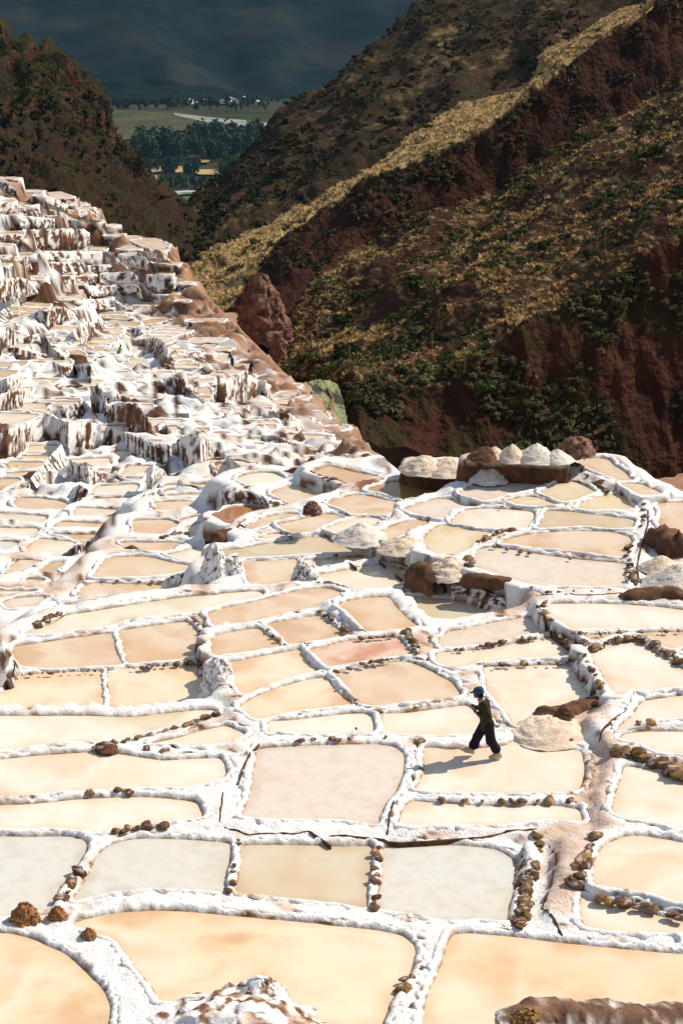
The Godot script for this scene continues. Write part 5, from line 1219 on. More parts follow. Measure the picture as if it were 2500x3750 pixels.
	bluff("dark brown bank, third from left in tenth row of banks down the left terraces", "b", "-9.36,-4.12,-68.44 -9.42,-3.8,-67.45 -9.48,-3.57,-66.63 -9.59,-3.47,-66.15 -9.78,-3.6,-66.28 -9.95,-3.75,-66.4 -10.13,-3.92,-66.56 -10.32,-4.1,-66.76 -10.52,-4.27,-66.95", "-9.81,-4.46,-68.34 -9.67,-4.26,-67.31 -9.59,-4.11,-66.47 -9.62,-4.04,-65.99 -9.79,-4.09,-66.14 -9.96,-4.15,-66.28 -10.13,-4.21,-66.48 -10.31,-4.28,-66.7 -10.49,-4.35,-66.92")
	bluff("brown-streaked white bank, fourth from left in tenth row of banks down the left terraces", "m", "-12.76,-7.68,-86.95 -12.5,-7.4,-86.24 -12.25,-7.12,-85.52 -12.01,-6.95,-84.76 -11.82,-6.9,-84.28 -11.66,-6.92,-83.98 -11.59,-7.08,-84.06 -11.57,-7.38,-84.56 -11.56,-7.69,-85.12", "-13.11,-8.08,-86.83 -12.86,-7.93,-86.08 -12.61,-7.78,-85.32 -12.36,-7.63,-84.56 -12.15,-7.52,-84.09 -11.95,-7.45,-83.82 -11.82,-7.46,-83.94 -11.76,-7.55,-84.51 -11.7,-7.65,-85.09")
	bluff("dark brown bank, fifth from left in tenth row of banks down the left terraces", "b", "-5.5,-1.51,-57.18 -5.34,-1.41,-57.03 -5.18,-1.31,-56.87 -5.02,-1.21,-56.71 -4.87,-1.09,-56.55 -4.72,-0.97,-56.39 -4.57,-0.84,-56.22 -4.43,-0.67,-55.99 -4.29,-0.5,-55.75", "-5.45,-1.63,-57.15 -5.3,-1.57,-56.98 -5.15,-1.52,-56.81 -5,-1.46,-56.64 -4.85,-1.41,-56.46 -4.7,-1.35,-56.28 -4.55,-1.29,-56.08 -4.4,-1.22,-55.83 -4.24,-1.15,-55.56")
	bluff("dark brown bank, sixth from left in tenth row of banks down the left terraces", "b", "-4.94,-3.66,-73.43 -4.12,-0.83,-64.52 -3.91,-0.79,-64.61 -3.69,-0.8,-64.74 -3.48,-0.9,-64.78 -3.26,-0.98,-64.75 -3.04,-1,-64.5 -2.82,-1,-64.18 -2.61,-1,-63.77", "-4.94,-4.25,-73.25 -4.09,-1.44,-64.33 -3.85,-1.44,-64.42 -3.61,-1.44,-64.55 -3.37,-1.44,-64.62 -3.12,-1.44,-64.61 -2.87,-1.44,-64.37 -2.63,-1.44,-64.05 -2.41,-1.44,-63.64")
	bluff("brown-streaked white bank, first from left in eleventh row of banks down the left terraces", "m", "-8.97,0.96,-46.06 -8.85,0.83,-46.09 -8.75,0.66,-46.21 -8.7,0.44,-46.37 -8.67,0.23,-46.48 -8.61,0.02,-46.58 -8.54,-0.16,-46.64 -8.45,-0.31,-46.64 -8.36,-0.47,-46.64", "-8.98,-0.5,-45.64 -8.88,-0.5,-45.71 -8.81,-0.5,-45.88 -8.76,-0.5,-46.09 -8.7,-0.5,-46.27 -8.62,-0.5,-46.43 -8.53,-0.5,-46.55 -8.41,-0.5,-46.58 -8.3,-0.5,-46.61")
	bluff("dark brown bank, second from left in eleventh row of banks down the left terraces", "b", "-10.03,-3.94,-65.35 -10.03,-3.78,-64.54 -10.03,-3.63,-63.77 -10.03,-3.49,-63.04 -10.03,-3.36,-62.34 -10.03,-3.25,-61.68 -10.03,-3.18,-61.12 -10.02,-3.15,-60.62 -10.02,-3.13,-60.15", "-9.9,-3.98,-65.32 -9.85,-3.84,-64.51 -9.81,-3.72,-63.74 -9.77,-3.6,-63.01 -9.73,-3.49,-62.31 -9.7,-3.38,-61.64 -9.7,-3.31,-61.08 -9.72,-3.25,-60.59 -9.75,-3.19,-60.12")
	bluff("dark brown bank, third from left in eleventh row of banks down the left terraces", "b", "3.2,-0.1,-52.6 3.42,-0.08,-52.48 3.63,-0.07,-52.35 3.84,-0.07,-52.2 4.04,-0.07,-52.02 4.23,-0.08,-51.85 4.42,-0.1,-51.66 4.61,-0.13,-51.47 4.79,-0.19,-51.34", "3.21,-0.5,-52.49 3.38,-0.5,-52.36 3.55,-0.5,-52.23 3.72,-0.5,-52.07 3.88,-0.5,-51.9 4.04,-0.5,-51.72 4.2,-0.5,-51.54 4.36,-0.5,-51.37 4.53,-0.5,-51.25")
	bluff("pale stony bank, fourth from left in eleventh row of banks down the left terraces", "s", "2.92,0.07,-45.26 3.06,0.08,-44.8 3.2,0.08,-44.38 3.34,0.05,-44.03 3.49,0.01,-43.73 3.62,0.02,-43.3 3.74,0.02,-42.89 3.86,0.02,-42.48 3.97,0.01,-42.08", "2.78,0.05,-45.23 2.9,0.05,-44.77 3.03,0.05,-44.35 3.19,0.05,-44 3.32,0,-43.7 3.43,0,-43.27 3.54,0,-42.86 3.65,0,-42.45 3.76,0,-42.05")
	bluff("dark brown bank, fifth from left in eleventh row of banks down the left terraces", "b", "3.82,0.25,-35.96 3.83,0.2,-35.59 3.8,0.15,-35.22 3.75,0.1,-34.87 3.68,0.06,-34.52 3.61,0.01,-34.17 3.55,-0.04,-33.85 3.49,-0.09,-33.53 3.42,-0.14,-33.21", "3.71,-0.1,-35.86 3.66,-0.1,-35.5 3.6,-0.1,-35.15 3.53,-0.1,-34.81 3.47,-0.1,-34.48 3.41,-0.1,-34.14 3.36,-0.1,-33.82 3.3,-0.1,-33.5 3.23,-0.1,-33.18")
	bluff("white salt bank, sixth from left in eleventh row of banks down the left terraces", "w", "6.05,0.26,-45.95 6.15,0.29,-45.65 6.22,0.31,-45.34 6.28,0.3,-45.04 6.33,0.3,-44.74 6.37,0.28,-44.45 6.42,0.26,-44.18 6.48,0.26,-43.91 6.57,0.25,-43.71", "5.98,0.05,-45.89 6.01,0.05,-45.58 6.05,0.05,-45.27 6.09,0.05,-44.97 6.13,0.05,-44.67 6.17,0.05,-44.38 6.22,0.05,-44.12 6.27,0.05,-43.85 6.35,0.05,-43.66")
	heap("rock_outcrop", "tall red rock tower on the ravine bank beyond the terraces", "rock outcrop", Vector3(-11.2,-38.85,-262), 4.3, 8.2, "rock", 1.9, 0.36)
	heap("boulder", "pale boulder perched above the ravine stream", "boulder", Vector3(-7.9,-35.15,-232), 1.1, 3.0, "rock", 2.6, 0.4)
	heap("boulder", "orange brown rock on the wall above the bottom left pan", "boulder", Vector3(-6.14, 0.1, -33), 0.3, 0.34, "orange", 1.7, 0.4, "")
	heap("boulder", "smaller orange brown rock beside it on the bottom left wall", "boulder", Vector3(-5.53, 0.1, -33.08), 0.2, 0.22, "orange", 1.7, 0.4, "")
	heap("boulder", "lone brown rock lying on the bottom left wall", "boulder", Vector3(-4.83, 0.1, -32.35), 0.16, 0.16, "orange", 1.7, 0.4, "")
	stones("1.87,0.13,-38.23 2.68,0.13,-38.1 3.64,0.13,-38.06 4.31,0.13,-38.06 5.15,0.13,-38.12", 10, 0.2, 0.05)
	stones("0.74,0.03,-36.24 0.75,0.03,-35.62 0.69,0.03,-34.69 0.62,0.03,-33.55", 9, 0.2, 0.05)
	stones("-2.19,0.08,-36.54 -2.19,0.08,-35.71 -2.21,0.08,-34.87 -2.24,0.08,-34.11", 7, 0.15, 0.05)
	stones("-5.29,0.11,-35.19 -5.44,0.11,-34.45 -5.54,0.11,-33.75", 6, 0.22, 0.05)
	stones("5.01,0.33,-33.68 5.57,0.33,-33.48 6.05,0.33,-33.27 6.61,0.33,-32.89", 10, 0.24, 0.05)
	stones("1.56,0.13,-31.24 1.2,0.13,-30.82 1.09,0.13,-30.35", 4, 0.2, 0.05)
	stones("5.3,0.33,-36.11 5.09,0.33,-35.34 4.86,0.33,-34.59 4.75,0.33,-34.14", 9, 0.3, 0.05)
	stones("4.16,0.03,-36.54 4.11,0.03,-36", 3, 0.3, 0.05)
	stones("3.93,0.29,-35.84 3.89,0.29,-35.13 3.76,0.29,-34.49 3.65,0.29,-33.86 3.54,0.29,-33.26 3.41,0.29,-32.59", 44, 0.26, 0.05)
	stones("-4.76,0.13,-36.67 -4.5,0.13,-36.82 -4.14,0.13,-36.87 -3.77,0.13,-36.95", 9, 0.22, 0.05)
	stones("-6.7,0.08,-40.8 -4.77,0.08,-40.85 -3.59,0.08,-40.65", 4, 0.32, 0.05)
	stones("-5.65,0.13,-38.53 -4.69,0.13,-38.57 -5.03,0.13,-38.59", 4, 0.2, 0.05)
	stones("-5.55,-0.02,-41.35 -5.01,-0.02,-41.65 -4.27,-0.02,-42.03 -3.53,-0.02,-42.67 -3.04,-0.02,-43.16", 16, 0.2, 0.05)
	stones("-8.34,-0.33,-46.5 -7.27,-0.33,-46.65 -6.31,-0.33,-46.8", 8, 0.13, 0.05)
	stones("-5.57,-0.33,-46.88 -4.79,-0.33,-47.1 -3.88,-0.33,-47.36", 9, 0.17, 0.05)
	stones("2.8,0.22,-46.71 3.6,0.22,-46.97 4.43,0.22,-47.4 5.67,0.22,-47.78", 13, 0.16, 0.05)
	stones("3.55,0.22,-45.68 4.69,0.22,-45.85 5.86,0.22,-45.93", 11, 0.15, 0.05)
	stones("5.78,0.53,-47.65 5.98,0.53,-47.1 6.17,0.53,-46.67 6.39,0.53,-46.25", 11, 0.24, 0.05)
	stones("6.15,0.53,-47.18 6.77,0.53,-47.07 7.58,0.53,-47.24 9.06,0.53,-47.35", 16, 0.14, 0.05)
	stones("6.47,0.53,-46.09 7.1,0.53,-46.62 7.7,0.53,-46.92", 8, 0.22, 0.05)
	stones("7.73,0.53,-46.89 8.07,0.53,-46.51 8.31,0.53,-45.83 8.68,0.53,-45.07", 10, 0.26, 0.05)
	stones("6.25,0.52,-45.91 6.25,0.52,-44.8 6.35,0.52,-43.83 6.3,0.52,-43.08", 8, 0.18, 0.05)
	stones("4.68,0.13,-41.78 5.1,0.13,-41.72", 3, 0.28, 0.05)
	stones("-1.09,0.03,-47.39 -0.55,0.03,-47.67 0.28,0.03,-47.99", 16, 0.13, 0.05)
	stones("0.35,0.23,-47.49 1.02,0.23,-47.7 1.45,0.23,-47.75", 7, 0.13, 0.05)
	stones("-0.26,0.23,-45.3 0.38,0.23,-45.65 0.99,0.23,-46 1.41,0.23,-46.15", 9, 0.17, 0.05)
	stones("6.33,0.43,-40.17 6.64,0.43,-40.07 6.96,0.43,-39.84 7.24,0.43,-39.43 7.66,0.43,-39.06 8.24,0.43,-38.7", 16, 0.46, 0.05)
	stones("1.77,0.23,-48.02 1.91,0.23,-47.38 1.95,0.23,-46.45", 11, 0.24, 0.05)
	stones("1.54,-0.37,-52.43 1.89,-0.37,-51.34 2.38,-0.37,-50.01", 8, 0.16, 0.05)
	stones("-0.62,0.03,-50.22 -0.16,0.03,-49.2 0.36,0.03,-48.1", 8, 0.17, 0.05)
	stones("-1.99,0.03,-48.64 -1.44,0.03,-47.36", 4, 0.14, 0.05)
	stones("4.09,0.43,-55.02 4.56,0.43,-55.55 4.99,0.43,-56.08 5.34,0.43,-56.16", 11, 0.3, 0.05)
	stones("3.85,0.38,-52.39 4.26,0.38,-52.05 4.73,0.38,-51.72", 9, 0.26, 0.05)
	stones("8.63,0.38,-54.58 8.45,0.38,-53.15 8.38,0.38,-52.05 8.42,0.38,-51.39", 12, 0.22, 0.05)
	stones("3.74,0.38,-53.92 3.83,0.38,-53.15 3.6,0.38,-52.32", 5, 0.28, 0.05)
	stones("9.66,0.53,-58.84 9.56,0.53,-57.19 9.27,0.53,-56.24", 5, 0.2, 0.05)
	stones("5.23,0.38,-51.25 5.81,0.38,-50.8 6.7,0.38,-50.87 7.78,0.38,-50.93", 7, 0.14, 0.05)
	stones("4.5,0.38,-54.72 5.67,0.38,-54.07 7.27,0.38,-53.29", 7, 0.14, 0.05)
	stones("5.03,0.52,-58.45 5.23,0.52,-58.45", 2, 0.18, 0.05)
	stones("7.69,0.57,-62.93 8.02,0.57,-62.08 8.42,0.57,-60.62 8.69,0.57,-59.91", 14, 0.28, 0.05)
	stones("-1.44,-1.19,-66.88 -0.74,-1.19,-65.97 -0.05,-1.19,-65.26", 12, 0.26, 0.05)
	stones("-1.7,-0.45,-58.37 -1.54,-0.45,-58.25", 2, 0.16, 0.05)
	stones("-2.78,-1.19,-64.82 -2.05,-1.19,-63.83", 3, 0.24, 0.05)
	stones("-2.36,-0.62,-53.72 -1.84,-0.62,-53.85 -1.5,-0.62,-54.04", 5, 0.26, 0.05)
	stones("-4.34,-1.79,-66.83 -3.87,-1.79,-67.01 -3.56,-1.79,-67.38", 7, 0.4, 0.05)
	stones("1.72,0.38,-54.38 2.23,0.38,-53.97 2.43,0.38,-53.44", 8, 0.24, 0.05)
	stones("-0.65,-0.32,-53.21 -0.43,-0.32,-53.28 -0.04,-0.32,-53.02", 4, 0.18, 0.05)
	stones("-0.82,-0.57,-56.52 -0.27,-0.57,-56.52 -0.09,-0.57,-56.59", 3, 0.14, 0.05)
	stones("0.13,-0.32,-52.46 0.51,-0.32,-52.52 1.33,-0.32,-52.52", 5, 0.16, 0.05)
	stones("5.59,0.53,-49.54 5.45,0.53,-48.95 5.61,0.53,-48.15", 5, 0.28, 0.05)
	stones("-6.33,-2.33,-63.56 -5.97,-2.33,-64.21 -5.55,-2.33,-64.05 -5.09,-2.33,-63.4", 9, 0.2, 0.05)
	stones("-12.05,-4.02,-64.4 -11.51,-4.02,-64.25 -10.63,-4.02,-63.25", 8, 0.24, 0.05)
	stones("-7.81,-2.09,-58.44 -6.81,-2.09,-58.44 -6.05,-2.09,-58.37 -5.48,-2.09,-58.44", 6, 0.16, 0.05)
	stones("-8.07,-1.61,-54.8 -7.41,-1.61,-54.86 -5.79,-1.61,-55.31", 4, 0.18, 0.05)
	stones("-8.04,-0.32,-50.86 -8.27,-0.32,-50.45 -8.49,-0.32,-49.99", 8, 0.22, 0.05)
	stones("-4.19,-0.33,-50.47 -3.82,-0.33,-49.34 -3.65,-0.33,-48.69", 6, 0.22, 0.05)
	stones("-3.74,-0.37,-48.68 -3.73,-0.37,-46.9 -3.58,-0.37,-45.91", 9, 0.2, 0.05)
	stones("6.92,0.47,-41.5 7.41,0.47,-41.5", 2, 0.22, 0.05)
	stones("1.69,0.13,-41.26 1.85,0.13,-41.2", 2, 0.2, 0.05)
	stones("0.8,0.13,-42.98 0.96,0.13,-42.91 0.1,0.13,-41.39 1.03,0.13,-41.42", 5, 0.18, 0.05)
	stones("-1.12,0.13,-41.26 -0.86,0.13,-41.3 -0.25,0.13,-41.33 -0.04,0.13,-41.35", 5, 0.18, 0.05)
	stones("4.77,0.18,-41.71 5.02,0.18,-41.65 5.48,0.18,-41.19", 4, 0.24, 0.05)
	ridge("mud_channel", "narrow dark mud channel zigzagging down the pink path", "", "4.37,0.22,-36.17 4.45,0.22,-35.64 4.44,0.22,-35.26 4.33,0.22,-34.89 4.24,0.22,-34.43 4.13,0.22,-34.08 3.96,0.22,-33.54 4.06,0.22,-33.21 4.15,0.22,-32.83 4.22,0.22,-32.34", 0.03, 0.02, "channel", "structure")
	ridge("mud_channel", "dark mud channel along the wall below the nine-stone pan", "", "-0.28,0.14,-36.63 0.18,0.14,-36.53 0.69,0.14,-36.43 1.19,0.14,-36.31 1.84,0.14,-36.39 2.77,0.14,-36.53 3.24,0.14,-36.63 3.71,0.14,-36.75 4.19,0.14,-36.85", 0.03, 0.02, "channel", "structure")
	ridge("mud_channel", "thin dark channel beside the large pinkish white pan", "", "-1.89,0.14,-41.18 -2.11,0.14,-40.58 -2.21,0.14,-39.99 -2.28,0.14,-39.42 -2.31,0.14,-38.97", 0.02, 0.02, "channel", "structure")
	ridge("mud_channel", "thin dark crack in the wide white wall", "", "-2.63,0.14,-38.58 -2.63,0.14,-37.99 -2.62,0.14,-37.16", 0.02, 0.02, "channel", "structure")
	ridge("mud_channel", "dark crack along the curved white wall", "", "-2.51,0.12,-36.99 -2.03,0.12,-36.69 -1.38,0.12,-36.66 -0.69,0.12,-36.76 -0.22,0.12,-36.1", 0.02, 0.02, "channel", "structure")
	ridge("mud_channel", "red mud channel down the plateau, right", "", "9.76,0.62,-58.05 9.54,0.62,-56.59 9.23,0.62,-55.35 8.94,0.62,-54.16 8.65,0.62,-52.88 8.56,0.62,-51.92 8.59,0.62,-51.12 8.81,0.62,-50.53 9.48,0.62,-49.83", 0.03, 0.02, "channel", "structure")
	ridge("mud_channel", "thin dark channel below the largest far pan", "", "5.42,0.52,-50.55 5.74,0.52,-50.23 6.61,0.52,-50.16 7.72,0.52,-50.2 8.83,0.52,-50.61", 0.02, 0.02, "channel", "structure")
	ridge("mud_channel", "dark channel beside the dark-stoned diagonal wall", "", "5.33,0.37,-49.55 5.49,0.37,-48.45 5.66,0.37,-47.78 5.91,0.37,-47.13 6.23,0.37,-46.47", 0.03, 0.02, "channel", "structure")
	ridge("mud_channel", "thin channel left of the rubble", "", "0.13,0.17,-55.48 0.4,0.17,-54.85 0.55,0.17,-54.55", 0.02, 0.02, "channel", "structure")
	ridge("mud_channel", "thin channel by the pink salt heap", "", "1.14,0.22,-55.47 1.37,0.22,-54.78 1.58,0.22,-54.23 1.83,0.22,-53.7", 0.02, 0.02, "channel", "structure")
	ridge("mud_channel", "channel crack in the white bank by the mud spit", "", "6.79,0.47,-42.2 6.41,0.47,-41.69 6.07,0.47,-41.07 5.94,0.47,-40.46", 0.02, 0.02, "channel", "structure")
	ridge("mud_channel", "thin brown channel left of the slim cream pan", "", "1.15,0.17,-38.14 1.06,0.17,-37.51 0.98,0.17,-36.69", 0.02, 0.02, "channel", "structure")
	ridge("stream", "thin dark stream running down the ravine bed", "", "-1.45,-29.38,-193 -0.88,-29.26,-188 -1.16,-28.99,-183.5 -0.59,-28.64,-178 -0.41,-28.35,-173", 0.14, 0.06, "moss", "structure")

# ---------------------------------------------------------------- people
func skin(bones: Array, cell: float, k := 0.03) -> Array:
	# surface nets over a smooth union of tapered capsules [a, b, ra, rb]
	var lo := Vector3.INF
	var hi := -Vector3.INF
	for b in bones:
		var r := maxf(b[2], b[3]) + cell * 3.0
		lo = lo.min(b[0] - Vector3.ONE * r).min(b[1] - Vector3.ONE * r)
		hi = hi.max(b[0] + Vector3.ONE * r).max(b[1] + Vector3.ONE * r)
	var nx := int((hi.x - lo.x) / cell) + 2
	var ny := int((hi.y - lo.y) / cell) + 2
	var nz := int((hi.z - lo.z) / cell) + 2
	var f := PackedFloat32Array()
	f.resize(nx * ny * nz)
	f.fill(1.0)
	for b in bones:
		var A: Vector3 = b[0]
		var B: Vector3 = b[1]
		var pad := Vector3.ONE * (maxf(b[2], b[3]) + k + cell * 2.0)
		var l := ((A.min(B) - pad - lo) / cell).floor()
		var h := ((A.max(B) + pad - lo) / cell).ceil()
		var ab := B - A
		var l2 := maxf(ab.length_squared(), 1e-9)
		for z in range(maxi(0, int(l.z)), mini(nz, int(h.z) + 1)):
			for y in range(maxi(0, int(l.y)), mini(ny, int(h.y) + 1)):
				for x in range(maxi(0, int(l.x)), mini(nx, int(h.x) + 1)):
					var p := lo + Vector3(x, y, z) * cell
					var t := clampf((p - A).dot(ab) / l2, 0.0, 1.0)
					var d := (p - A - ab * t).length() - lerpf(b[2], b[3], t)
					var i := (z * ny + y) * nx + x
					var e := f[i]
					var m := clampf(0.5 + 0.5 * (e - d) / k, 0.0, 1.0)
					f[i] = lerpf(e, d, m) - k * m * (1.0 - m)
	var v := PackedVector3Array()
	var at := {}
	for z in nz - 1:
		for y in ny - 1:
			for x in nx - 1:
				var i := (z * ny + y) * nx + x
				var s := 0
				var c := [f[i], f[i + 1], f[i + nx], f[i + nx + 1], f[i + nx * ny], f[i + nx * ny + 1], f[i + nx * ny + nx], f[i + nx * ny + nx + 1]]
				for q in c: s += 1 if q < 0 else 0
				if s == 0 or s == 8: continue
				var sum := Vector3.ZERO
				var n := 0
				for e in [[0, 1], [2, 3], [4, 5], [6, 7], [0, 2], [1, 3], [4, 6], [5, 7], [0, 4], [1, 5], [2, 6], [3, 7]]:
					var u: float = c[e[0]]
					var w: float = c[e[1]]
					if (u < 0) != (w < 0):
						var t := u / (u - w)
						var pa := Vector3(e[0] & 1, (e[0] >> 1) & 1, e[0] >> 2)
						var pb := Vector3(e[1] & 1, (e[1] >> 1) & 1, e[1] >> 2)
						sum += pa.lerp(pb, t)
						n += 1
				at[i] = v.size()
				v.append(lo + (Vector3(x, y, z) + sum / n) * cell)
	var idx := PackedInt32Array()
	var sx := 1
	var sy := nx
	var sz := nx * ny
	for i in at:
		for ax in [[sx, sy, sz], [sy, sz, sx], [sz, sx, sy]]:
			var j: int = i + ax[0]
			if (f[i] < 0) == (f[j] < 0): continue
			var a1: int = i - ax[1]
			var a2: int = i - ax[2]
			var a3: int = i - ax[1] - ax[2]
			if not (at.has(a1) and at.has(a2) and at.has(a3)): continue
			if f[i] < 0: idx.append_array([at[i], at[a2], at[a1], at[a1], at[a2], at[a3]])
			else: idx.append_array([at[i], at[a1], at[a2], at[a1], at[a3], at[a2]])
	return [v, idx]

func flesh(bones: Array, cell: float, mat: Material, called: String, parent: Node, k := 0.03) -> void:
	var r := skin(bones, cell, k)
	show_mesh(mesh_of(r[0], PackedColorArray(), r[1]), mat, called, Vector3.ZERO, parent)

func cloth(c: Color, rough := 0.9) -> StandardMaterial3D:
	var m := StandardMaterial3D.new()
	m.albedo_color = c.linear_to_srgb()
	m.roughness = rough
	m.metallic_specular = 0.25
	m.albedo_texture = noise_tex(3, 0.03, 4, [Color(0.75, 0.75, 0.75), Color(1, 1, 1)], false)
	m.uv1_triplanar = true
	m.uv1_scale = Vector3(3, 3, 3)
	return m

func people() -> void:
	var o := Node3D.new()
	put(o, "person", Vector3(3.35, 0.02, -40.52))
	tag(o, "person in blue cap, dark jacket, rolled trousers and pale boots walking across a cream pan", "person")
	var V := func(x, y, z): return Vector3(x, y, z)
	var hip := Vector3(0.0, 0.86, 0)
	var hr := hip + Vector3(0.0, 0, -0.09)
	var hl := hip + Vector3(0.02, 0, 0.09)
	var kr := Vector3(-0.2, 0.46, -0.11)
	var kl := Vector3(0.1, 0.46, 0.1)
	var ar := Vector3(-0.335, 0.13, -0.1)
	var al := Vector3(0.285, 0.115, 0.1)
	var chest := Vector3(-0.09, 1.26, 0)
	var neck := Vector3(-0.15, 1.45, 0)
	var head := Vector3(-0.205, 1.6, 0)
	var sr := Vector3(-0.1, 1.375, -0.17)
	var sl := Vector3(-0.085, 1.375, 0.17)
	var er := Vector3(-0.06, 1.1, -0.23)
	var el := Vector3(0.0, 1.09, 0.23)
	var wr := Vector3(-0.27, 1.2, -0.12)
	var wl := Vector3(-0.235, 1.16, 0.13)
	var skin_mat := cloth(Color(0.2, 0.095, 0.06), 0.6)
	# the whole body, one surface
	var bones := [[hip, chest, 0.12, 0.13], [chest, neck, 0.1, 0.06], [neck, head, 0.055, 0.06], [head + Vector3(0.015, 0.02, 0), head + Vector3(-0.02, -0.01, 0), 0.088, 0.08], [head + Vector3(-0.05, -0.06, 0), head + Vector3(-0.065, -0.085, 0), 0.05, 0.038],
		[head + Vector3(-0.085, -0.015, 0), head + Vector3(-0.108, -0.03, 0), 0.014, 0.016], [head + Vector3(-0.09, -0.062, -0.02), head + Vector3(-0.09, -0.062, 0.02), 0.012, 0.012], [head + Vector3(0.005, -0.02, 0.08), head + Vector3(0.01, 0.015, 0.088), 0.016, 0.018], [head + Vector3(0.005, -0.02, -0.08), head + Vector3(0.01, 0.015, -0.088), 0.016, 0.018],
		[sr, er, 0.05, 0.04], [er, wr, 0.04, 0.028], [sl, el, 0.05, 0.04], [el, wl, 0.04, 0.028], [chest, sr, 0.08, 0.055], [chest, sl, 0.08, 0.055],
		[hr, kr, 0.085, 0.055], [kr, ar, 0.052, 0.036], [hl, kl, 0.085, 0.055], [kl, al, 0.052, 0.036], [ar, ar + Vector3(-0.12, 0.0, 0), 0.036, 0.03], [al, al + Vector3(-0.12, -0.06, 0), 0.036, 0.03]]
	flesh(bones, 0.012, skin_mat, "body", o)
	# hands: palm, four unequal bent fingers and a thumb closing on the breast strap
	for s in [[wr, -1.0], [wl, 1.0]]:
		var w: Vector3 = s[0]
		var z: float = s[1]
		var dirn := Vector3(-0.8, 0.55, -0.25 * z).normalized()
		var palm := w + dirn * 0.075
		var hb := [[w, palm, 0.027, 0.03]]
		for f in 4:
			var root := palm + Vector3(0.004, 0.03 - 0.02 * f, 0.008 * z)
			var ln: float = [0.038, 0.043, 0.04, 0.032][f]
			var mid := root + dirn * ln
			var tip := mid + Vector3(0.012, -0.008, -0.03 * z).normalized() * ln * 0.8
			hb.append([root, mid, 0.0095, 0.009])
			hb.append([mid, tip, 0.009, 0.0075])
		var th := w + dirn * 0.03 + Vector3(0, 0.026, -0.006 * z)
		hb.append([th, th + Vector3(-0.02, 0.035, -0.015 * z), 0.011, 0.01])
		hb.append([th + Vector3(-0.02, 0.035, -0.015 * z), th + Vector3(-0.045, 0.04, -0.02 * z), 0.01, 0.008])
		flesh(hb, 0.004, skin_mat, "hand", o, 0.008)
	var jacket := cloth(Color(0.045, 0.036, 0.018))
	flesh([[hip + Vector3(0.0, -0.02, 0.06), chest + Vector3(0.02, 0, 0.07), 0.15, 0.135], [hip + Vector3(0.0, -0.02, -0.06), chest + Vector3(0.02, 0, -0.07), 0.15, 0.135], [hip + Vector3(0, -0.05, 0.05), hip + Vector3(0, -0.05, -0.05), 0.15, 0.15], [chest, neck + Vector3(0.03, -0.06, 0), 0.13, 0.075], [chest + Vector3(0.04, 0.08, 0.05), sl, 0.12, 0.075], [chest + Vector3(0.04, 0.08, -0.05), sr, 0.12, 0.075],
		[sr, er, 0.08, 0.066], [er, wr + (er - wr) * 0.15, 0.064, 0.05], [sl, el, 0.08, 0.066], [el, wl + (el - wl) * 0.15, 0.064, 0.05], [el + Vector3(0.01, 0.08, 0), el + Vector3(0.02, 0.02, 0.01), 0.072, 0.07]], 0.013, jacket, "jacket", o)
	var trousers := cloth(Color(0.022, 0.014, 0.028))
	flesh([[hip + Vector3(0.01, 0.0, 0.05), hip + Vector3(0.01, -0.06, -0.05), 0.155, 0.155], [hr, kr, 0.135, 0.108], [kr, ar.lerp(kr, 0.38), 0.108, 0.104], [hl, kl, 0.135, 0.108], [kl, al.lerp(kl, 0.38), 0.108, 0.1],
		[ar.lerp(kr, 0.4) + Vector3(0.02, 0, 0), ar.lerp(kr, 0.36), 0.112, 0.112], [al.lerp(kl, 0.4), al.lerp(kl, 0.36), 0.11, 0.11], [kl + Vector3(-0.03, 0.05, 0), kl + Vector3(-0.02, -0.03, 0), 0.1, 0.098]], 0.013, trousers, "trousers", o)
	var rubber := cloth(Color(0.66, 0.5, 0.34), 0.5)
	for s in [[ar, kr, Vector3(-0.225, 0.02, 0)], [al, kl, Vector3(-0.2, -0.08, 0)]]:
		var an: Vector3 = s[0]
		var kn: Vector3 = s[1]
		var to: Vector3 = s[2]
		var heel := an + Vector3(0.035, -0.062, 0)
		flesh([[an.lerp(kn, 0.6), an, 0.072, 0.058], [an, heel, 0.056, 0.042], [heel, an + to * 0.55 + Vector3(0, -0.03, 0), 0.042, 0.05], [an + to * 0.5 + Vector3(0, -0.02, 0), an + to, 0.052, 0.036], [an, an + to * 0.6, 0.055, 0.048]], 0.011, rubber, "boot", o)
	flesh([[head + Vector3(0.035, 0.0, 0.025), head + Vector3(0.05, -0.045, 0.01), 0.078, 0.062], [head + Vector3(0.035, 0.0, -0.025), head + Vector3(0.05, -0.045, -0.01), 0.078, 0.062], [head + Vector3(-0.02, 0.0, 0.065), head + Vector3(0.0, -0.04, 0.07), 0.03, 0.022], [head + Vector3(-0.02, 0.0, -0.065), head + Vector3(0.0, -0.04, -0.07), 0.03, 0.022]], 0.01, cloth(Color(0.012, 0.01, 0.01)), "hair", o)
	flesh([[head + Vector3(0.02, 0.07, 0.0), head + Vector3(-0.03, 0.065, 0.0), 0.098, 0.088], [head + Vector3(0.03, 0.045, 0), head + Vector3(-0.04, 0.045, 0), 0.092, 0.085], [head + Vector3(-0.1, 0.035, 0.035), head + Vector3(-0.185, 0.012, 0.025), 0.012, 0.01], [head + Vector3(-0.1, 0.035, -0.035), head + Vector3(-0.185, 0.012, -0.025), 0.012, 0.01], [head + Vector3(-0.1, 0.038, 0), head + Vector3(-0.2, 0.012, 0), 0.014, 0.01]], 0.009, cloth(Color(0.045, 0.085, 0.19)), "cap", o, 0.025)
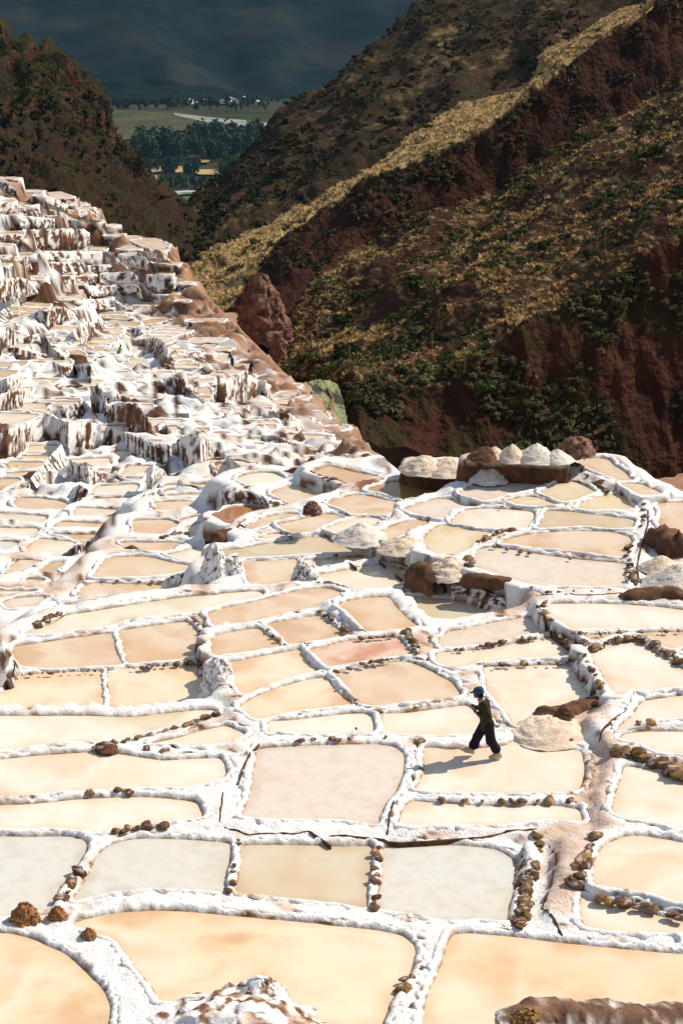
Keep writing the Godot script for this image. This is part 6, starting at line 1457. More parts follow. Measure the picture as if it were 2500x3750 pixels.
	flesh([[neck + Vector3(0.05, 0.0, 0.05), neck + Vector3(-0.055, -0.045, 0.055), 0.026, 0.022], [neck + Vector3(0.05, 0.0, -0.05), neck + Vector3(-0.055, -0.045, -0.055), 0.026, 0.022], [neck + Vector3(0.06, 0.0, 0.045), neck + Vector3(0.06, 0.0, -0.045), 0.028, 0.028]], 0.009, cloth(Color(0.7, 0.68, 0.62)), "shirt_collar", o)
	# two workers far down the slope
	worker(Vector3(-24.07, -28.55, -201.86), 1.3, Color(0.28, 0.42, 0.05), Color(0.03, 0.03, 0.04), Color(0.02, 0.015, 0.015), "person in a lime green vest standing with a dark bag on the middle terraces")
	worker(Vector3(-11.86, -29.56, -202.97), -0.6, Color(0.05, 0.09, 0.3), Color(0.03, 0.04, 0.1), Color(0.03, 0.02, 0.02), "person in blue bending over a pan near the ravine side of the terraces")
	worker(Vector3(-9.56, -28.82, -195.48), 0.4, Color(0.015, 0.015, 0.02), Color(0.012, 0.012, 0.015), Color(0.015, 0.012, 0.012), "person in black climbing the white salt slope beside the ravine")

func worker(at: Vector3, turn: float, top: Color, legs: Color, hat: Color, label: String) -> void:
	var o := Node3D.new()
	put(o, "person", at)
	tag(o, label, "person")
	var bend := 0.22 if turn > 1.0 else 0.34
	var hip := Vector3(0, 0.85, 0)
	var neck := Vector3(0, 1.38, bend)
	var head := neck + Vector3(0, 0.17, 0.07)
	flesh([[hip, neck, 0.11, 0.1], [neck, head, 0.06, 0.06], [head, head + Vector3(0, 0.05, 0), 0.09, 0.09], [neck + Vector3(0.17, -0.05, 0), Vector3(0.24, 1.05, bend + 0.1), 0.05, 0.04], [Vector3(0.24, 1.05, bend + 0.1), Vector3(0.15, 0.9, bend + 0.25), 0.038, 0.03], [neck + Vector3(-0.17, -0.05, 0), Vector3(-0.24, 1.05, bend + 0.1), 0.05, 0.04], [Vector3(-0.24, 1.05, bend + 0.1), Vector3(-0.15, 0.9, bend + 0.25), 0.038, 0.03],
		[Vector3(0.1, 0.85, 0), Vector3(0.12, 0.45, 0.08), 0.08, 0.06], [Vector3(0.12, 0.45, 0.08), Vector3(0.12, 0.06, 0), 0.055, 0.045], [Vector3(-0.1, 0.85, 0), Vector3(-0.12, 0.45, 0.04), 0.08, 0.06], [Vector3(-0.12, 0.45, 0.04), Vector3(-0.12, 0.06, -0.1), 0.055, 0.045]], 0.03, cloth(Color(0.18, 0.09, 0.06)), "body", o, 0.04)
	flesh([[hip + Vector3(0, -0.03, 0), neck + Vector3(0, -0.06, 0), 0.17, 0.16], [neck + Vector3(0.12, -0.06, 0), Vector3(0.24, 1.08, bend + 0.1), 0.09, 0.07], [neck + Vector3(-0.12, -0.06, 0), Vector3(-0.24, 1.08, bend + 0.1), 0.09, 0.07]], 0.03, cloth(top), "jacket", o, 0.04)
	flesh([[Vector3(0.1, 0.85, 0), Vector3(0.12, 0.45, 0.08), 0.11, 0.085], [Vector3(0.12, 0.45, 0.08), Vector3(0.12, 0.1, 0), 0.085, 0.075], [Vector3(-0.1, 0.85, 0), Vector3(-0.12, 0.45, 0.04), 0.11, 0.085], [Vector3(-0.12, 0.45, 0.04), Vector3(-0.12, 0.1, -0.1), 0.085, 0.075]], 0.03, cloth(legs), "trousers", o, 0.04)
	flesh([[head + Vector3(0, 0.09, 0), head + Vector3(0, 0.12, 0), 0.11, 0.09], [head + Vector3(0.1, 0.07, 0), head + Vector3(-0.1, 0.07, 0), 0.05, 0.05], [head + Vector3(0, -0.05, -0.08), head + Vector3(0, -0.2, -0.1), 0.07, 0.05]], 0.03, cloth(hat), "hat", o, 0.04)
	o.rotation.y = turn

# ---------------------------------------------------------------- where everything stands (metres)
func data() -> void:
	a("round-shouldered peach pan in the bottom left corner, cut by the frame", "o", 0, "-6.59,-32.64 -6.33,-32.6 -5.97,-32.44 -5.59,-32.16 -5.22,-31.88 -4.98,-31.57 -4.72,-31.19 -4.48,-30.85 -4.28,-30.48 -4.13,-30.01 -4.1,-29.48 -4.04,-28.58 -4.64,-27.63 -6.1,-27.63 -7.3,-29.94 -7.42,-32.6")
	a("broad peach pan in the bottom right corner above the mud bank", "o", 0, "2.04,-32.35 2.18,-32.58 2.52,-32.62 3.35,-32.48 4.16,-32.27 4.97,-32.12 5.78,-31.96 6.46,-31.86 7.79,-31.68 7.45,-28.26 1.34,-28.26 1.43,-29.48 1.52,-30.3 1.78,-31.19 1.94,-31.88")
	a("biggest peach pan, lying behind the cracked salt mound at the bottom edge", "o", 0, "-5.22,-32.91 -4.97,-33.16 -4.57,-33.34 -4.07,-33.45 -3.47,-33.48 -2.86,-33.41 -2.21,-33.3 -1.57,-33.18 -0.8,-33.05 0,-32.88 0.42,-32.8 0.84,-32.68 1.17,-32.52 1.39,-32.19 1.42,-31.88 1.35,-31.49 1.25,-31.04 1.08,-30.66 0.9,-30.16 0.75,-29.48 0.65,-28.58 -0.26,-28.58 -0.38,-29.48 -0.66,-29.94 -1.18,-30.37 -1.74,-30.45 -2.24,-30.3 -2.82,-30.16 -3.26,-30.19 -3.51,-30.74 -3.85,-31.34 -4.01,-31.72 -4.27,-32.19 -4.46,-32.42 -4.73,-32.54")
	a("narrow cream pan on the right edge, below the ochre stone wall", "c", 0.05, "4.77,-33.93 5.02,-33.81 5.59,-33.55 6.18,-33.21 6.64,-32.96 7.73,-32.43 7.87,-32.11 6.55,-32.45 5.86,-32.5 5.24,-32.54 4.75,-32.69 4.68,-32.92 4.67,-33.43")
	a("bluish white pan shaded at its right by the rubble bank", "w", -0.1, "0.87,-36.23 1.62,-36.42 2.31,-36.42 2.95,-36.32 3.3,-36.18 3.55,-35.84 3.67,-35.39 3.53,-34.57 3.33,-33.78 3.22,-33.2 2.74,-33.28 2.22,-33.2 1.84,-33.27 1.46,-33.44 0.78,-33.66 0.72,-34.21 0.83,-35.2")
	a("beige grey pan between the two thin stone-set dividers", "t", -0.05, "-2.08,-36.28 -1.23,-36.33 -0.54,-36.3 0,-36.25 0.62,-36.23 0.63,-35.58 0.57,-34.84 0.52,-34.21 0.48,-33.62 0,-33.76 -0.73,-33.93 -1.39,-34.06 -2.12,-34.25 -2.12,-34.84 -2.1,-35.67")
	a("cream pan on the right edge, above a wall set with ochre stones", "c", 0.2, "6.01,-36.24 6.42,-36.24 7.14,-35.95 8.13,-35.58 7.88,-33.25 6.7,-33.37 6.05,-33.78 5.42,-33.96 5.07,-34.05 5.06,-34.56 5.22,-35.3 5.5,-35.87")
	a("pale grey pan behind the long curved white wall, left of the stone divider", "w", -0.05, "-4.66,-36.5 -4.12,-36.62 -3.32,-36.57 -2.62,-36.47 -2.33,-36.33 -2.31,-35.77 -2.34,-35.11 -2.36,-34.66 -2.36,-34.27 -2.93,-34.32 -3.81,-34.39 -4.59,-34.23 -5.08,-34.01 -5.35,-33.88 -5.33,-34.21 -5.2,-34.93 -5.12,-35.77 -4.95,-36.23")
	a("grey white pan cut by the left edge above the bottom left pan", "w", -0.02, "-7.27,-36.66 -6.71,-36.63 -6.21,-36.66 -5.74,-36.63 -5.49,-36.51 -5.35,-36.27 -5.34,-35.9 -5.41,-35.52 -5.52,-34.96 -5.66,-34.42 -5.7,-33.89 -5.77,-33.51 -6.07,-33.38 -6.43,-33.23 -6.69,-33.21 -7.54,-33.21 -8.32,-34.96 -7.96,-36.61")
	a("slim cream pan just below the nine-stone wall by the walking person", "c", 0, "1.44,-38.15 1.59,-38.31 2.21,-38.17 2.88,-38.09 3.64,-38.02 4.22,-38.09 4.79,-38.04 5.15,-37.88 5.23,-37.72 5.15,-37.23 4.48,-37.35 3.99,-37.21 3.28,-37.07 2.34,-37.07 1.5,-37.03 1.22,-37.15 1.28,-37.64")
	a("narrow cream pan on the left edge, just above the grey white pans", "c", 0, "-7.52,-38.09 -6.81,-38.15 -5.87,-38.36 -4.92,-38.47 -4.2,-38.47 -3.46,-38.31 -3.18,-38.15 -3.06,-37.8 -3.04,-37.43 -3.7,-37.23 -4.52,-36.97 -4.89,-36.87 -5.24,-36.72 -5.77,-36.84 -6.24,-36.92 -6.84,-36.87 -7.31,-36.85 -8.47,-36.85 -8.7,-38.04")
	a("cream pan on the right edge beside the pink mud path", "c", 0.2, "6.44,-39.61 6.91,-39.5 7.37,-39.27 7.67,-39.04 8.74,-38.71 8.64,-37.04 7.23,-36.46 6.95,-36.66 6.51,-36.86 6.16,-36.96 5.9,-37.16 5.85,-37.45 5.98,-38.08 6.17,-38.73")
	a("large pinkish white pan in the middle, left of the walking person's pan", "k", 0, "-1.93,-40.98 -1.37,-41.12 -0.61,-41.22 0,-41.25 0.77,-41.28 1.23,-41.12 1.45,-40.76 1.47,-40.29 1.41,-39.6 1.22,-38.71 1.01,-38.17 0.85,-37.54 0.75,-37.1 0,-37.31 -0.6,-37.33 -1.26,-37.33 -1.78,-37.38 -2.17,-37.51 -2.1,-38.17 -2.02,-38.93 -2.01,-39.82 -1.99,-40.5")
	a("long cream pan on the left edge, third row up, with rocks on its far wall", "c", 0, "-7.92,-40.44 -7.19,-40.62 -6.44,-40.74 -5.69,-40.86 -5.22,-40.74 -4.17,-40.38 -3.73,-40.44 -3.07,-40.5 -2.82,-40.48 -2.67,-40.15 -2.62,-39.6 -2.75,-39.28 -3.13,-39.08 -3.46,-38.9 -4.53,-38.89 -5.68,-38.73 -6.26,-38.67 -6.86,-38.51 -7.58,-38.46 -8.78,-38.4 -9.17,-40.38")
	a("cream pan that the walking person crosses", "c", 0, "1.94,-41.04 2.55,-40.98 3.17,-41.04 3.85,-41.22 4.13,-41.52 4.65,-41.56 5,-41.4 5.32,-41.04 5.6,-40.86 5.61,-40.29 5.53,-39.6 5.37,-38.93 5.15,-38.66 4.61,-38.66 3.88,-38.58 2.91,-38.62 2.19,-38.68 1.66,-38.79 1.72,-39.15 1.87,-39.82")
	a("cream pan on the right edge behind a row of big brown rocks", "c", 0.3, "6.45,-40.83 6.66,-41.2 7.19,-41.33 8.05,-41.33 9.24,-41.3 8.96,-39.88 7.82,-39.98 7.25,-40.12 6.97,-40.53 6.64,-40.74")
	a("small wedge-shaped cream pan under the tall white wall block", "c", -0.05, "-4.52,-41.35 -3.98,-41.7 -3.39,-42.13 -2.83,-42.43 -2.5,-42.17 -2.3,-41.89 -2.62,-41.5 -3.12,-41.23 -3.63,-41.19 -4.06,-41.35")
	a("pale cream strip pan in front of the large pinkish white pan's far wall", "g", 0, "-1.74,-42.56 -1.28,-42.65 -0.5,-42.87 0.21,-43.04 0.57,-43.04 0.71,-42.87 0.78,-42.49 0.77,-42 0.7,-41.83 0.21,-41.79 -0.49,-41.75 -1.19,-41.83 -1.54,-41.91 -1.73,-41.83 -1.76,-42.24")
	a("peach cream pan directly behind the walking person, to the left", "c", 0, "1.01,-42.99 1.6,-43.09 2.41,-43.36 3.07,-43.54 3.24,-43.25 3.39,-42.75 3.63,-42.36 3.77,-42.14 3.33,-41.86 2.7,-41.76 2.18,-41.7 1.66,-41.7 1.19,-41.78 0.99,-41.98")
	a("cream pan on the right edge under the double salt channel", "c", 0.34, "7.26,-42.87 7.45,-43.07 8.4,-43.4 9.7,-43.67 9.36,-41.95 8.15,-41.91 7.53,-41.88 7.08,-41.63 6.68,-41.38 6.48,-41.23 6.61,-41.61 6.94,-42.11")
	a("long pale greenish pan on the left edge, at half the picture's near field", "g", -0.15, "-8.4,-43.26 -7.33,-43.26 -6.26,-43.26 -5.18,-43.19 -4.4,-43.39 -3.6,-43.59 -3.17,-43.59 -3.05,-43.42 -3.41,-43.11 -3.81,-42.73 -4.56,-42.27 -5.05,-41.91 -5.64,-41.67 -6.21,-41.65 -7.07,-41.47 -7.75,-41.23 -8.05,-41.17 -9.32,-41.11 -9.74,-43.26")
	a("orange peach pan above the pale cream strip pan", "o", 0, "-2.48,-43.57 -2.16,-44.08 -1.63,-44.64 -0.9,-45.16 -0.41,-45.28 -0.25,-44.84 -0,-44.19 0.25,-43.66 0.27,-43.48 -0.32,-43.34 -1.04,-43.12 -1.64,-42.81 -2.04,-42.61 -2.2,-42.77 -2.36,-43.1 -2.52,-43.3")
	a("cream pan right behind the walking person, with a tall white wall at its right", "c", 0.05, "3.69,-45.87 4.31,-45.92 5.1,-46.02 5.8,-46.02 5.94,-45.87 6.04,-45.14 6.18,-44.36 6.3,-43.7 6.25,-43.43 5.94,-43.28 5.55,-43.17 5.17,-42.97 4.76,-42.61 4.59,-42.26 4.28,-42.09 4.12,-42.35 4.05,-42.79 3.88,-43.43 3.77,-43.89 3.65,-44.27 3.66,-44.94")
	a("wide peach pan below the streaked pink pan, left of the person's head", "p", 0.05, "-0.19,-45.47 0.23,-45.72 0.8,-45.97 1.37,-46.27 1.72,-46.27 2.12,-45.87 2.48,-45.38 2.71,-45.04 2.85,-44.73 2.98,-44 2.65,-43.82 2.03,-43.64 1.3,-43.47 1.04,-43.29 0.52,-43.41 0.39,-43.89 0.18,-44.44 -0.01,-45.01")
	a("cream pan at the right under an arched wall of dark stones", "c", 0.39, "6.46,-46.16 6.89,-46.47 7.32,-46.74 7.71,-46.74 7.94,-46.42 8.17,-45.9 8.48,-45.39 8.65,-44.9 9.32,-43.76 8.45,-43.68 8,-43.61 7.41,-43.42 7.06,-43.49 6.82,-43.14 6.71,-43.38 6.6,-43.95 6.52,-44.82 6.42,-45.52")
	a("orange peach pan left of the streaked pink pan", "o", 0, "-3.04,-46.29 -2.64,-46.49 -2.08,-46.79 -1.4,-47.1 -1.12,-47.2 -0.95,-46.61 -0.76,-46.01 -0.6,-45.68 -0.9,-45.5 -1.46,-45.11 -2,-44.6 -2.42,-44.13 -2.58,-44.47 -2.75,-44.94 -2.93,-45.52")
	a("orange peach pan on the left edge, lower left of a group of four", "o", -0.5, "-8.8,-45.49 -8.56,-46.3 -8.31,-46.69 -7.68,-46.84 -7.11,-46.91 -6.41,-46.95 -6.28,-46.42 -6.15,-45.64 -6.03,-44.98 -5.95,-44.39 -6.39,-44.3 -7.12,-44.28 -7.86,-44.3 -8.62,-44.39 -9.55,-44.44 -9.6,-44.7")
	a("orange peach pan with white crystals, lower right of the left group of four", "o", -0.5, "-6.22,-47 -5.77,-47.15 -5.2,-47.25 -4.62,-47.32 -3.88,-47.35 -3.8,-46.81 -3.69,-46.22 -3.59,-45.64 -3.54,-45.18 -3.93,-44.96 -4.59,-44.74 -5.13,-44.59 -5.83,-44.39 -5.94,-45.16 -6.05,-45.83")
	a("bright cream pan behind the person's cap, left of the white wall corner", "c", 0.09, "2.53,-46.75 3.21,-46.91 4.02,-47.17 4.64,-47.47 5.26,-47.73 5.78,-47.87 6,-47.49 6.25,-47.09 6.06,-46.58 5.87,-46.35 5.13,-46.35 4.53,-46.25 3.78,-46.09 3.55,-46.12 3.34,-45.86 2.98,-45.66 2.6,-45.86 2.46,-46.25")
	a("pink pan with whitish salt streaks in the middle of the field", "s", 0.1, "-0.86,-46.96 -0.35,-47.27 0.23,-47.64 1.02,-47.8 1.49,-47.8 1.64,-47.48 1.78,-46.98 1.88,-46.59 1.57,-46.51 0.99,-46.3 0.42,-46.04 -0.15,-45.79 -0.32,-45.69 -0.5,-46.06 -0.66,-46.57")
	a("peach strip pan between two stone-set walls at the right edge", "p", 0.4, "6.5,-46.95 6.42,-47.23 7.01,-47.34 7.81,-47.42 9.1,-47.53 10.41,-47.44 10.15,-46.11 8.89,-46.31 8.56,-46.16 8.37,-46.42 8.12,-47.09 7.76,-47.32 7.39,-47.24 6.97,-47.02 6.65,-46.73")
	a("peach pan left of a thin diagonal divider, under the long peach pan", "p", -0.1, "-3.35,-48.57 -2.77,-48.9 -2.27,-49 -2.06,-48.54 -1.81,-48.11 -1.61,-47.64 -1.92,-47.5 -2.3,-47.29 -2.76,-47.13 -3.18,-47.03 -3.39,-47.06 -3.53,-48")
	a("pinkish cream pan left of the dark-stoned diagonal wall", "k", 0.09, "2.89,-48.3 3.3,-48.48 4.15,-48.99 4.8,-49.27 5.13,-49.39 5.29,-48.93 5.51,-48.39 5.61,-48.17 5.3,-48.08 4.67,-47.86 4.04,-47.45 3.43,-47.23 2.82,-47.06 2.62,-47.11 2.61,-47.73")
	a("peach beige pan, upper left of the left group of four", "p", -0.46, "-8.92,-48.56 -8.36,-48.83 -7.61,-49.16 -7.03,-49.38 -6.42,-49.58 -6.26,-49.12 -6.12,-48.37 -5.95,-47.74 -5.84,-47.29 -6.36,-47.16 -7.12,-47.05 -7.7,-46.99 -8.36,-47.04 -8.61,-47.35 -8.84,-47.95")
	a("peach pan right of a thin diagonal divider, under the long peach pan", "p", -0.1, "-2.04,-49.29 -1.59,-49.62 -0.98,-49.91 -0.61,-49.97 -0.41,-49.62 -0.16,-49.09 0.14,-48.45 -0.16,-48.29 -0.55,-48.08 -1.1,-47.82 -1.39,-47.71 -1.61,-48.32 -1.82,-48.87")
	a("beige pan, upper right of the left group of four", "p", -0.46, "-6.22,-49.71 -5.87,-49.93 -5.48,-50.1 -4.88,-50.33 -4.4,-50.47 -4.21,-50.22 -4.01,-49.65 -3.92,-49.12 -3.94,-48.16 -3.9,-47.81 -4.45,-47.57 -5.03,-47.47 -5.68,-47.33 -5.81,-47.74 -5.98,-48.58")
	a("wide cream pan on the right edge below the red-brown bank", "c", 0.4, "5.68,-49.56 6.27,-49.65 7.1,-49.65 7.92,-49.56 8.72,-49.39 9.38,-49.15 10.65,-48.69 10.44,-47.62 9.13,-47.73 8.46,-47.71 7.85,-47.65 7.25,-47.65 6.64,-47.6 6.18,-47.6 6.02,-47.95 5.83,-48.4 5.68,-48.95")
	a("beige peach pan left of the pan under the dark mud bank", "p", 0.1, "-0.04,-50.42 0.25,-50.72 0.87,-50.95 1.35,-50.94 1.53,-50.27 1.78,-49.47 2,-48.9 2.11,-48.63 1.63,-48.38 1.03,-48.21 0.73,-48.16 0.49,-48.79 0.18,-49.67 -0.06,-50.15")
	a("long peach pan behind the small paired peach pans, left of centre", "p", -0.35, "-3.78,-50.76 -3.51,-51.15 -2.7,-51.68 -1.88,-52.29 -1.2,-52.78 -0.69,-52.95 -0.3,-52.85 0.04,-52.5 -0.09,-52.22 -0.34,-51.85 -0.67,-51.32 -1,-51.19 -1.62,-50.79 -2.23,-50.35 -2.83,-49.99 -3.42,-49.71 -3.55,-49.78 -3.67,-50.18")
	a("beige pan half shaded by the dark curved mud bank", "t", -0.5, "1.72,-52.6 2.4,-52.51 3.11,-52.39 3.54,-52.2 3.95,-51.78 4.32,-51.29 4.44,-51.2 4.25,-50.88 3.87,-50.71 3.43,-50.48 3.14,-50.34 2.72,-50.27 2.51,-50.4 2.29,-50.92 1.98,-51.75")
	a("very long pale greenish pan running across the left half", "g", -0.45, "-8.78,-49.43 -8.53,-49.91 -8.1,-50.36 -7.85,-50.94 -7.26,-51.21 -6.47,-51.61 -5.66,-52.01 -4.63,-52.44 -3.66,-52.66 -3.61,-52.73 -2.76,-52.93 -2.44,-52.93 -2.27,-52.58 -2.81,-52.09 -3.54,-51.55 -3.89,-51.26 -4.31,-50.99 -5.13,-50.81 -5.94,-50.58 -6.46,-50.08 -7.46,-49.58 -8.24,-49.36")
	a("largest pinkish white pan of the far plateau, below the thin ledge", "k", 0.25, "4.07,-54.64 4.57,-54.93 5.03,-54.75 5.71,-54.39 6.6,-53.96 7.5,-53.67 8.37,-53.39 8.32,-52.82 8.22,-52.14 8.19,-51.61 8.06,-51.35 7.21,-51.31 6.54,-51.35 5.87,-51.4 5.27,-51.64 4.77,-52.17 4.44,-52.58 3.96,-52.99 3.97,-53.8")
	a("bright cream pan left of the brown rubble on the plateau", "c", -0.45, "-0.77,-54.35 -0.18,-54.64 0.49,-55.1 1.08,-55.31 1.52,-55.24 1.73,-54.85 1.97,-54.09 2.2,-53.41 1.78,-53.29 1.12,-53.1 0.48,-53.04 0.17,-53.29 -0.25,-53.73 -0.61,-53.98")
	a("peach pan beside the tall white wall end", "p", -0.75, "-3.13,-56.38 -2.47,-56.52 -1.79,-56.64 -1.45,-56.69 -1.27,-56.13 -1.08,-55.61 -1.28,-55.43 -1.49,-55.21 -1.57,-54.68 -1.95,-54.42 -2.38,-54.24 -2.77,-54.24 -2.9,-55.05 -3.03,-55.86")
	a("peach pan of the far plateau with a curved far wall, above the thin ledge", "p", 0.3, "4.74,-55.06 5.09,-55.53 5.61,-55.9 6.36,-56.21 7.11,-56.33 7.84,-56.33 8.4,-56.21 8.83,-55.75 8.86,-55.3 8.65,-54.52 8.43,-53.77 7.77,-53.94 7.1,-54.23 6.19,-54.52 5.51,-54.81 4.96,-55.02")
	a("yellowish pan left of the row of brown rocks on the far plateau", "y", 0.25, "2.51,-55.55 2.73,-56.36 3,-56.91 3.3,-57.06 3.73,-56.78 4.34,-56.44 4.69,-56.25 4.4,-55.86 4.07,-55.25 3.81,-54.66 3.63,-54.33 3.15,-54.14 2.82,-54.26 2.65,-54.66")
	a("thin peach sliver pan under the tan pan", "p", -1.74, "-8.61,-54.89 -8.53,-55.24 -7.85,-55.49 -6.97,-55.66 -6.06,-55.66 -6.5,-55.53 -7.14,-55.18 -7.56,-54.99 -8.03,-54.93")
	a("thin cream pan right of a short diagonal divider", "c", -0.66, "-1.19,-56.33 -0.41,-56.45 0.28,-56.59 0.9,-56.68 1.11,-56.36 0.5,-56.18 -0.18,-55.92 -0.63,-55.64 -0.88,-55.42 -1.02,-55.84")
	a("peach pan behind the two pink salt heaps", "p", 0.04, "1.08,-56.78 1.43,-57.34 1.91,-57.93 2.39,-58.28 2.75,-58.16 2.96,-57.81 2.72,-57.25 2.5,-56.81 1.88,-56.67 1.64,-56.38 1.41,-56.13 1.25,-56.31")
	a("long grey beige pan right of the tall white wall end", "t", -0.7, "-3.84,-57.36 -3.21,-57.56 -2.76,-57.85 -2.07,-58.21 -1.37,-58.58 -0.58,-58.81 -0.34,-58.38 -0.06,-57.94 0.26,-57.5 0.39,-57.13 -0.18,-57.06 -0.65,-57.02 -1.34,-56.92 -2.02,-56.78 -2.94,-56.64 -3.39,-56.43 -3.58,-55.91 -3.72,-56.02")
	a("drying pinkish pan at the left edge above the long pale pan", "k", -2.16, "-10.67,-56.5 -10.44,-56.9 -9.93,-57.08 -9.44,-57.08 -9.45,-56.53 -9.78,-56.07 -10.39,-55.93")
	a("cream pan holding a white salt heap, mid plateau", "c", -0.55, "-0.55,-59.08 -0.19,-59.55 0.29,-60.09 0.78,-60.33 1.16,-60.24 1.42,-59.8 1.05,-58.97 0.52,-58.43 -0,-58.36 -0.28,-58.78")
	a("pale beige strip pan near the plateau's zigzag right channel", "t", 0.35, "6.57,-58.2 7.31,-58.12 8.03,-57.88 8.73,-57.55 9.2,-57.23 9.09,-56.63 9,-56.35 8.33,-56.38 7.62,-56.59 6.88,-56.51 6.18,-56.37 6.04,-56.43 6.31,-57.39")
	a("cream and pink pan of the far plateau left of the pale strip pan", "c", 0.3, "3.42,-57.1 3.65,-57.87 3.99,-58.44 4.59,-58.61 5.34,-58.53 6.07,-58.28 6.15,-57.95 6,-57.26 5.74,-56.5 5.31,-56.36 4.92,-56.44 4.21,-56.68 3.74,-56.94")
	a("tan pan in the shade of the tall white wall end", "p", -2.22, "-8.46,-57.35 -8.34,-58.14 -8.06,-58.54 -7.3,-58.48 -6.34,-58.41 -5.38,-58.27 -4.54,-58.13 -4.47,-57.79 -5.09,-57.66 -6.02,-57.53 -6.71,-57.39 -7.62,-57.19 -8.19,-57.12")
	a("peach pan cut by the right edge at the plateau's far side", "p", 0.4, "10.18,-58.74 10.45,-58.96 11.04,-58.96 12.71,-58.88 12.05,-55.48 10.45,-55.45 10.14,-55.59 9.91,-56.17 9.94,-56.95 10.16,-57.92")
	a("tiny cream pan wedged above the long grey pan", "c", -0.66, "-2.71,-58.4 -2.37,-58.85 -2,-58.94 -1.73,-58.78 -1.99,-58.54 -2.49,-58.23")
	a("pinkish grey pan right of the junction boulder on the far plateau", "k", 0.14, "2.01,-58.95 2.44,-59.55 3.19,-60.19 3.66,-60.03 4.11,-59.55 4.46,-59.03 4.07,-58.83 3.62,-58.52 3.36,-57.99 3.17,-57.99 2.72,-58.29 2.33,-58.52")
	a("narrow ochre pan at the left edge below a dark wall", "y", -2.34, "-11.77,-58.19 -11.06,-58.18 -10.34,-58.11 -9.83,-58.03 -10.15,-57.84 -11,-57.81 -11.71,-57.81")
	a("long peach pan left of the white salt heap's pan", "p", -0.58, "-2.09,-59.67 -1.64,-59.98 -0.93,-60.53 -0.32,-60.76 0.09,-60.33 -0.31,-59.81 -0.67,-59.35 -0.95,-58.91 -1.42,-58.7 -1.7,-58.9 -1.98,-59.25")
	a("yellow cream pan shaped like an arch near the right channel", "y", 0.38, "7.54,-58.39 7.79,-58.98 8.23,-59.45 8.79,-59.88 9.16,-60 9.25,-59.54 9.29,-58.77 9.35,-58.23 8.81,-58.09 8.06,-58.09 7.58,-58.31")
	a("small yellowish lens-shaped pan of the far plateau", "y", 0.39, "5.36,-59.15 5.99,-59.62 6.42,-59.5 6.73,-59.08 6.98,-58.69 6.6,-58.56 6.1,-58.56 5.61,-58.73")
	a("pale peach pan below the tan pan with the dark reflection", "p", -0.51, "-0.52,-61.72 -0.2,-62.18 0.3,-62.6 0.65,-62.72 1.03,-62.52 1.52,-62.13 1.98,-61.72 1.89,-61.07 1.73,-60.62 1.26,-60.38 0.78,-60.54 0.39,-60.46 0.06,-60.94 -0.29,-61.34")
	a("small dull peach pan at the plateau's far right rim", "p", 0.61, "9.16,-60.36 9.63,-60.41 9.91,-60.27 10.18,-59.75 10.39,-59.26 10.09,-59.04 9.72,-58.95 9.53,-59.3 9.29,-60.01")
	a("yellowish pan below the corner of the dark plateau bank", "y", 0.44, "6.5,-59.81 6.92,-60.65 7.39,-61.15 7.8,-61.1 8.1,-60.56 8.32,-59.98 8.16,-59.76 7.68,-59.16 7.29,-58.84 7.07,-58.9 6.81,-59.38")
	a("large peach pan left of the tall white wall end", "p", -2.16, "-8.13,-58.87 -8.02,-60.26 -7.85,-60.85 -7.33,-61 -6.69,-61 -6.33,-60.85 -5.55,-60.33 -4.92,-59.99 -5.14,-59.53 -5.68,-59.1 -6.38,-58.88 -7.09,-58.81 -7.81,-58.81")
	a("slim cream pan in the gully left of the far plateau", "p", -0.7, "-3.24,-59.53 -3.07,-59.96 -2.64,-60.67 -2.02,-61.14 -1.6,-61.21 -1.35,-60.98 -1.76,-60.65 -2.28,-60.26 -2.46,-59.82 -2.97,-59.36")
	a("pinkish pan with an orange shallow right under the small salt heap", "k", 0.33, "3.85,-60.16 4.23,-60.83 4.69,-61.46 5.35,-61.88 5.88,-61.88 6.39,-61.64 6.8,-61.28 6.51,-60.73 6.14,-60.37 5.46,-59.94 4.9,-59.35 4.64,-59.25 4.28,-59.68 3.94,-59.97")
	a("tan pan with a dark reflection under the brown plateau bank", "d", -0.46, "0.85,-63.03 1.23,-63.52 1.8,-64.15 2.36,-64.02 3.11,-63.62 3.67,-63.12 3.41,-62.59 3.05,-62.26 2.68,-61.92 2.3,-61.72 1.82,-62.26 1.33,-62.73")
	a("cream pan upper left of the tall white wall end", "c", -2.16, "-5.91,-61.11 -5.63,-61.37 -5.02,-61.83 -4.44,-61.75 -4.5,-61.18 -4.6,-60.61 -4.81,-60.26 -5.29,-60.54")
	a("peach pan on the farthest right corner beside the brown boulder", "p", 0.6, "8.03,-63.07 8.44,-63.36 8.98,-63.4 9.21,-63.17 9.29,-62.54 9.51,-61.85 9.62,-61.11 9.65,-60.7 9.15,-60.64 8.72,-61.37 8.29,-62.16")
	a("tiny peach pan at the foot of the brown bank, far left", "p", -3.27, "-10.81,-61.37 -10.76,-61.81 -10.2,-61.74 -10.23,-61.37 -10.62,-61.18")
	a("peach pan with a rust brown weed patch on its left", "p", -2.46, "-7.72,-63.3 -7.35,-63.41 -6.57,-63.34 -5.81,-63.41 -5.46,-62.99 -5.84,-62.56 -6.21,-62.17 -6.83,-62.33 -7.27,-62.7 -7.58,-62.99")
	a("reddish brown pan with a dark orange rim, centre left", "b", -1.44, "-4.56,-63.39 -4.3,-63.74 -3.82,-64.25 -3.16,-64.49 -2.74,-64.04 -2.45,-63.56 -2.85,-63.18 -3.33,-62.73 -3.76,-62.25 -4.01,-62.46 -4.24,-62.85")
	a("cream lozenge pan left of the reddish brown pan", "c", -2.46, "-5.69,-64.85 -5.43,-65.22 -5.03,-65.56 -4.62,-64.9 -4.16,-64.27 -4.4,-63.83 -4.75,-63.67 -5.2,-64.31")
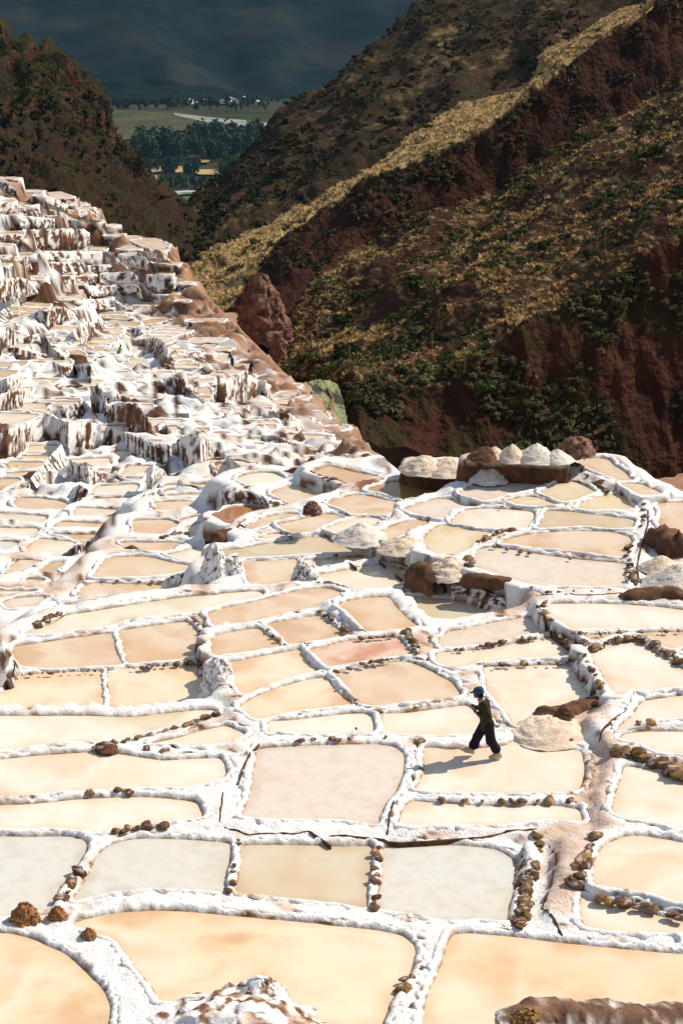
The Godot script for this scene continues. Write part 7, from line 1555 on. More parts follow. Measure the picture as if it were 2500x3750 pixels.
	a("tan pan below the white wall with brown streaks, centre left", "p", -1.32, "-2.49,-65.32 -2.32,-66.07 -1.91,-66.43 -1.49,-66.34 -1,-65.89 -0.41,-65.39 -0.63,-64.94 -1.14,-64.33 -1.29,-63.6 -1.58,-63.91 -2.01,-64.57")
	a("taupe pan left of the brown bank, far left", "t", -3.84, "-10.55,-65.11 -10,-65.19 -10.14,-64.48 -10.39,-63.74 -10.84,-63.68 -10.78,-64.14")
	a("peach pan above the white wall with brown streaks, centre", "p", -0.84, "-1.09,-66.46 -0.63,-67.25 -0.43,-67.34 0.05,-66.96 0.58,-66.5 1.28,-66.05 1.16,-65.67 0.78,-65.24 0.47,-65.06 0.05,-65.24 -0.36,-65.6 -0.78,-66.04")
	a("pinkish pan above the dark wall at the left edge", "k", -4.15, "-12.17,-64.75 -11.84,-66.3 -10.94,-66.14 -11.07,-65.33 -11.29,-64.74 -11.73,-64.61")
	a("beige peach pan left of two narrow salt ridges", "p", -3, "-7.73,-67.4 -7.25,-67.56 -6.44,-67.56 -6.1,-67.21 -5.93,-67 -6.32,-66.26 -6.62,-65.44 -7.27,-65.61 -7.5,-65.92")
	a("small triangular peach pan above the two salt ridges", "p", -2.94, "-6.04,-67.34 -5.68,-67.63 -5.29,-67.86 -5.44,-67.28 -5.79,-67.04")
	a("greenish cream pan on the brink above the lower terraces", "g", -1.92, "-3.98,-69.21 -3.68,-69.73 -3.14,-70.12 -2.63,-70.02 -2.28,-69.55 -1.91,-69.11 -2.09,-68.86 -2.52,-68.51 -2.84,-68.13 -3.38,-68.13 -3.73,-68.66")
	a("small grey white sliver pan on the left edge", "w", -5.11, "-13.12,-69.41 -12.81,-69.41 -12.87,-69.17 -12.93,-68.28 -13.76,-68.28 -13.97,-69.41")
	a("pale pan left of the brown hollow, far left", "c", -5.23, "-12.25,-71.19 -11.98,-71.95 -11.21,-71.77 -10.52,-71.5 -10.63,-70.78 -10.97,-70.01 -11.09,-69.68 -11.57,-69.93 -12.26,-70.41")
	a("peach pan beside the brown hollow, middle left", "p", -5.23, "-11.56,-72.59 -10.73,-72.5 -9.66,-72.5 -9.87,-72.06 -10.26,-71.62 -10.5,-71.71 -11.03,-72.22")
	a("beige pan below three thin curved pans, middle left", "p", -4.25, "-7.5,-73.7 -6.72,-73.84 -5.83,-73.88 -5.08,-73.78 -5.15,-73.19 -5.46,-72.82 -6.33,-72.63 -7.45,-72.44 -7.41,-73.15")
	a("bluish white pan on the left edge, lower of two", "w", -5.81, "-13.84,-73.4 -13.23,-73.31 -12.94,-72.98 -12.97,-72.3 -13.17,-71.79 -13.55,-71.7 -14.42,-71.7 -14.75,-73.49")
	a("peach strip pan below the pinkish pan, middle left", "p", -5.81, "-11.89,-75.01 -11.74,-75.88 -10.9,-75.88 -9.96,-75.69 -9.45,-75.63 -9.58,-74.93 -10.45,-74.74 -11.38,-74.91")
	a("lowest of three thin curved pans, grey", "t", -4.67, "-7.28,-75.69 -7.02,-76.03 -6.31,-76.2 -5.7,-76.24 -5.17,-75.87 -5.21,-75.62 -6.26,-75.54 -7.13,-75.44")
	a("little rust brown pan behind the streaked white wall foot", "d", -4.55, "-6.39,-77.3 -5.68,-77.3 -5.71,-76.8 -6.17,-76.99")
	a("pale cream pan on the left edge, upper of two", "c", -6.42, "-14.49,-77.05 -13.73,-76.95 -12.86,-76.85 -12.81,-75.98 -12.98,-75.25 -13.43,-75.44 -14.28,-75.8 -15.23,-76 -15.44,-77.15")
	a("tiny cream pan beside the narrow dark gully", "c", -5.23, "-8.25,-77.83 -7.99,-77.92 -8.08,-77.13 -8.22,-76.94")
	a("middle one of three thin curved pans, cream", "c", -5.15, "-7.54,-77.89 -7.47,-78.31 -6.74,-78.42 -6.03,-78.25 -6.18,-78.08 -7.07,-77.87")
	a("topmost of three thin curved pans, cream", "c", -5.34, "-7.74,-79.33 -7.6,-79.68 -7.04,-79.75 -6.63,-79.49 -7.19,-79.27")
	a("pinkish pan under a double white ridge, middle left", "k", -6.55, "-11.69,-79.54 -11.61,-80.21 -10.84,-80.15 -9.85,-79.89 -9.04,-79.66 -9.15,-79.27 -9.33,-78.56 -9.67,-78.36 -10.63,-78.46 -11.58,-78.67")
	a("pink tan pan on the left edge below the heaps", "k", -7.19, "-15.27,-81.38 -14.27,-81.27 -13.09,-80.87 -13.17,-79.9 -13.27,-79.72 -14.36,-79.82 -15.04,-80.03 -16.01,-80.03 -16.27,-81.48")
	a("cream pan right below the pale green pan", "c", -7.32, "-11.52,-83.54 -11.4,-83.99 -10.48,-84.1 -9.43,-84.1 -9.16,-83.23 -9.91,-83.23 -10.93,-83.38")
	a("peach pan with white heaps on its near wall, far left", "p", -7.73, "-15.18,-84.66 -15.07,-85.39 -14.27,-85.39 -13.33,-85.05 -12.69,-84.51 -12.65,-83.59 -12.71,-83.28 -13.63,-83.39 -14.45,-83.5 -14.97,-83.92")
	a("peach pan at the end of the streaked white cliff, centre left", "p", -6.6, "-5.91,-86.96 -5.52,-87.2 -4.93,-86.17 -4.75,-85.7 -5.22,-85.13 -5.71,-85.51")
	a("pale green pan at the foot of the streaked white cliff", "g", -7.87, "-11.87,-87.07 -11.6,-87.71 -10.79,-87.95 -9.83,-88 -9.71,-87.07 -9.66,-86.2 -10.59,-86.08 -11.71,-86.32 -11.86,-86.53")
	a("thin pale green pan under the small beige pan", "g", -8.28, "-10.76,-90.46 -9.84,-90.43 -9.96,-89.84 -10.47,-90.06")
	a("tiny cream pan beside the white ramp at the far left", "c", -9.15, "-15.76,-92.54 -15.35,-92.54 -15.21,-91.36 -15.56,-91.66")
	a("peach pan on the left edge below the four yellowish pans", "p", -9.15, "-17.39,-93.18 -16.38,-93.18 -16.21,-92.85 -16.55,-92.06 -16.94,-91.31 -16.99,-90.86 -18.08,-90.86 -18.5,-93.18")
	a("lower yellow cream pan at the mauve ladder's foot", "c", -8.52, "-4.52,-94.3 -3.88,-94.3 -3.57,-93.31 -4.35,-93")
	a("small beige pan beside the round salt heap under the cliff", "c", -8.71, "-11.05,-92.24 -10.96,-94.06 -10.39,-94.12 -9.75,-93.96 -9.93,-93.01 -9.98,-92.39")
	a("lower pinkish pan of three behind the plateau's left brink", "k", -8.98, "-3,-95.35 -1.86,-95.35 -1.9,-94.77 -2.9,-94.44")
	a("lowest of four yellowish pans stacked at the far left", "y", -9.91, "-17.67,-96.77 -15.89,-97.02 -15.83,-95.73 -17.44,-96.21")
	a("tenth, lowest step of the mauve ladder of pans, centre left", "k", -9.75, "-5.47,-99.34 -5.1,-99.29 -4.83,-98.46 -5.19,-98.96")
	a("third from the top of four yellowish pans at the far left", "y", -10.37, "-18.16,-100.43 -16.08,-100.32 -16,-99.33 -18,-99.05 -18.15,-99.72")
	a("upper yellow cream pan at the mauve ladder's foot", "c", -10.47, "-5.12,-102.23 -4.52,-102.31 -4.22,-101.27 -4.95,-101.27")
	a("pale green pan right under the streaked white cliff, left one's neighbour", "g", -10.85, "-14.88,-101.77 -14.63,-102.47 -13.46,-102.32 -13.57,-101.37 -14.39,-101.74")
	a("middle peach pan of three behind the plateau's left brink", "p", -10.98, "-3.27,-103.42 -1.63,-103.37 -1.66,-102.45 -3.25,-102.56")
	a("second from the top of four yellowish pans at the far left", "y", -10.69, "-17.83,-102.74 -15.79,-102.68 -15.82,-101.69 -17.78,-102.06")
	a("ninth step of the mauve ladder of pans, centre left", "t", -11.12, "-6.11,-105.01 -5.65,-105.01 -5.4,-104.37 -5.88,-104.37")
	a("topmost of four yellowish pans stacked at the far left", "y", -11.01, "-17.84,-105.91 -16.34,-106.04 -16.08,-105.36 -16.04,-104.27 -17.76,-104.45")
	a("narrow yellow pan left of the dark gully head, centre", "y", -11.8, "-4.42,-107.38 -4.07,-107.5 -3.87,-105.94 -4.13,-106.04")
	a("cream pan right under the streaked white cliff, left one", "c", -11.67, "-14.71,-106.27 -14.33,-107.1 -13.14,-107.1 -13.28,-106.33 -13.75,-105.63 -14.6,-105.88")
	a("eighth step of the mauve ladder of pans, centre left", "k", -12.59, "-6.99,-111.29 -6.39,-111.43 -6.02,-110.51 -6.57,-110.46")
	a("upper peach pan of three behind the plateau's left brink", "p", -13.12, "-3.25,-112.26 -1.77,-112.26 -1.75,-111.14 -3.51,-111.14")
	a("little peach pan below the pale lip pan", "p", -13.54, "-1.48,-112.76 -0.99,-112.99 -0.91,-112.04 -1.25,-111.93")
	a("beige pan on the lip of the streaked white cliff", "c", -13.03, "-11.58,-114.73 -9.95,-115.01 -9.99,-113.77 -10.59,-113.39 -11.29,-113.91")
	a("lower cream pan right of the mauve ladder, with a grey front wall", "c", -13.69, "-6.28,-115.85 -4.84,-115.85 -5.1,-115.04 -6.02,-114.92")
	a("seventh step of the mauve ladder of pans, centre left", "t", -13.9, "-7.44,-117.02 -6.77,-117.11 -6.67,-116.38 -7.32,-116.22")
	a("sixth step of the mauve ladder of pans, centre left", "k", -14.97, "-8.26,-121.96 -7.17,-122.03 -7.04,-121.26 -7.88,-121.13")
	a("middle cream pan right of the mauve ladder", "c", -15.13, "-6.76,-122.31 -5.61,-122.37 -5.11,-121.28 -6.61,-121.38")
	a("beige pan above the streaked white cliff, right one", "c", -14.93, "-12.11,-124.31 -11.15,-124.62 -10.63,-122.95 -11.75,-122.65")
	a("farthest right peach pan before the plateau's brink", "p", -16.73, "0.41,-125.4 0.81,-125.5 1.68,-123.92 1.06,-123.35 0.41,-124.24")
	a("fifth step of the mauve ladder of pans, centre left", "t", -15.9, "-8.83,-126.5 -7.68,-126.57 -7.45,-125.76 -8.52,-125.66")
	a("lower pale pan left of the mauve ladder", "g", -16.14, "-10.03,-128.26 -9.28,-128.26 -8.96,-127 -9.43,-127.17")
	a("greenish pan in front of the dark brown bank at the left edge", "g", -14.49, "-22.36,-125.84 -22.24,-126.97 -21.06,-126.81 -20.28,-126.65 -20.12,-125.84 -20.25,-124.66 -20.56,-124.66")
	a("upper cream pan right of the mauve ladder", "c", -16.77, "-7.42,-130.23 -6.58,-130.58 -5.99,-128.65 -7.13,-128.55")
	a("fourth step of the mauve ladder of pans, centre left", "k", -16.75, "-9.12,-130.66 -8.07,-130.66 -7.95,-130 -9.04,-129.93")
	a("middle pale pan left of the mauve ladder", "g", -16.93, "-10.77,-133.09 -10.09,-133.09 -9.67,-131.95 -10.51,-131.77")
	a("peach pan upper right of the dark brown bank, far left", "p", -15.63, "-21.87,-132.32 -21.88,-133.18 -20.75,-133.01 -19.94,-132.39 -20.01,-131.33 -20.37,-130.35 -20.75,-130.82")
	a("third step of the mauve ladder of pans, centre left", "t", -17.41, "-9.54,-134 -8.33,-134 -8.25,-133.49 -9.42,-133.42")
	a("brown pan right of the shaggy brown outcrop", "b", -17.21, "-14.7,-137.32 -13.72,-137.64 -12.71,-134.88 -13.45,-135.23")
	a("white-fronted terrace pan, leftmost in the fourteenth tier of the left hillside", "c", -19.17, "-2.77,-137.63 -2.49,-137.2 -1.99,-137.22 -1.61,-138.56 -1.63,-138.84 -1.83,-138.76", "riser")
	a("pale pan near the lip above the stream, right one", "c", -20.3, "-2.06,-142.37 -1.3,-142.68 -0.19,-140.95 -0.61,-139.29 -1.54,-139.29")
	a("second step of the mauve ladder of pans, centre left", "k", -18.2, "-10.04,-138.43 -9.02,-138.58 -8.61,-137.42 -9.78,-137.31")
	a("pale bluff-top pan above the dark notch, centre", "c", -19.21, "-4.49,-139.66 -3.49,-139.81 -3.39,-138.51 -3.8,-136.9 -4.4,-137.52")
	a("upper pale pan left of the mauve ladder", "g", -17.99, "-11.17,-138.75 -10.81,-138.9 -10.54,-137.5 -11.13,-137.5")
	a("pink pan below the long cream pan, under the salt fall", "k", -19.12, "-6.68,-140.11 -5.02,-140.26 -5.22,-138.29 -6.25,-138.47")
	a("rust brown pan under two grey ledges, far left", "d", -16.91, "-21.81,-139.01 -21.6,-139.92 -20.61,-139.92 -19.73,-139.74 -19.73,-138.64 -20.14,-137.81 -21.09,-138.28")
	a("first, topmost step of the mauve ladder of pans, centre left", "t", -19.22, "-10.84,-144.26 -9.79,-144.26 -9.56,-143.35 -10.49,-143.19")
	a("cream pan on the front of the white step, middle slope", "c", -19.01, "-13.54,-145.06 -12.5,-145.43 -12.13,-144.16 -13.23,-143.64")
	a("peach pan touching the shaggy brown outcrop's top", "p", -18.78, "-16.61,-146.42 -14.98,-146.42 -14.69,-144.41 -15.63,-144.03")
	a("white-fronted terrace pan, sixth from the left in the thirteenth tier of the left hillside", "p", -21.14, "-3.16,-147.08 -2.86,-146.63 -2.33,-146.63 -1.95,-147.97 -1.99,-148.26 -2.22,-148.2", "riser")
	a("long cream pan below the grey waterfall of salt", "c", -21.11, "-7.29,-149.63 -5.33,-149.63 -5.24,-147.89 -7.21,-148.45")
	a("narrow whitish pan between two dark ledges, far left", "w", -18.42, "-22.46,-147.87 -22.43,-148.74 -20.36,-148.54 -20.56,-147.39 -22.08,-147.59")
	a("white-fronted terrace pan, second from the left in the fourteenth tier of the left hillside", "k", -21.95, "-1.44,-150.09 -1.02,-149.24 -0.23,-148.72 0.59,-149.85 0.36,-150.47 -0.17,-150.82", "riser")
	a("peach pan left of the small white wall, centre", "c", -20.89, "-10.06,-151.89 -9.04,-151.76 -9.25,-150.3 -9.64,-150.51")
	a("pale green pan on the white-fronted step, middle slope", "g", -20.16, "-14.63,-151.81 -13.55,-152.01 -13.04,-150.46 -14.33,-150.46")
	a("narrow cream pan above the shaggy brown outcrop", "c", -20.05, "-17.91,-153.37 -16.98,-153.37 -16.78,-152.4 -17.4,-152.4")
	a("white pan on the shoulder above the stream's mouth", "c", -22.66, "-3.79,-155.81 -2.58,-155.81 -2.66,-153.96 -3.02,-153.01 -3.67,-154.38")
	a("ochre cream pan behind the white step, middle slope", "c", -20.95, "-13.92,-155.66 -13.31,-155.66 -12.56,-153.87 -13.13,-153.79")
	a("cream square pan above the shaggy brown outcrop, right one", "c", -20.69, "-16.48,-156.08 -15.52,-155.87 -15.21,-154.72 -16.26,-154.88")
	a("cream pan above a small white wall, centre", "c", -22.17, "-9.15,-157.42 -8.05,-157.64 -8.05,-155.51 -8.28,-154.4 -8.87,-155.85")
	a("beige ledge pan on the left edge of the slope", "t", -18.81, "-28.7,-156.59 -27.18,-156.37 -27.42,-154.91 -28.17,-153.51 -28.78,-153.51 -29.31,-156.59")
	a("white-fronted terrace pan, leftmost in the thirteenth tier of the left hillside", "p", -23.33, "-7.66,-160.22 -6.92,-159.85 -6.11,-159.97 -6.18,-161.36 -6.63,-161.67 -7.14,-161.59", "riser")
	a("small brown peach pan right of the left edge ledge", "b", -19.88, "-27.37,-160.36 -26.3,-160.36 -26.21,-159.08 -26.87,-158.51")
	a("cream pan under the wide pale green pan", "c", -21.75, "-20.38,-163.98 -18.45,-163.98 -17.91,-161.66 -19.01,-160.79 -20,-163.19")
	a("small pale green pan right of the cream one on the middle slope", "g", -22.35, "-18.35,-167.06 -17.52,-166.38 -17.26,-164.81 -17.75,-163.8 -18.22,-165.57")
	a("round pink pan hanging in the streaked rock, centre", "k", -23.58, "-13.16,-169.46 -12.21,-170.1 -11.71,-167.58 -11.93,-165.69 -12.76,-166.82")
	a("small cream pan left of the brown hollow, middle slope", "c", -23.17, "-17.19,-170.62 -16.72,-170.62 -16.16,-168.1 -16.72,-167.74")
	a("lower of two orange slit pans under a dark bank, far left", "p", -21.3, "-29.18,-168.36 -27.23,-168.74 -27.19,-167.89 -28.55,-167.84")
	a("white-fronted terrace pan, second from the left in the thirteenth tier of the left hillside", "c", -25.76, "-6.67,-172.78 -5.9,-172.27 -4.99,-172.23 -4.85,-173.62 -5.33,-174.03 -5.93,-174.06", "riser")
	a("upper of two orange slit pans under a dark bank, far left", "p", -22.19, "-30.29,-174.22 -27.73,-174.22 -27.79,-173.29 -30.03,-173.48")
	a("white-fronted terrace pan, fifth from the left in the thirteenth tier of the left hillside", "c", -26.87, "-4.45,-178.57 -4.07,-178.06 -3.44,-178 -3.03,-179.33 -3.16,-179.67 -3.48,-179.67", "riser")
	a("wide pale green pan two steps below the green-jacketed worker", "g", -24.54, "-22.38,-179.22 -21.76,-179.82 -19.93,-179.82 -19.04,-177.45 -19.93,-176.73 -21.73,-176.49")
	a("white-fronted terrace pan, leftmost in the eleventh tier of the left hillside", "c", -21.88, "-32.32,-176.6 -32.01,-176.11 -31.43,-176.03 -30.94,-177.33 -31,-177.65 -31.28,-177.64", "riser")
	a("white-fronted terrace pan, leftmost in the twelfth tier of the left hillside", "c", -25.09, "-18.74,-181.03 -17.77,-180.51 -16.66,-180.47 -16.59,-181.86 -17.28,-182.29 -18.07,-182.34", "riser")
	a("white-fronted terrace pan, third from the left in the thirteenth tier of the left hillside", "k", -27.34, "-6.24,-182.5 -5.65,-181.71 -4.75,-181.32 -4.14,-182.57 -4.5,-183.16 -5.11,-183.44", "riser")
	a("white-fronted terrace pan, third from the left in the twelfth tier of the left hillside", "k", -25.87, "-16.64,-182.6 -15.55,-182.95 -14.71,-183.74 -15.66,-184.76 -16.49,-184.55 -17.12,-183.99", "riser")
	a("slit pan on the rock shelf above the round pink pan", "c", -26.21, "-14.32,-183.06 -12.7,-184.02 -12.75,-182.79 -13.66,-182.26")
	a("white-fronted terrace pan, second from the left in the twelfth tier of the left hillside", "p", -26.42, "-16.46,-185.65 -15.94,-185.57 -15.59,-185.96 -16.34,-187.14 -16.57,-187.31 -16.67,-187.11", "riser")
	a("white-fronted terrace pan, fourth from the left in the thirteenth tier of the left hillside", "k", -28.35, "-5.64,-189.14 -5.22,-188.61 -4.56,-188.52 -4.14,-189.85 -4.3,-190.21 -4.66,-190.24", "riser")
	a("peach pan below right of the green-jacketed worker", "c", -26.54, "-22.38,-191.53 -20.63,-191.8 -20.05,-189.55 -20.07,-187.71 -21.15,-189.18")
	a("peach pan at the foot of the short ladder on the left slope", "p", -25.29, "-27.99,-191.95 -27.11,-192.22 -26.36,-191.17 -25.42,-188.24 -26.49,-187.71 -27.21,-188.67")
	a("white-fronted terrace pan, second from the left in the tenth tier of the left hillside", "k", -24.64, "-32.41,-190.18 -31.08,-189.32 -29.54,-188.92 -29.27,-190.29 -30.34,-191.02 -31.56,-191.37", "riser")
	a("white-fronted terrace pan, leftmost in the tenth tier of the left hillside", "c", -23.69, "-34.53,-190.41 -34.11,-189.87 -33.43,-189.77 -33.01,-191.09 -33.17,-191.47 -33.54,-191.5", "riser")
	a("white-fronted terrace pan, fifth from the left in the twelfth tier of the left hillside", "c", -28.61, "-10.57,-194.03 -9.75,-193.95 -9.03,-194.36 -9.61,-195.62 -10.13,-195.76 -10.58,-195.5", "riser")
	a("white-fronted terrace pan, sixth from the left in the twelfth tier of the left hillside", "k", -29, "-9.14,-195.38 -8.4,-194.97 -7.56,-195.05 -7.58,-196.44 -8.02,-196.78 -8.55,-196.73", "riser")
	a("wide pan under the blue-clothed worker", "c", -28.78, "-13.61,-197.18 -11.15,-198 -10.61,-197.53 -11.06,-196.36 -13.15,-195.84")
	a("pale pan further left of the blue-clothed worker", "c", -28.23, "-15.49,-197.6 -15.39,-198.67 -14.38,-198.67 -14.23,-196.47 -15.23,-196.47")
	a("lowest pan of the ladder, just below the green-jacketed worker", "p", -27.46, "-25.66,-197.64 -24.09,-197.92 -23.06,-195.96 -24.9,-195.52")
	a("white-fronted terrace pan, fourth from the left in the twelfth tier of the left hillside", "p", -27.83, "-17.37,-197.11 -16.57,-196.86 -15.78,-197.11 -16.08,-198.47 -16.57,-198.71 -17.07,-198.55", "riser")
	a("fourth pan of the short ladder left of the grey rock fin", "g", -26.22, "-30.04,-200.02 -29.27,-200.31 -28.86,-198.56 -29.38,-197.8")
	a("white-fronted terrace pan, third from the left in the eleventh tier of the left hillside", "k", -28.21, "-18.35,-200.66 -17.47,-200.41 -16.59,-200.66 -16.89,-202.02 -17.47,-202.26 -18.05,-202.1", "riser")
	a("peach pan level with the green-jacketed worker's feet", "p", -27.87, "-26.82,-201.67 -24.85,-201.96 -24.42,-200.28 -26.16,-200.51")
	a("white-fronted terrace pan, leftmost in the ninth tier of the left hillside", "p", -24.34, "-36.29,-199.82 -35.84,-199.26 -35.14,-199.13 -34.69,-200.45 -34.89,-200.84 -35.29,-200.9", "riser")
	a("peach pan level with the green-jacketed worker's waist", "p", -28.18, "-27.52,-205.65 -25.48,-205.05 -25.22,-203.93 -27.08,-203.63")
	a("third pan of the short ladder left of the grey rock fin", "c", -26.79, "-31.34,-205.29 -30.32,-205.85 -29.97,-204.08 -30.76,-203.78")
	a("white-fronted terrace pan, fifth from the left in the eleventh tier of the left hillside", "p", -29.04, "-17.23,-206.07 -16.54,-205.65 -15.73,-205.71 -15.7,-207.11 -16.11,-207.45 -16.6,-207.41", "riser")
	a("white-fronted terrace pan, second from the left in the eleventh tier of the left hillside", "c", -28.82, "-19.41,-206.09 -18.54,-205.66 -17.57,-205.73 -17.6,-207.12 -18.18,-207.48 -18.84,-207.45", "riser")
	a("white-fronted terrace pan, third from the left in the tenth tier of the left hillside", "p", -26.68, "-33.1,-205.59 -32.74,-205.04 -32.09,-204.89 -31.56,-206.18 -31.69,-206.56 -32.04,-206.61", "riser")
	a("white-fronted terrace pan, sixth from the left in the eleventh tier of the left hillside", "p", -30.04, "-11.66,-206.87 -11.05,-206.45 -10.32,-206.52 -10.26,-207.91 -10.58,-208.24 -11,-208.19", "riser")
	a("white-fronted terrace pan, fourth from the left in the eleventh tier of the left hillside", "c", -29.29, "-18.05,-208.58 -17.45,-208.01 -16.64,-207.89 -16.31,-209.25 -16.65,-209.68 -17.16,-209.74", "riser")
	a("white-walled pan left of the blue-clothed worker", "c", -30.08, "-14.26,-209.15 -13.82,-210.89 -12.56,-210.56 -12.4,-207.56 -13.31,-207.25")
	a("beige pan with a white front wall, upper left slope", "c", -26.08, "-36.7,-208.9 -34.3,-208.26 -33.94,-205.5 -35.01,-205.5 -36.05,-206.37")
	a("white-fronted terrace pan, fourth from the left in the tenth tier of the left hillside", "k", -29.5, "-19.52,-211.41 -19.01,-210.22 -18.09,-209.32 -17.14,-210.34 -17.49,-211.27 -18.16,-211.97", "riser")
	a("ochre cream pan level with the green-jacketed worker's head", "y", -28.54, "-28.52,-209.67 -26.13,-209.36 -25.96,-207.9 -27.89,-207.9")
	a("round-walled pan right of the green-jacketed worker", "c", -29.51, "-23.66,-211.31 -23.34,-212.05 -22.3,-211.74 -21.95,-209.6 -22.43,-208.16 -23.49,-209.6")
	a("second pan of the short ladder left of the grey rock fin", "c", -27.25, "-32.28,-209.35 -31.58,-210.42 -30.34,-210.42 -30.58,-208.6 -31.99,-208.6")
	a("beige pan behind the white-fronted one, upper left slope", "c", -26.24, "-36.75,-212.32 -35.08,-212.39 -34.45,-210.69 -36.87,-210.69")
	a("white-fronted terrace pan, sixth from the left in the tenth tier of the left hillside", "k", -30.39, "-14.66,-215.23 -14.09,-214.47 -13.22,-214.09 -12.61,-215.34 -12.94,-215.92 -13.53,-216.17", "riser")
	a("white-fronted terrace pan, fifth from the left in the tenth tier of the left hillside", "c", -30.42, "-16.39,-215.98 -15.57,-215.54 -14.64,-215.6 -14.64,-216.99 -15.17,-217.35 -15.78,-217.32", "riser")
	a("ochre pan of the long ladder, just above the green-jacketed worker", "y", -29.27, "-28.96,-215.13 -26.08,-215.71 -26.48,-213.55 -28.94,-213.87")
	a("mauve beige pan beside the grey rock face, upper left slope", "t", -26.11, "-37.57,-215.01 -35.33,-214.95 -35.52,-213.67 -37.11,-213.67")
	a("topmost pan of the short ladder left of the grey rock fin", "c", -27.95, "-32.04,-216.57 -30.42,-215.91 -30.7,-214.34 -32.06,-214.67")
	a("long mauve beige pan at the upper left slope", "t", -26.21, "-38.64,-218.91 -34.94,-217.87 -35.12,-216.49 -38.03,-216.77")
	a("fifth pan of the long ladder above the green-jacketed worker", "c", -30.23, "-28.6,-222.32 -26.4,-222.32 -26.51,-220.73 -28.87,-221")
	a("pale pan above the mauve beige pans, upper left slope", "c", -27.14, "-38.03,-225.5 -34.74,-224.77 -34.75,-223.06 -35.73,-223.34 -37.68,-224.06")
	a("fourth pan of the long ladder above the green-jacketed worker", "c", -30.63, "-28.6,-227.17 -26.54,-227.17 -26.58,-225.19 -28.81,-225.19")
	a("third pan, wide, of the long ladder above the green-jacketed worker", "t", -30.99, "-29.13,-233.07 -25.04,-232.71 -24.95,-230.3 -27.95,-230.3")
	a("white-fronted terrace pan, fifth from the left in the ninth tier of the left hillside", "p", -31.33, "-24.37,-232.5 -22.69,-233.97 -21.38,-235.78 -22.84,-236.71 -24.35,-235.49 -25.5,-233.93", "riser")
	a("second mauve pan of the long ladder above the green-jacketed worker", "t", -30.83, "-30.07,-235.96 -27.1,-235.59 -26.34,-233.48 -29.34,-234.49")
	a("topmost mauve pan of the long ladder above the green-jacketed worker", "t", -30.89, "-31.69,-237.82 -27.71,-238.12 -27.28,-236.71 -31.29,-236.71")
	a("white-fronted terrace pan, leftmost in the seventh tier of the left hillside", "c", -25.74, "-39.02,-234.64 -37.81,-234.39 -36.61,-234.64 -36.91,-236 -37.81,-236.24 -38.72,-236.08", "riser")
	a("white-fronted terrace pan, leftmost in the fifth tier of the left hillside", "p", -23.44, "-42.91,-237.16 -40.82,-236.67 -38.67,-236.68 -38.78,-238.33 -40.57,-238.83 -42.41,-238.85", "riser")
	a("white-fronted terrace pan, second from the left in the ninth tier of the left hillside", "p", -30.53, "-31.77,-239.27 -30.55,-238.81 -29.25,-238.84 -29.32,-240.23 -30.24,-240.63 -31.23,-240.64", "riser")
	a("white-fronted terrace pan, leftmost in the fourth tier of the left hillside", "p", -22.32, "-43.28,-240.41 -42.24,-239.91 -41.08,-239.9 -41.07,-241.29 -41.82,-241.71 -42.66,-241.75", "riser")
	a("white-fronted terrace pan, sixth from the left in the ninth tier of the left hillside", "k", -30.01, "-21.27,-240.6 -20.56,-239.93 -19.61,-239.71 -19.24,-241.06 -19.69,-241.57 -20.34,-241.73", "riser")
	a("white-fronted terrace pan, third from the left in the ninth tier of the left hillside", "c", -31.01, "-29.48,-240.75 -28.22,-240.72 -27.04,-241.19 -27.57,-242.47 -28.54,-242.54 -29.44,-242.22", "riser")
	a("white-fronted terrace pan, fourth from the left in the ninth tier of the left hillside", "k", -30.9, "-27.57,-242.78 -25.8,-242.23 -23.93,-242.17 -23.99,-243.61 -25.48,-244.11 -27.03,-244.21", "riser")
	a("white-fronted terrace pan, leftmost in the eighth tier of the left hillside", "k", -27.83, "-35.86,-240.25 -34.26,-240.23 -32.74,-240.71 -33.23,-242.01 -34.53,-242.06 -35.77,-241.72", "riser")
	a("white-fronted terrace pan, second from the left in the eighth tier of the left hillside", "k", -30.08, "-32.59,-243.25 -31.16,-242.78 -29.67,-242.8 -29.75,-244.19 -30.88,-244.6 -32.07,-244.62", "riser")
	a("white-fronted terrace pan, second from the left in the fourth tier of the left hillside", "p", -21.62, "-43.63,-242.19 -41.83,-242.2 -40.09,-242.72 -40.59,-244.03 -42.1,-244.04 -43.55,-243.66", "riser")
	a("white-fronted terrace pan, sixth from the left in the eighth tier of the left hillside", "p", -29.75, "-24,-243.95 -22.45,-243.93 -20.98,-244.4 -21.48,-245.7 -22.73,-245.76 -23.92,-245.42", "riser")
	a("white-fronted terrace pan, second from the left in the sixth tier of the left hillside", "c", -26.85, "-37.09,-242.97 -35.85,-242.72 -34.6,-242.97 -34.9,-244.33 -35.85,-244.57 -36.79,-244.41", "riser")
	a("white-fronted terrace pan, second from the left in the fifth tier of the left hillside", "c", -23.62, "-41.17,-245.19 -40.11,-244.83 -38.99,-244.98 -39.16,-246.36 -39.93,-246.68 -40.74,-246.59", "riser")
	a("white-fronted terrace pan, leftmost in the sixth tier of the left hillside", "c", -25.57, "-41.13,-250.66 -38.93,-247.95 -36.38,-245.57 -34.63,-247.61 -36.46,-250.25 -38.86,-252.37", "riser")
	a("white-fronted terrace pan, fourth from the left in the eighth tier of the left hillside", "k", -29.75, "-31.61,-245.52 -29.97,-245.75 -28.46,-246.45 -29.13,-247.67 -30.49,-247.52 -31.73,-246.99", "riser")
	a("white-fronted terrace pan, sixth from the left in the seventh tier of the left hillside", "p", -28.87, "-21.1,-246.92 -20.68,-246.25 -19.94,-245.98 -19.31,-247.22 -19.51,-247.69 -19.96,-247.85", "riser")
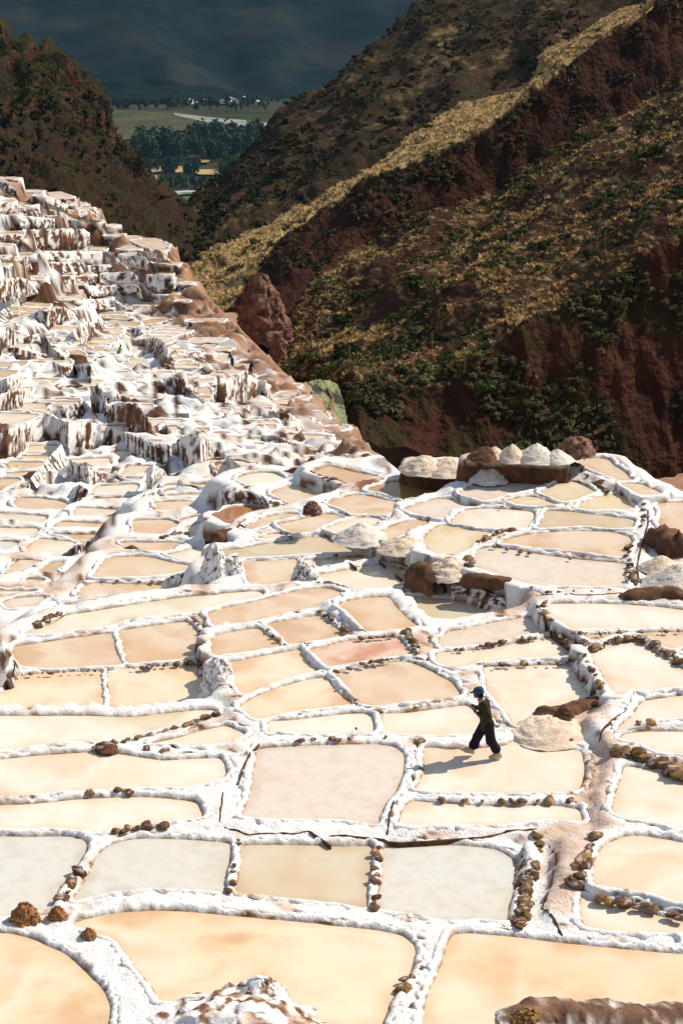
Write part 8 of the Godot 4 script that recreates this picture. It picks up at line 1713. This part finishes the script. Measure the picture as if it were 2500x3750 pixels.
	a("white-fronted terrace pan, fifth from the left in the eighth tier of the left hillside", "c", -28.88, "-24.79,-246.04 -23.32,-246.03 -21.94,-246.51 -22.45,-247.81 -23.62,-247.86 -24.73,-247.51", "riser")
	a("white-fronted terrace pan, second from the left in the seventh tier of the left hillside", "k", -27.49, "-35.1,-245.31 -33.74,-245.16 -32.42,-245.5 -32.82,-246.84 -33.88,-247 -34.91,-246.77", "riser")
	a("white-fronted terrace pan, third from the left in the eighth tier of the left hillside", "p", -29.32, "-33.57,-248.16 -31.47,-248.01 -29.4,-248.35 -29.77,-249.94 -31.57,-250.14 -33.35,-249.87", "riser")
	a("white-fronted terrace pan, fifth from the left in the seventh tier of the left hillside", "p", -28.58, "-24.33,-248.46 -23.23,-248.21 -22.13,-248.46 -22.43,-249.82 -23.23,-250.06 -24.03,-249.9", "riser")
	a("white-fronted terrace pan, third from the left in the seventh tier of the left hillside", "c", -29.61, "-29.82,-250.2 -28.28,-250.19 -26.83,-250.68 -27.34,-251.97 -28.57,-252.02 -29.75,-251.67", "riser")
	a("white-fronted terrace pan, third from the left in the sixth tier of the left hillside", "k", -27.15, "-39.93,-253.27 -37.05,-253.12 -34.2,-253.48 -34.58,-255.66 -37.15,-255.95 -39.71,-255.6", "riser")
	a("white-fronted terrace pan, second from the left in the third tier of the left hillside", "c", -23.28, "-43.15,-256.74 -41.42,-256.38 -39.65,-256.52 -39.87,-257.89 -41.3,-258.23 -42.76,-258.16", "riser")
	a("white-fronted terrace pan, fourth from the left in the seventh tier of the left hillside", "k", -28.51, "-24.59,-251.38 -23.52,-250.89 -22.34,-250.88 -22.34,-252.28 -23.12,-252.69 -23.99,-252.72", "riser")
	a("white-fronted terrace pan, leftmost in the second tier of the left hillside", "p", -19.9, "-44.31,-247.06 -42.96,-246.64 -41.56,-246.71 -41.69,-248.1 -42.74,-248.47 -43.83,-248.45", "riser")
	a("white-fronted terrace pan, fifth from the left in the sixth tier of the left hillside", "p", -28.38, "-32.43,-251.82 -29.93,-252.33 -27.59,-253.32 -28.45,-255.08 -30.68,-254.75 -32.75,-253.87", "riser")
	a("white-fronted terrace pan, sixth from the left in the sixth tier of the left hillside", "c", -27.61, "-25.24,-254.53 -23.7,-253.54 -21.94,-253 -21.63,-254.39 -22.9,-255.25 -24.35,-255.74", "riser")
	a("white-fronted terrace pan, leftmost in the third tier of the left hillside", "c", -20.87, "-42.65,-252.19 -41.36,-252.11 -40.14,-252.54 -40.62,-253.84 -41.61,-253.95 -42.55,-253.65", "riser")
	a("white-fronted terrace pan, fourth from the left in the sixth tier of the left hillside", "p", -28.13, "-34.52,-256.29 -32.64,-256.56 -30.88,-257.32 -31.57,-258.63 -33.17,-258.44 -34.66,-257.84", "riser")
	a("white-fronted terrace pan, third from the left in the third tier of the left hillside", "k", -22.3, "-41.6,-259.49 -40.14,-259.07 -38.62,-259.14 -38.76,-260.52 -39.92,-260.9 -41.13,-260.89", "riser")
	a("white-fronted terrace pan, third from the left in the fifth tier of the left hillside", "k", -27.03, "-39.35,-261.44 -35.9,-261.08 -32.44,-261.23 -32.65,-263.88 -35.8,-264.44 -38.96,-264.23", "riser")
	a("white-fronted terrace pan, fifth from the left in the fifth tier of the left hillside", "k", -26.7, "-29.64,-255.88 -27.87,-255.11 -25.98,-254.82 -25.86,-256.31 -27.33,-257 -28.92,-257.28", "riser")
	a("white-fronted terrace pan, second from the left in the second tier of the left hillside", "c", -20.75, "-45.16,-261.58 -43.82,-260.43 -42.21,-259.72 -41.74,-261.03 -42.83,-262 -44.13,-262.63", "riser")
	a("white-fronted terrace pan, leftmost in the topmost tier of the left hillside", "c", -19.02, "-45.17,-252.73 -44.28,-252.19 -43.24,-252.12 -43.12,-253.51 -43.73,-253.95 -44.46,-254.01", "riser")
	a("white-fronted terrace pan, sixth from the left in the fifth tier of the left hillside", "c", -26.47, "-25.99,-258.86 -25.44,-257.64 -24.48,-256.71 -23.54,-257.74 -23.93,-258.71 -24.65,-259.44", "riser")
	a("white-fronted terrace pan, third from the left in the second tier of the left hillside", "k", -22.03, "-43.73,-267.83 -41.98,-265.77 -39.88,-264.07 -38.66,-265.75 -40.11,-267.68 -41.99,-269.18", "riser")
	a("white-fronted terrace pan, third from the left in the fourth tier of the left hillside", "k", -25.63, "-42.36,-270.2 -39.15,-270.37 -36.01,-271.04 -36.62,-273.43 -39.56,-273.48 -42.4,-272.81", "riser")
	a("white-fronted terrace pan, fourth from the left in the fifth tier of the left hillside", "c", -26.45, "-30.28,-258.62 -29.02,-258.21 -27.69,-258.29 -27.82,-259.68 -28.79,-260.04 -29.8,-260.01", "riser")
	a("white-fronted terrace pan, sixth from the left in the fourth tier of the left hillside", "p", -26.47, "-29.31,-265.95 -27.85,-262.5 -25.95,-259.27 -23.53,-260.82 -24.62,-264.12 -26.46,-267.04", "riser")
	a("white-fronted terrace pan, fourth from the left in the third tier of the left hillside", "p", -23.54, "-38.63,-266.68 -37.49,-265.63 -36.08,-264.99 -35.58,-266.29 -36.47,-267.17 -37.58,-267.72", "riser")
	a("white-fronted terrace pan, fifth from the left in the second tier of the left hillside", "k", -24.27, "-41.79,-277.21 -39.81,-275.41 -37.54,-274.02 -36.56,-275.82 -38.23,-277.52 -40.25,-278.75", "riser")
	a("white-fronted terrace pan, fourth from the left in the second tier of the left hillside", "c", -23.59, "-43.33,-279.54 -41.5,-279.29 -39.67,-279.54 -39.97,-280.94 -41.5,-281.19 -43.03,-281.02", "riser")
	a("white-fronted terrace pan, fifth from the left in the fourth tier of the left hillside", "p", -26.48, "-30.91,-268.77 -30.2,-267.46 -29.1,-266.46 -28.21,-267.53 -28.74,-268.6 -29.59,-269.42", "riser")
	a("white-fronted terrace pan, fourth from the left in the fourth tier of the left hillside", "c", -25.67, "-32.89,-264.86 -31.63,-264.61 -30.37,-264.86 -30.67,-266.22 -31.63,-266.46 -32.59,-266.3", "riser")
	a("white-fronted terrace pan, fourth from the left in the topmost tier of the left hillside", "p", -19.7, "-42.09,-262.01 -41.43,-261.76 -40.76,-262.01 -41.06,-263.37 -41.43,-263.61 -41.79,-263.45", "riser")
	a("white-fronted terrace pan, fifth from the left in the topmost tier of the left hillside", "k", -23.12, "-44.96,-287.57 -43.53,-284.66 -41.67,-282 -39.69,-283.51 -40.81,-286.26 -42.55,-288.64", "riser")
	a("white-fronted terrace pan, third from the left in the topmost tier of the left hillside", "c", -20.89, "-45.75,-274.07 -44.31,-273.55 -42.78,-273.52 -42.83,-274.92 -43.98,-275.37 -45.19,-275.43", "riser")
	a("white-fronted terrace pan, fifth from the left in the third tier of the left hillside", "p", -24.02, "-35.98,-267.33 -35.06,-266.51 -33.89,-266.13 -33.47,-267.45 -34.14,-268.12 -35,-268.43", "riser")
	a("white-fronted terrace pan, sixth from the left in the topmost tier of the left hillside", "k", -24.69, "-42.42,-290.08 -41.32,-287.56 -39.78,-285.27 -38.09,-286.55 -38.94,-288.87 -40.33,-290.89", "riser")
	a("white-fronted terrace pan, sixth from the left in the third tier of the left hillside", "k", -24.77, "-33.13,-267.93 -32.64,-267.3 -31.86,-267.1 -31.37,-268.4 -31.62,-268.85 -32.09,-268.97", "riser")
	a("white-fronted terrace pan, sixth from the left in the second tier of the left hillside", "p", -22.63, "-37.02,-269.09 -35.95,-268.84 -34.87,-269.09 -35.17,-270.45 -35.95,-270.69 -36.72,-270.53", "riser")
	a("white-fronted terrace pan, second from the left in the topmost tier of the left hillside", "p", -18.06, "-47.63,-267.41 -46.63,-266.51 -45.37,-266.03 -44.92,-267.35 -45.67,-268.09 -46.62,-268.48", "riser")
	a("small pinkish pan, fourth from left in third row down, left slope", "k", -9.5, "-12.78,-96 -10.23,-96.34 -9.93,-95.1 -12.32,-94.59")
	a("small pinkish pan, first from left in second row down, left slope", "k", -14.64, "-25.16,-129.72 -20.75,-129.56 -20.46,-127.77 -25.15,-127.82")
	a("small pale green pan, seventh from left in first row down, left slope", "g", -28.02, "-34.23,-221.25 -31.35,-221.01 -31.67,-219.35 -34.48,-219.56")
	a("small yellowish pan, seventh from left in third row down, left slope", "y", -24.43, "-8.04,-166.38 -5.13,-165.96 -4.85,-164.52 -7.64,-164.79")
	a("small pinkish pan, sixth from left in first row down, left slope", "k", -27.96, "-36.59,-228.39 -32.42,-227.92 -32.22,-226.37 -36.29,-226.86")
	a("small beige pan, third from left in first row down, left slope", "t", -20.14, "-32.28,-164.86 -27.94,-165.62 -28.05,-163.6 -31.99,-162.79")
	a("small pinkish pan, second from left in third row down, left slope", "k", -12.45, "-19.27,-112.71 -16.48,-112.71 -15.6,-110.33 -18.46,-110.35")
	a("small peach pan, tenth from left in first row down, left slope", "p", -30.66, "-18.21,-232.99 -14.39,-232.72 -14.71,-231.16 -18.9,-231.43")
	a("small pale green pan, third from left in third row down, left slope", "g", -14, "-20.86,-122.69 -16.62,-122.54 -16.49,-121.25 -20.62,-121.25")
	a("small yellowish pan, second from left in second row down, left slope", "y", -18.64, "-27.4,-153.35 -23.19,-152.85 -23.62,-150.9 -27.71,-151.17")
	a("small pale green pan, eighth from left in first row down, left slope", "g", -28.13, "-35.92,-233.9 -32.32,-234.23 -31.87,-232.15 -35.44,-232.03")
	a("small yellowish pan, second from left in first row down, left slope", "y", -21.29, "-44.75,-232.61 -40.7,-232.83 -40.36,-231.38 -44.03,-230.92")
	a("small beige pan, tenth from left in second row down, left slope", "t", -27.64, "-11.81,-189.12 -7.37,-189.14 -7.07,-187 -11.42,-187.15")
	a("small pinkish pan, seventh from left in second row down, left slope", "k", -25, "-11.92,-173.39 -8.89,-173.77 -8.48,-171.99 -11.5,-171.42")
	a("small pale green pan, fifth from left in second row down, left slope", "g", -27.61, "-18.3,-196.01 -15.23,-195.64 -14.82,-194.42 -17.95,-194.59")
	a("small pale green pan, fifth from left in first row down, left slope", "g", -25.32, "-39.9,-232.81 -36.6,-232.41 -36.48,-230.85 -39.5,-231.16")
	a("small pale green pan, fifth from left in third row down, left slope", "g", -12.41, "-13.24,-112.14 -9.52,-111.89 -9.16,-110.37 -12.69,-110.72")
	a("small pale green pan, eighth from left in second row down, left slope", "g", -29.46, "-13.59,-203.82 -10.01,-203.29 -10.17,-201.77 -13.62,-202.38")
	a("small pinkish pan, ninth from left in first row down, left slope", "k", -31.19, "-22.77,-230.84 -19.5,-231.09 -19.32,-229.42 -22.54,-229.13")
	a("small pale green pan, third from left in second row down, left slope", "g", -19.94, "-23.59,-157.65 -20.23,-157.81 -20.66,-155.89 -24.03,-155.84")
	a("small pale green pan, fourth from left in first row down, left slope", "g", -22.84, "-34.24,-183.14 -30.65,-183.87 -30.18,-181.72 -33.93,-180.99")
	a("small cream pan, ninth from left in second row down, left slope", "c", -26.67, "-11.69,-183.03 -7.48,-183.32 -7.74,-180.98 -11.98,-180.61")
	a("small beige pan, sixth from left in second row down, left slope", "t", -21.8, "-13.77,-159.87 -9.91,-159.01 -11.07,-156.97 -14.87,-157.67")
	a("small peach pan, fourth from left in second row down, left slope", "p", -22.58, "-23.15,-168.56 -18.52,-168.9 -18.74,-167.69 -23.14,-167.2")
	a("small yellowish pan, first from left in third row down, left slope", "y", -11.76, "-19.44,-109.23 -16.5,-108.86 -17.03,-107.31 -20.01,-107.43")
	a("small yellowish pan, sixth from left in third row down, left slope", "y", -11.75, "-12.02,-108.74 -8.09,-108.2 -8.24,-106.92 -12.15,-107.45")
	a("small pale green pan, first from left in first row down, left slope", "g", -21.73, "-42.72,-227.34 -39.84,-227.28 -40.04,-225.88 -43.19,-225.87")
	a("", "y", -30.24, "-17.21,-220.14 -13.62,-220.2 -14.14,-218.16 -17.76,-217.94", "mass")
	a("", "c", -30.96, "-22.26,-228.46 -18.13,-227.66 -19,-225.9 -23.44,-226.4", "mass")
	a("", "c", -15.7, "-14.38,-128.99 -11.15,-129.11 -10.89,-126.48 -14.01,-126.71", "mass")
	a("", "p", -17.72, "-4.26,-132.65 -0.8,-132.18 -0.89,-129.86 -4.02,-130.45", "mass")
	a("", "c", -17.77, "-20.2,-143.09 -17.57,-142.97 -17.25,-141.53 -19.89,-141.81", "mass")
	a("", "c", -10.23, "-15.34,-100.18 -12.78,-100.73 -12.52,-98.62 -15.19,-97.96", "mass")
	a("", "c", -22.28, "-27.66,-172.66 -24.95,-172.85 -24.32,-171.04 -27.08,-170.54", "mass")
	a("", "g", -9.32, "-7.67,-97.8 -5.11,-97.69 -5.16,-95.69 -7.99,-95.68", "mass")
	a("", "y", -21.84, "-43.42,-235.84 -40.66,-235.54 -41.26,-234.13 -44.08,-234.38", "mass")
	a("", "y", -19.92, "-8.81,-144.22 -5.24,-144.65 -4.98,-143.2 -8.5,-142.7", "mass")
	a("", "p", -10.57, "-12.84,-103.18 -9.73,-104.05 -9.28,-102.53 -12.57,-101.92", "mass")
	a("", "k", -28.74, "-29.12,-212.64 -25.38,-212.71 -26.08,-210.45 -29.48,-210.34", "mass")
	a("", "k", -27.43, "-22.44,-197.37 -19.91,-197.81 -19.27,-195.84 -21.79,-195.33", "mass")
	a("", "k", -30.5, "-23.64,-222.55 -20.34,-222.5 -20.11,-221.19 -23.45,-221.34", "mass")
	a("", "t", -16.8, "-27.6,-142.75 -23.83,-142.77 -23.71,-140.66 -27.68,-140.47", "mass")
	a("", "y", -24.31, "-28.38,-184.52 -24.76,-185.31 -24.58,-184.17 -28.24,-183.21", "mass")
	a("", "c", -27, "-37.66,-221.9 -34.81,-221.97 -35.45,-219.48 -38.13,-219.54", "mass")
	a("", "p", -30.74, "-22.76,-225.46 -19.35,-225.13 -19.48,-223.89 -22.59,-224.19", "mass")
	a("", "y", -20.54, "-7.23,-146.8 -3.73,-146.8 -3.96,-145.32 -7.75,-145.19", "mass")
	a("", "c", -13.32, "-17.4,-118.51 -13.65,-118.98 -14.01,-117.39 -17.87,-116.97", "mass")
	a("", "y", -16.07, "-18.16,-133.13 -14.42,-132.95 -14.72,-131.61 -18.51,-131.97", "mass")
	a("", "p", -25.77, "-29.65,-195.29 -27.08,-195.54 -26.76,-193.93 -29.62,-193.68", "mass")
	a("", "p", -30.16, "-23.79,-219.16 -19.56,-218.76 -20.72,-216.5 -24.91,-216.88", "mass")
	a("", "p", -14.73, "-3.43,-118.71 -0.31,-118.33 -0.85,-117.09 -3.7,-117.58", "mass")
	a("", "p", -17.11, "-3.5,-127.93 0.85,-128.47 0.97,-127.1 -3.24,-126.48", "mass")
	a("", "y", -27.36, "-32.86,-213.39 -30.21,-213.07 -30.25,-211.36 -33.12,-211.76", "mass")
	a("", "c", -17.4, "-17.17,-140.18 -14.24,-139.68 -14.48,-138.08 -17.41,-138.66", "mass")
	a("", "k", -19.45, "-19.69,-150.54 -15.41,-150.34 -15.61,-148.93 -19.68,-149.09", "mass")
	a("", "g", -10.12, "-10.15,-101.34 -7.17,-100.97 -7.35,-99.31 -10.39,-99.54", "mass")
	a("", "y", -16.22, "-22.68,-136.45 -19.09,-136.06 -18.83,-134.58 -22.68,-135.16", "mass")
	a("", "t", -22.22, "-42.57,-224.31 -39.36,-224.53 -39.43,-222.74 -42.52,-222.5", "mass")
	a("", "y", -13.03, "-24.01,-121.06 -19.75,-120.5 -20.49,-118.19 -24.69,-118.95", "mass")
	a("", "t", -22.45, "-43.14,-230.1 -39.31,-229.9 -39.21,-228.46 -42.84,-228.78", "mass")
	a("", "c", -17.1, "-28.93,-146.31 -25.78,-145.69 -26.05,-144.57 -29.15,-145.02", "mass")
	a("", "c", -7.5, "-7.58,-90.64 -4.9,-90.74 -4.21,-88.6 -7.05,-88.58", "mass")
	a("", "y", -21.3, "-25.3,-166.22 -22.05,-165.71 -21.96,-163.62 -25.2,-164.01", "mass")
	a("", "k", -24.26, "-4.73,-163.42 -1.59,-163.75 -1.15,-161.65 -4.59,-161.59", "mass")
	a("", "g", -18.43, "-5.56,-135.45 -1.4,-135.23 -1.21,-133.52 -5.32,-133.81", "mass")
	a("", "c", -22.72, "-30.08,-177.6 -25.85,-177.15 -25.59,-174.89 -29.74,-175.31", "mass")
	HB = PackedFloat32Array([-11.444, -5.4, -30.2, -0.0035, 0.0, -31.7, 0.0070, 5.6, -30.2, 0.0148, 0.0, -37.0, 0.0041, 6.6, -36.6, -0.0037, -6.4, -37.0, -0.0279, 3.4, -44.1, 0.0192, 7.3, -44.5, -0.0177, -5.4, -45.2, 0.0187, 6.0, -53.0, -0.0226, 9.4, -54.7, 0.0071, 8.9, -60.9, -0.0999, 3.9, -61.6, -0.1578, 0.2, -57.1, -0.0000, -4.0, -58.6, 0.0148, 1.0, -61.6, -0.0643, -2.1, -66.4, -0.0401, -3.9, -70.3, -0.0855, -6.6, -60.1, -0.0134, -9.6, -57.8, 0.0528, -10.9, -65.9, 0.0473, -8.5, -73.4, 0.0295, -6.2, -71.2, 0.0645, -13.5, -82.8, 0.0134, -10.9, -90.5, 0.0281, -16.5, -101.6, 0.0292, -6.6, -83.3, -0.0353, -22.1, -119.6, -0.0204, -16.0, -127.0, -0.0164, -12.4, -115.4, -0.0254, -10.3, -113.8, 0.0071, -26.2, -154.6, -0.0113, -21.5, -157.1, -0.0240, -18.0, -169.2, -0.0115, -25.2, -211.2, 0.1626, -33.8, -200.6, 0.1669, -35.8, -226.3, 0.0043, -29.8, -240.9, -0.0150, -37.9, -241.6, -0.1547, -39.2, -251.3, -0.3132, -46.6, -262.4, -0.2704, -39.9, -264.5, -0.3992, -34.4, -267.7, -0.1864, -28.1, -252.5, -0.2311, -24.0, -253.0, -0.3763, -16.8, -238.8, -0.1260, -20.5, -230.2, 0.0122, -9.3, -216.0, 0.0491, -13.2, -199.1, 0.0536, -4.1, -185.7, 0.0300, -7.3, -169.0, 0.0504, -11.0, -153.7, -0.0316, -7.0, -126.2, -0.0099, -7.3, -107.9, 0.0180, -3.0, -137.0, 0.0003, -0.8, -149.8, 0.0215, -3.4, -100.5, 0.0119, -2.1, -107.0, 0.0088, 1.6, -121.3, 0.0269, 0.5, -139.4, 0.0280, -5.4, -30.7, -0.0037, 5.8, -33.0, 0.0128, 6.2, -34.8, -0.0180, 3.2, -37.7, 0.0206, -0.3, -39.2, -0.0002, 7.5, -40.7, -0.0060, 2.4, -42.4, 0.0106, -1.2, -43.7, -0.0318, 7.5, -44.9, -0.0079, -4.8, -46.0, 0.0183, 8.0, -47.0, -0.0070, -7.3, -48.1, -0.0810, 7.6, -48.5, -0.0206, 3.2, -51.3, 0.0944, 0.8, -54.1, 0.0205, 3.5, -55.6, -0.0393, 2.0, -57.2, -0.0258, 0.4, -59.4, 0.0846, -6.7, -57.8, 0.0342, 3.3, -59.0, 0.0485, 8.5, -58.9, 0.0643, 9.8, -59.7, -0.0184, -2.3, -60.4, -0.0942, -5.0, -61.1, 0.0770, -6.7, -62.9, -0.0247, -1.5, -65.2, 0.0478, -11.5, -65.3, 0.0030, -2.9, -69.1, -0.0573, -10.5, -72.2, 0.0235, -10.7, -75.3, 0.0289, -13.9, -76.3, 0.0180, -7.2, -79.5, -0.0629, -10.4, -83.7, 0.0566, -10.8, -87.0, 0.0096, -17.1, -92.2, 0.0046, -2.4, -95.0, 0.0227, -17.3, -99.8, 0.0111, -2.5, -103.0, 0.0061, -16.8, -105.2, -0.0191, -6.5, -110.9, -0.0141, -10.7, -114.2, 0.0052, -7.6, -121.6, 0.0027, 0.9, -124.5, 0.0286, -21.0, -125.9, 0.0286, -10.3, -132.5, -0.0016, -13.6, -136.3, -0.0072, -9.4, -137.9, -0.0088, -5.8, -139.3, 0.0045, -12.8, -144.6, -0.0090, -6.3, -148.9, 0.0159, -9.5, -151.1, -0.0035, -3.1, -154.6, 0.0178, -8.5, -156.2, 0.0225, -26.7, -159.6, -0.0077, -12.4, -167.9, -0.0317, -5.6, -173.2, 0.0076, -20.8, -178.3, 0.0176, -5.1, -182.5, 0.0064, -16.3, -186.5, -0.0121, -26.8, -190.0, -0.0032, -9.9, -194.9, 0.0084, -14.9, -197.6, -0.0368, -29.4, -199.2, -0.0166, -35.4, -200.1, -0.1861, -16.3, -206.6, -0.0650, -10.8, -207.4, 0.0229, -35.2, -206.9, 0.0197, -22.9, -210.4, -0.0203, -13.5, -215.2, -0.0306, -36.4, -214.3, -0.0511, -27.6, -221.6, 0.0876, -26.8, -231.6, 0.0708, -29.5, -237.3, 0.0991, -30.4, -239.7, 0.0636, -28.4, -241.7, 0.0746, -31.0, -243.7, 0.1050, -35.8, -243.7, 0.0742, -30.2, -246.7, 0.1106, -33.8, -246.1, 0.0056, -28.4, -251.1, 0.4167, -23.3, -251.8, 0.1387, -23.3, -254.4, 0.0753, -40.0, -260.0, 0.2321, -43.3, -261.2, 0.1975, -41.1, -266.7, 0.2946, -26.3, -263.3, 0.0789, -41.5, -280.3, 0.0867, -41.4, -262.7, -0.2088, -34.6, -267.3, 0.2706, -35.9, -269.8, -0.0816, -22.9, -128.7, -0.0255, -34.4, -227.4, -0.0202, -16.6, -232.1, -0.0051, -33.9, -233.1, -0.0572, -10.2, -172.6, -0.0043, -11.2, -111.3, 0.0042, -22.1, -156.8, 0.0075, -12.4, -158.4, -0.0044, -10.1, -107.8, -0.0017, -20.7, -227.1, 0.0098, -18.7, -142.4, -0.0030, -6.5, -96.7, -0.0183, -11.1, -102.9, -0.0313, -21.9, -221.9, -0.0190, -36.5, -220.7, 0.0050, -15.7, -118.0, 0.0032, -22.2, -217.8, -0.0204, -31.6, -212.4, -0.0599, -8.8, -100.3, -0.0121, -22.2, -119.7, -0.0125, -5.9, -89.6, -0.0465, -3.4, -134.5, 0.0099])
	edge = v3s("13.14,0.7,-56.82 11.01,0.8,-58.89 10.15,0.9,-59.53 9.36,1.1,-61.06 8.88,1.2,-61.87 7.56,1.4,-61.91 5.8,1.4,-61.91 3.17,1.4,-62.02 2.02,1.1,-62.86 1.19,0.3,-64.55 1.76,-16,-121.86 -0.85,-22,-149.79 -4.09,-28,-185.72 -9.26,-31,-216 -16.95,-30,-241.25 -24.3,-27,-255.79 -34.4,-23,-267.71 -40.49,-19.5,-268.72 -47.62,-17.5,-268.27 -56.83,-15,-266.61")
	patches = [[5.66, -42.3, 1.0, 0.3], [5.17, -42.56, 0.7, 0.3], [2.32, -47.35, 0.6, 0.35], [1.98, -47.66, 0.5, 0.4], [9.79, -54.66, 1.3, 0.8], [10.07, -54.08, 1.2, 0.8], [4.93, -50.94, 1.2, 0.2], [9.22, -50.03, 2.0, 0.4], [2.41, -52.94, 0.9, 0.6], [2.05, -55.06, 0.7, 0.3], [-3.76, -59.75, 1.0, 0.7], [-3.29, -59.9, 0.8, 0.6], [-9.61, -67, 1.6, 0.7], [-9.88, -61.62, 1.6, 0.6], [-9.75, -59.49, 1.3, 0.6], [-10.63, -57.84, 1.4, 0.7], [-10.06, -57.84, 1.0, 0.6], [1.31, -63.22, 1.3, 0.7], [0.91, -63.71, 1, 0.6], [-1.66, -74.32, 1.5, 0.5], [3.45, -51, 0.9, 0.9], [4.05, -50.51, 0.9, 0.9], [4.56, -50.03, 0.8, 0.8], [2.78, -51.13, 0.8, 0.7], [-9.42, -62.68, 1.2, 0.5], [-9.37, -60.2, 1, 0.5], [-9, -68.19, 1.2, 0.5], [-8.45, -58.52, 0.8, 0.4], [-9.52, -51.18, 0.9, 0.5], [-9.28, -48.72, 0.8, 0.5], [-3.69, -47.97, 0.6, 0.35], [-3.48, -46.14, 0.6, 0.45], [-2.78, -42.75, 0.5, 0.4], [-3.58, -54.37, 0.6, 0.5], [2.12, -47.82, 0.7, 0.6], [1.98, -47.18, 0.6, 0.6], [-16.21, -140.57, 4, 0.8], [-14.55, -129.61, 4, 0.8], [-20.04, -154.12, 3, 0.6], [-25.96, -177, 4, 0.5], [-28.78, -191.58, 3, 0.5], [-35.12, -227.51, 4, 0.7], [-29.25, -220.6, 3, 0.7], [-19.61, -200.39, 5, 0.6], [-17.71, -184.17, 4, 0.6], [-14.65, -164.22, 4, 0.7], [-4.35, -118.34, 3, 0.5], [-3.88, -134.03, 4, 0.5], [-33.76, -276.77, 8, 0.7], [-30.92, -267.01, 8, 0.8], [-43.78, -261.46, 5, 0.6], [-35.27, -260.46, 6, 0.5], [-43.19, -269.64, 4, 0.5], [-40.66, -274.42, 5, 0.4], [-46.66, -269.4, 5, 0.6], [-21.3, -254.36, 7, 0.8], [-16.68, -238.59, 9, 0.7], [-13.53, -226.69, 9, 0.8], [-9.36, -203.59, 9, 0.7], [-6.51, -182.8, 8, 0.7]]
	pinks = [[6.09, -40.66, 0.75], [5.98, -40.08, 0.75], [5.87, -39.5, 0.75], [5.77, -38.94, 0.75], [5.67, -38.39, 0.75], [5.57, -37.86, 0.75], [5.47, -37.34, 0.75], [5.38, -36.83, 0.75], [4.87, -36.85, 0.7], [4.8, -36.35, 0.7], [4.74, -35.87, 0.7], [4.67, -35.39, 0.7], [4.61, -34.93, 0.7], [4.55, -34.47, 0.7], [4.49, -34.03, 0.7], [4.44, -33.59, 0.7], [5.66, -42.24, 1.0], [5.11, -42.05, 0.8], [6.06, -42.56, 0.6], [3.6, -42.75, 0.5], [3.39, -44.36, 0.5], [2.3, -46.88, 0.5], [2.33, -47.66, 0.6], [1.37, -54.53, 0.7], [2.43, -53.35, 0.9], [2.74, -50.93, 1.2], [3.21, -51.88, 1.2], [5.12, -50.57, 1.2], [-1.92, -53.6, 0.6], [-9.81, -57.65, 1.8], [-7.82, -63.02, 1.0], [-14.12, -91.27, 1.2], [9.18, -51.07, 1.2]]
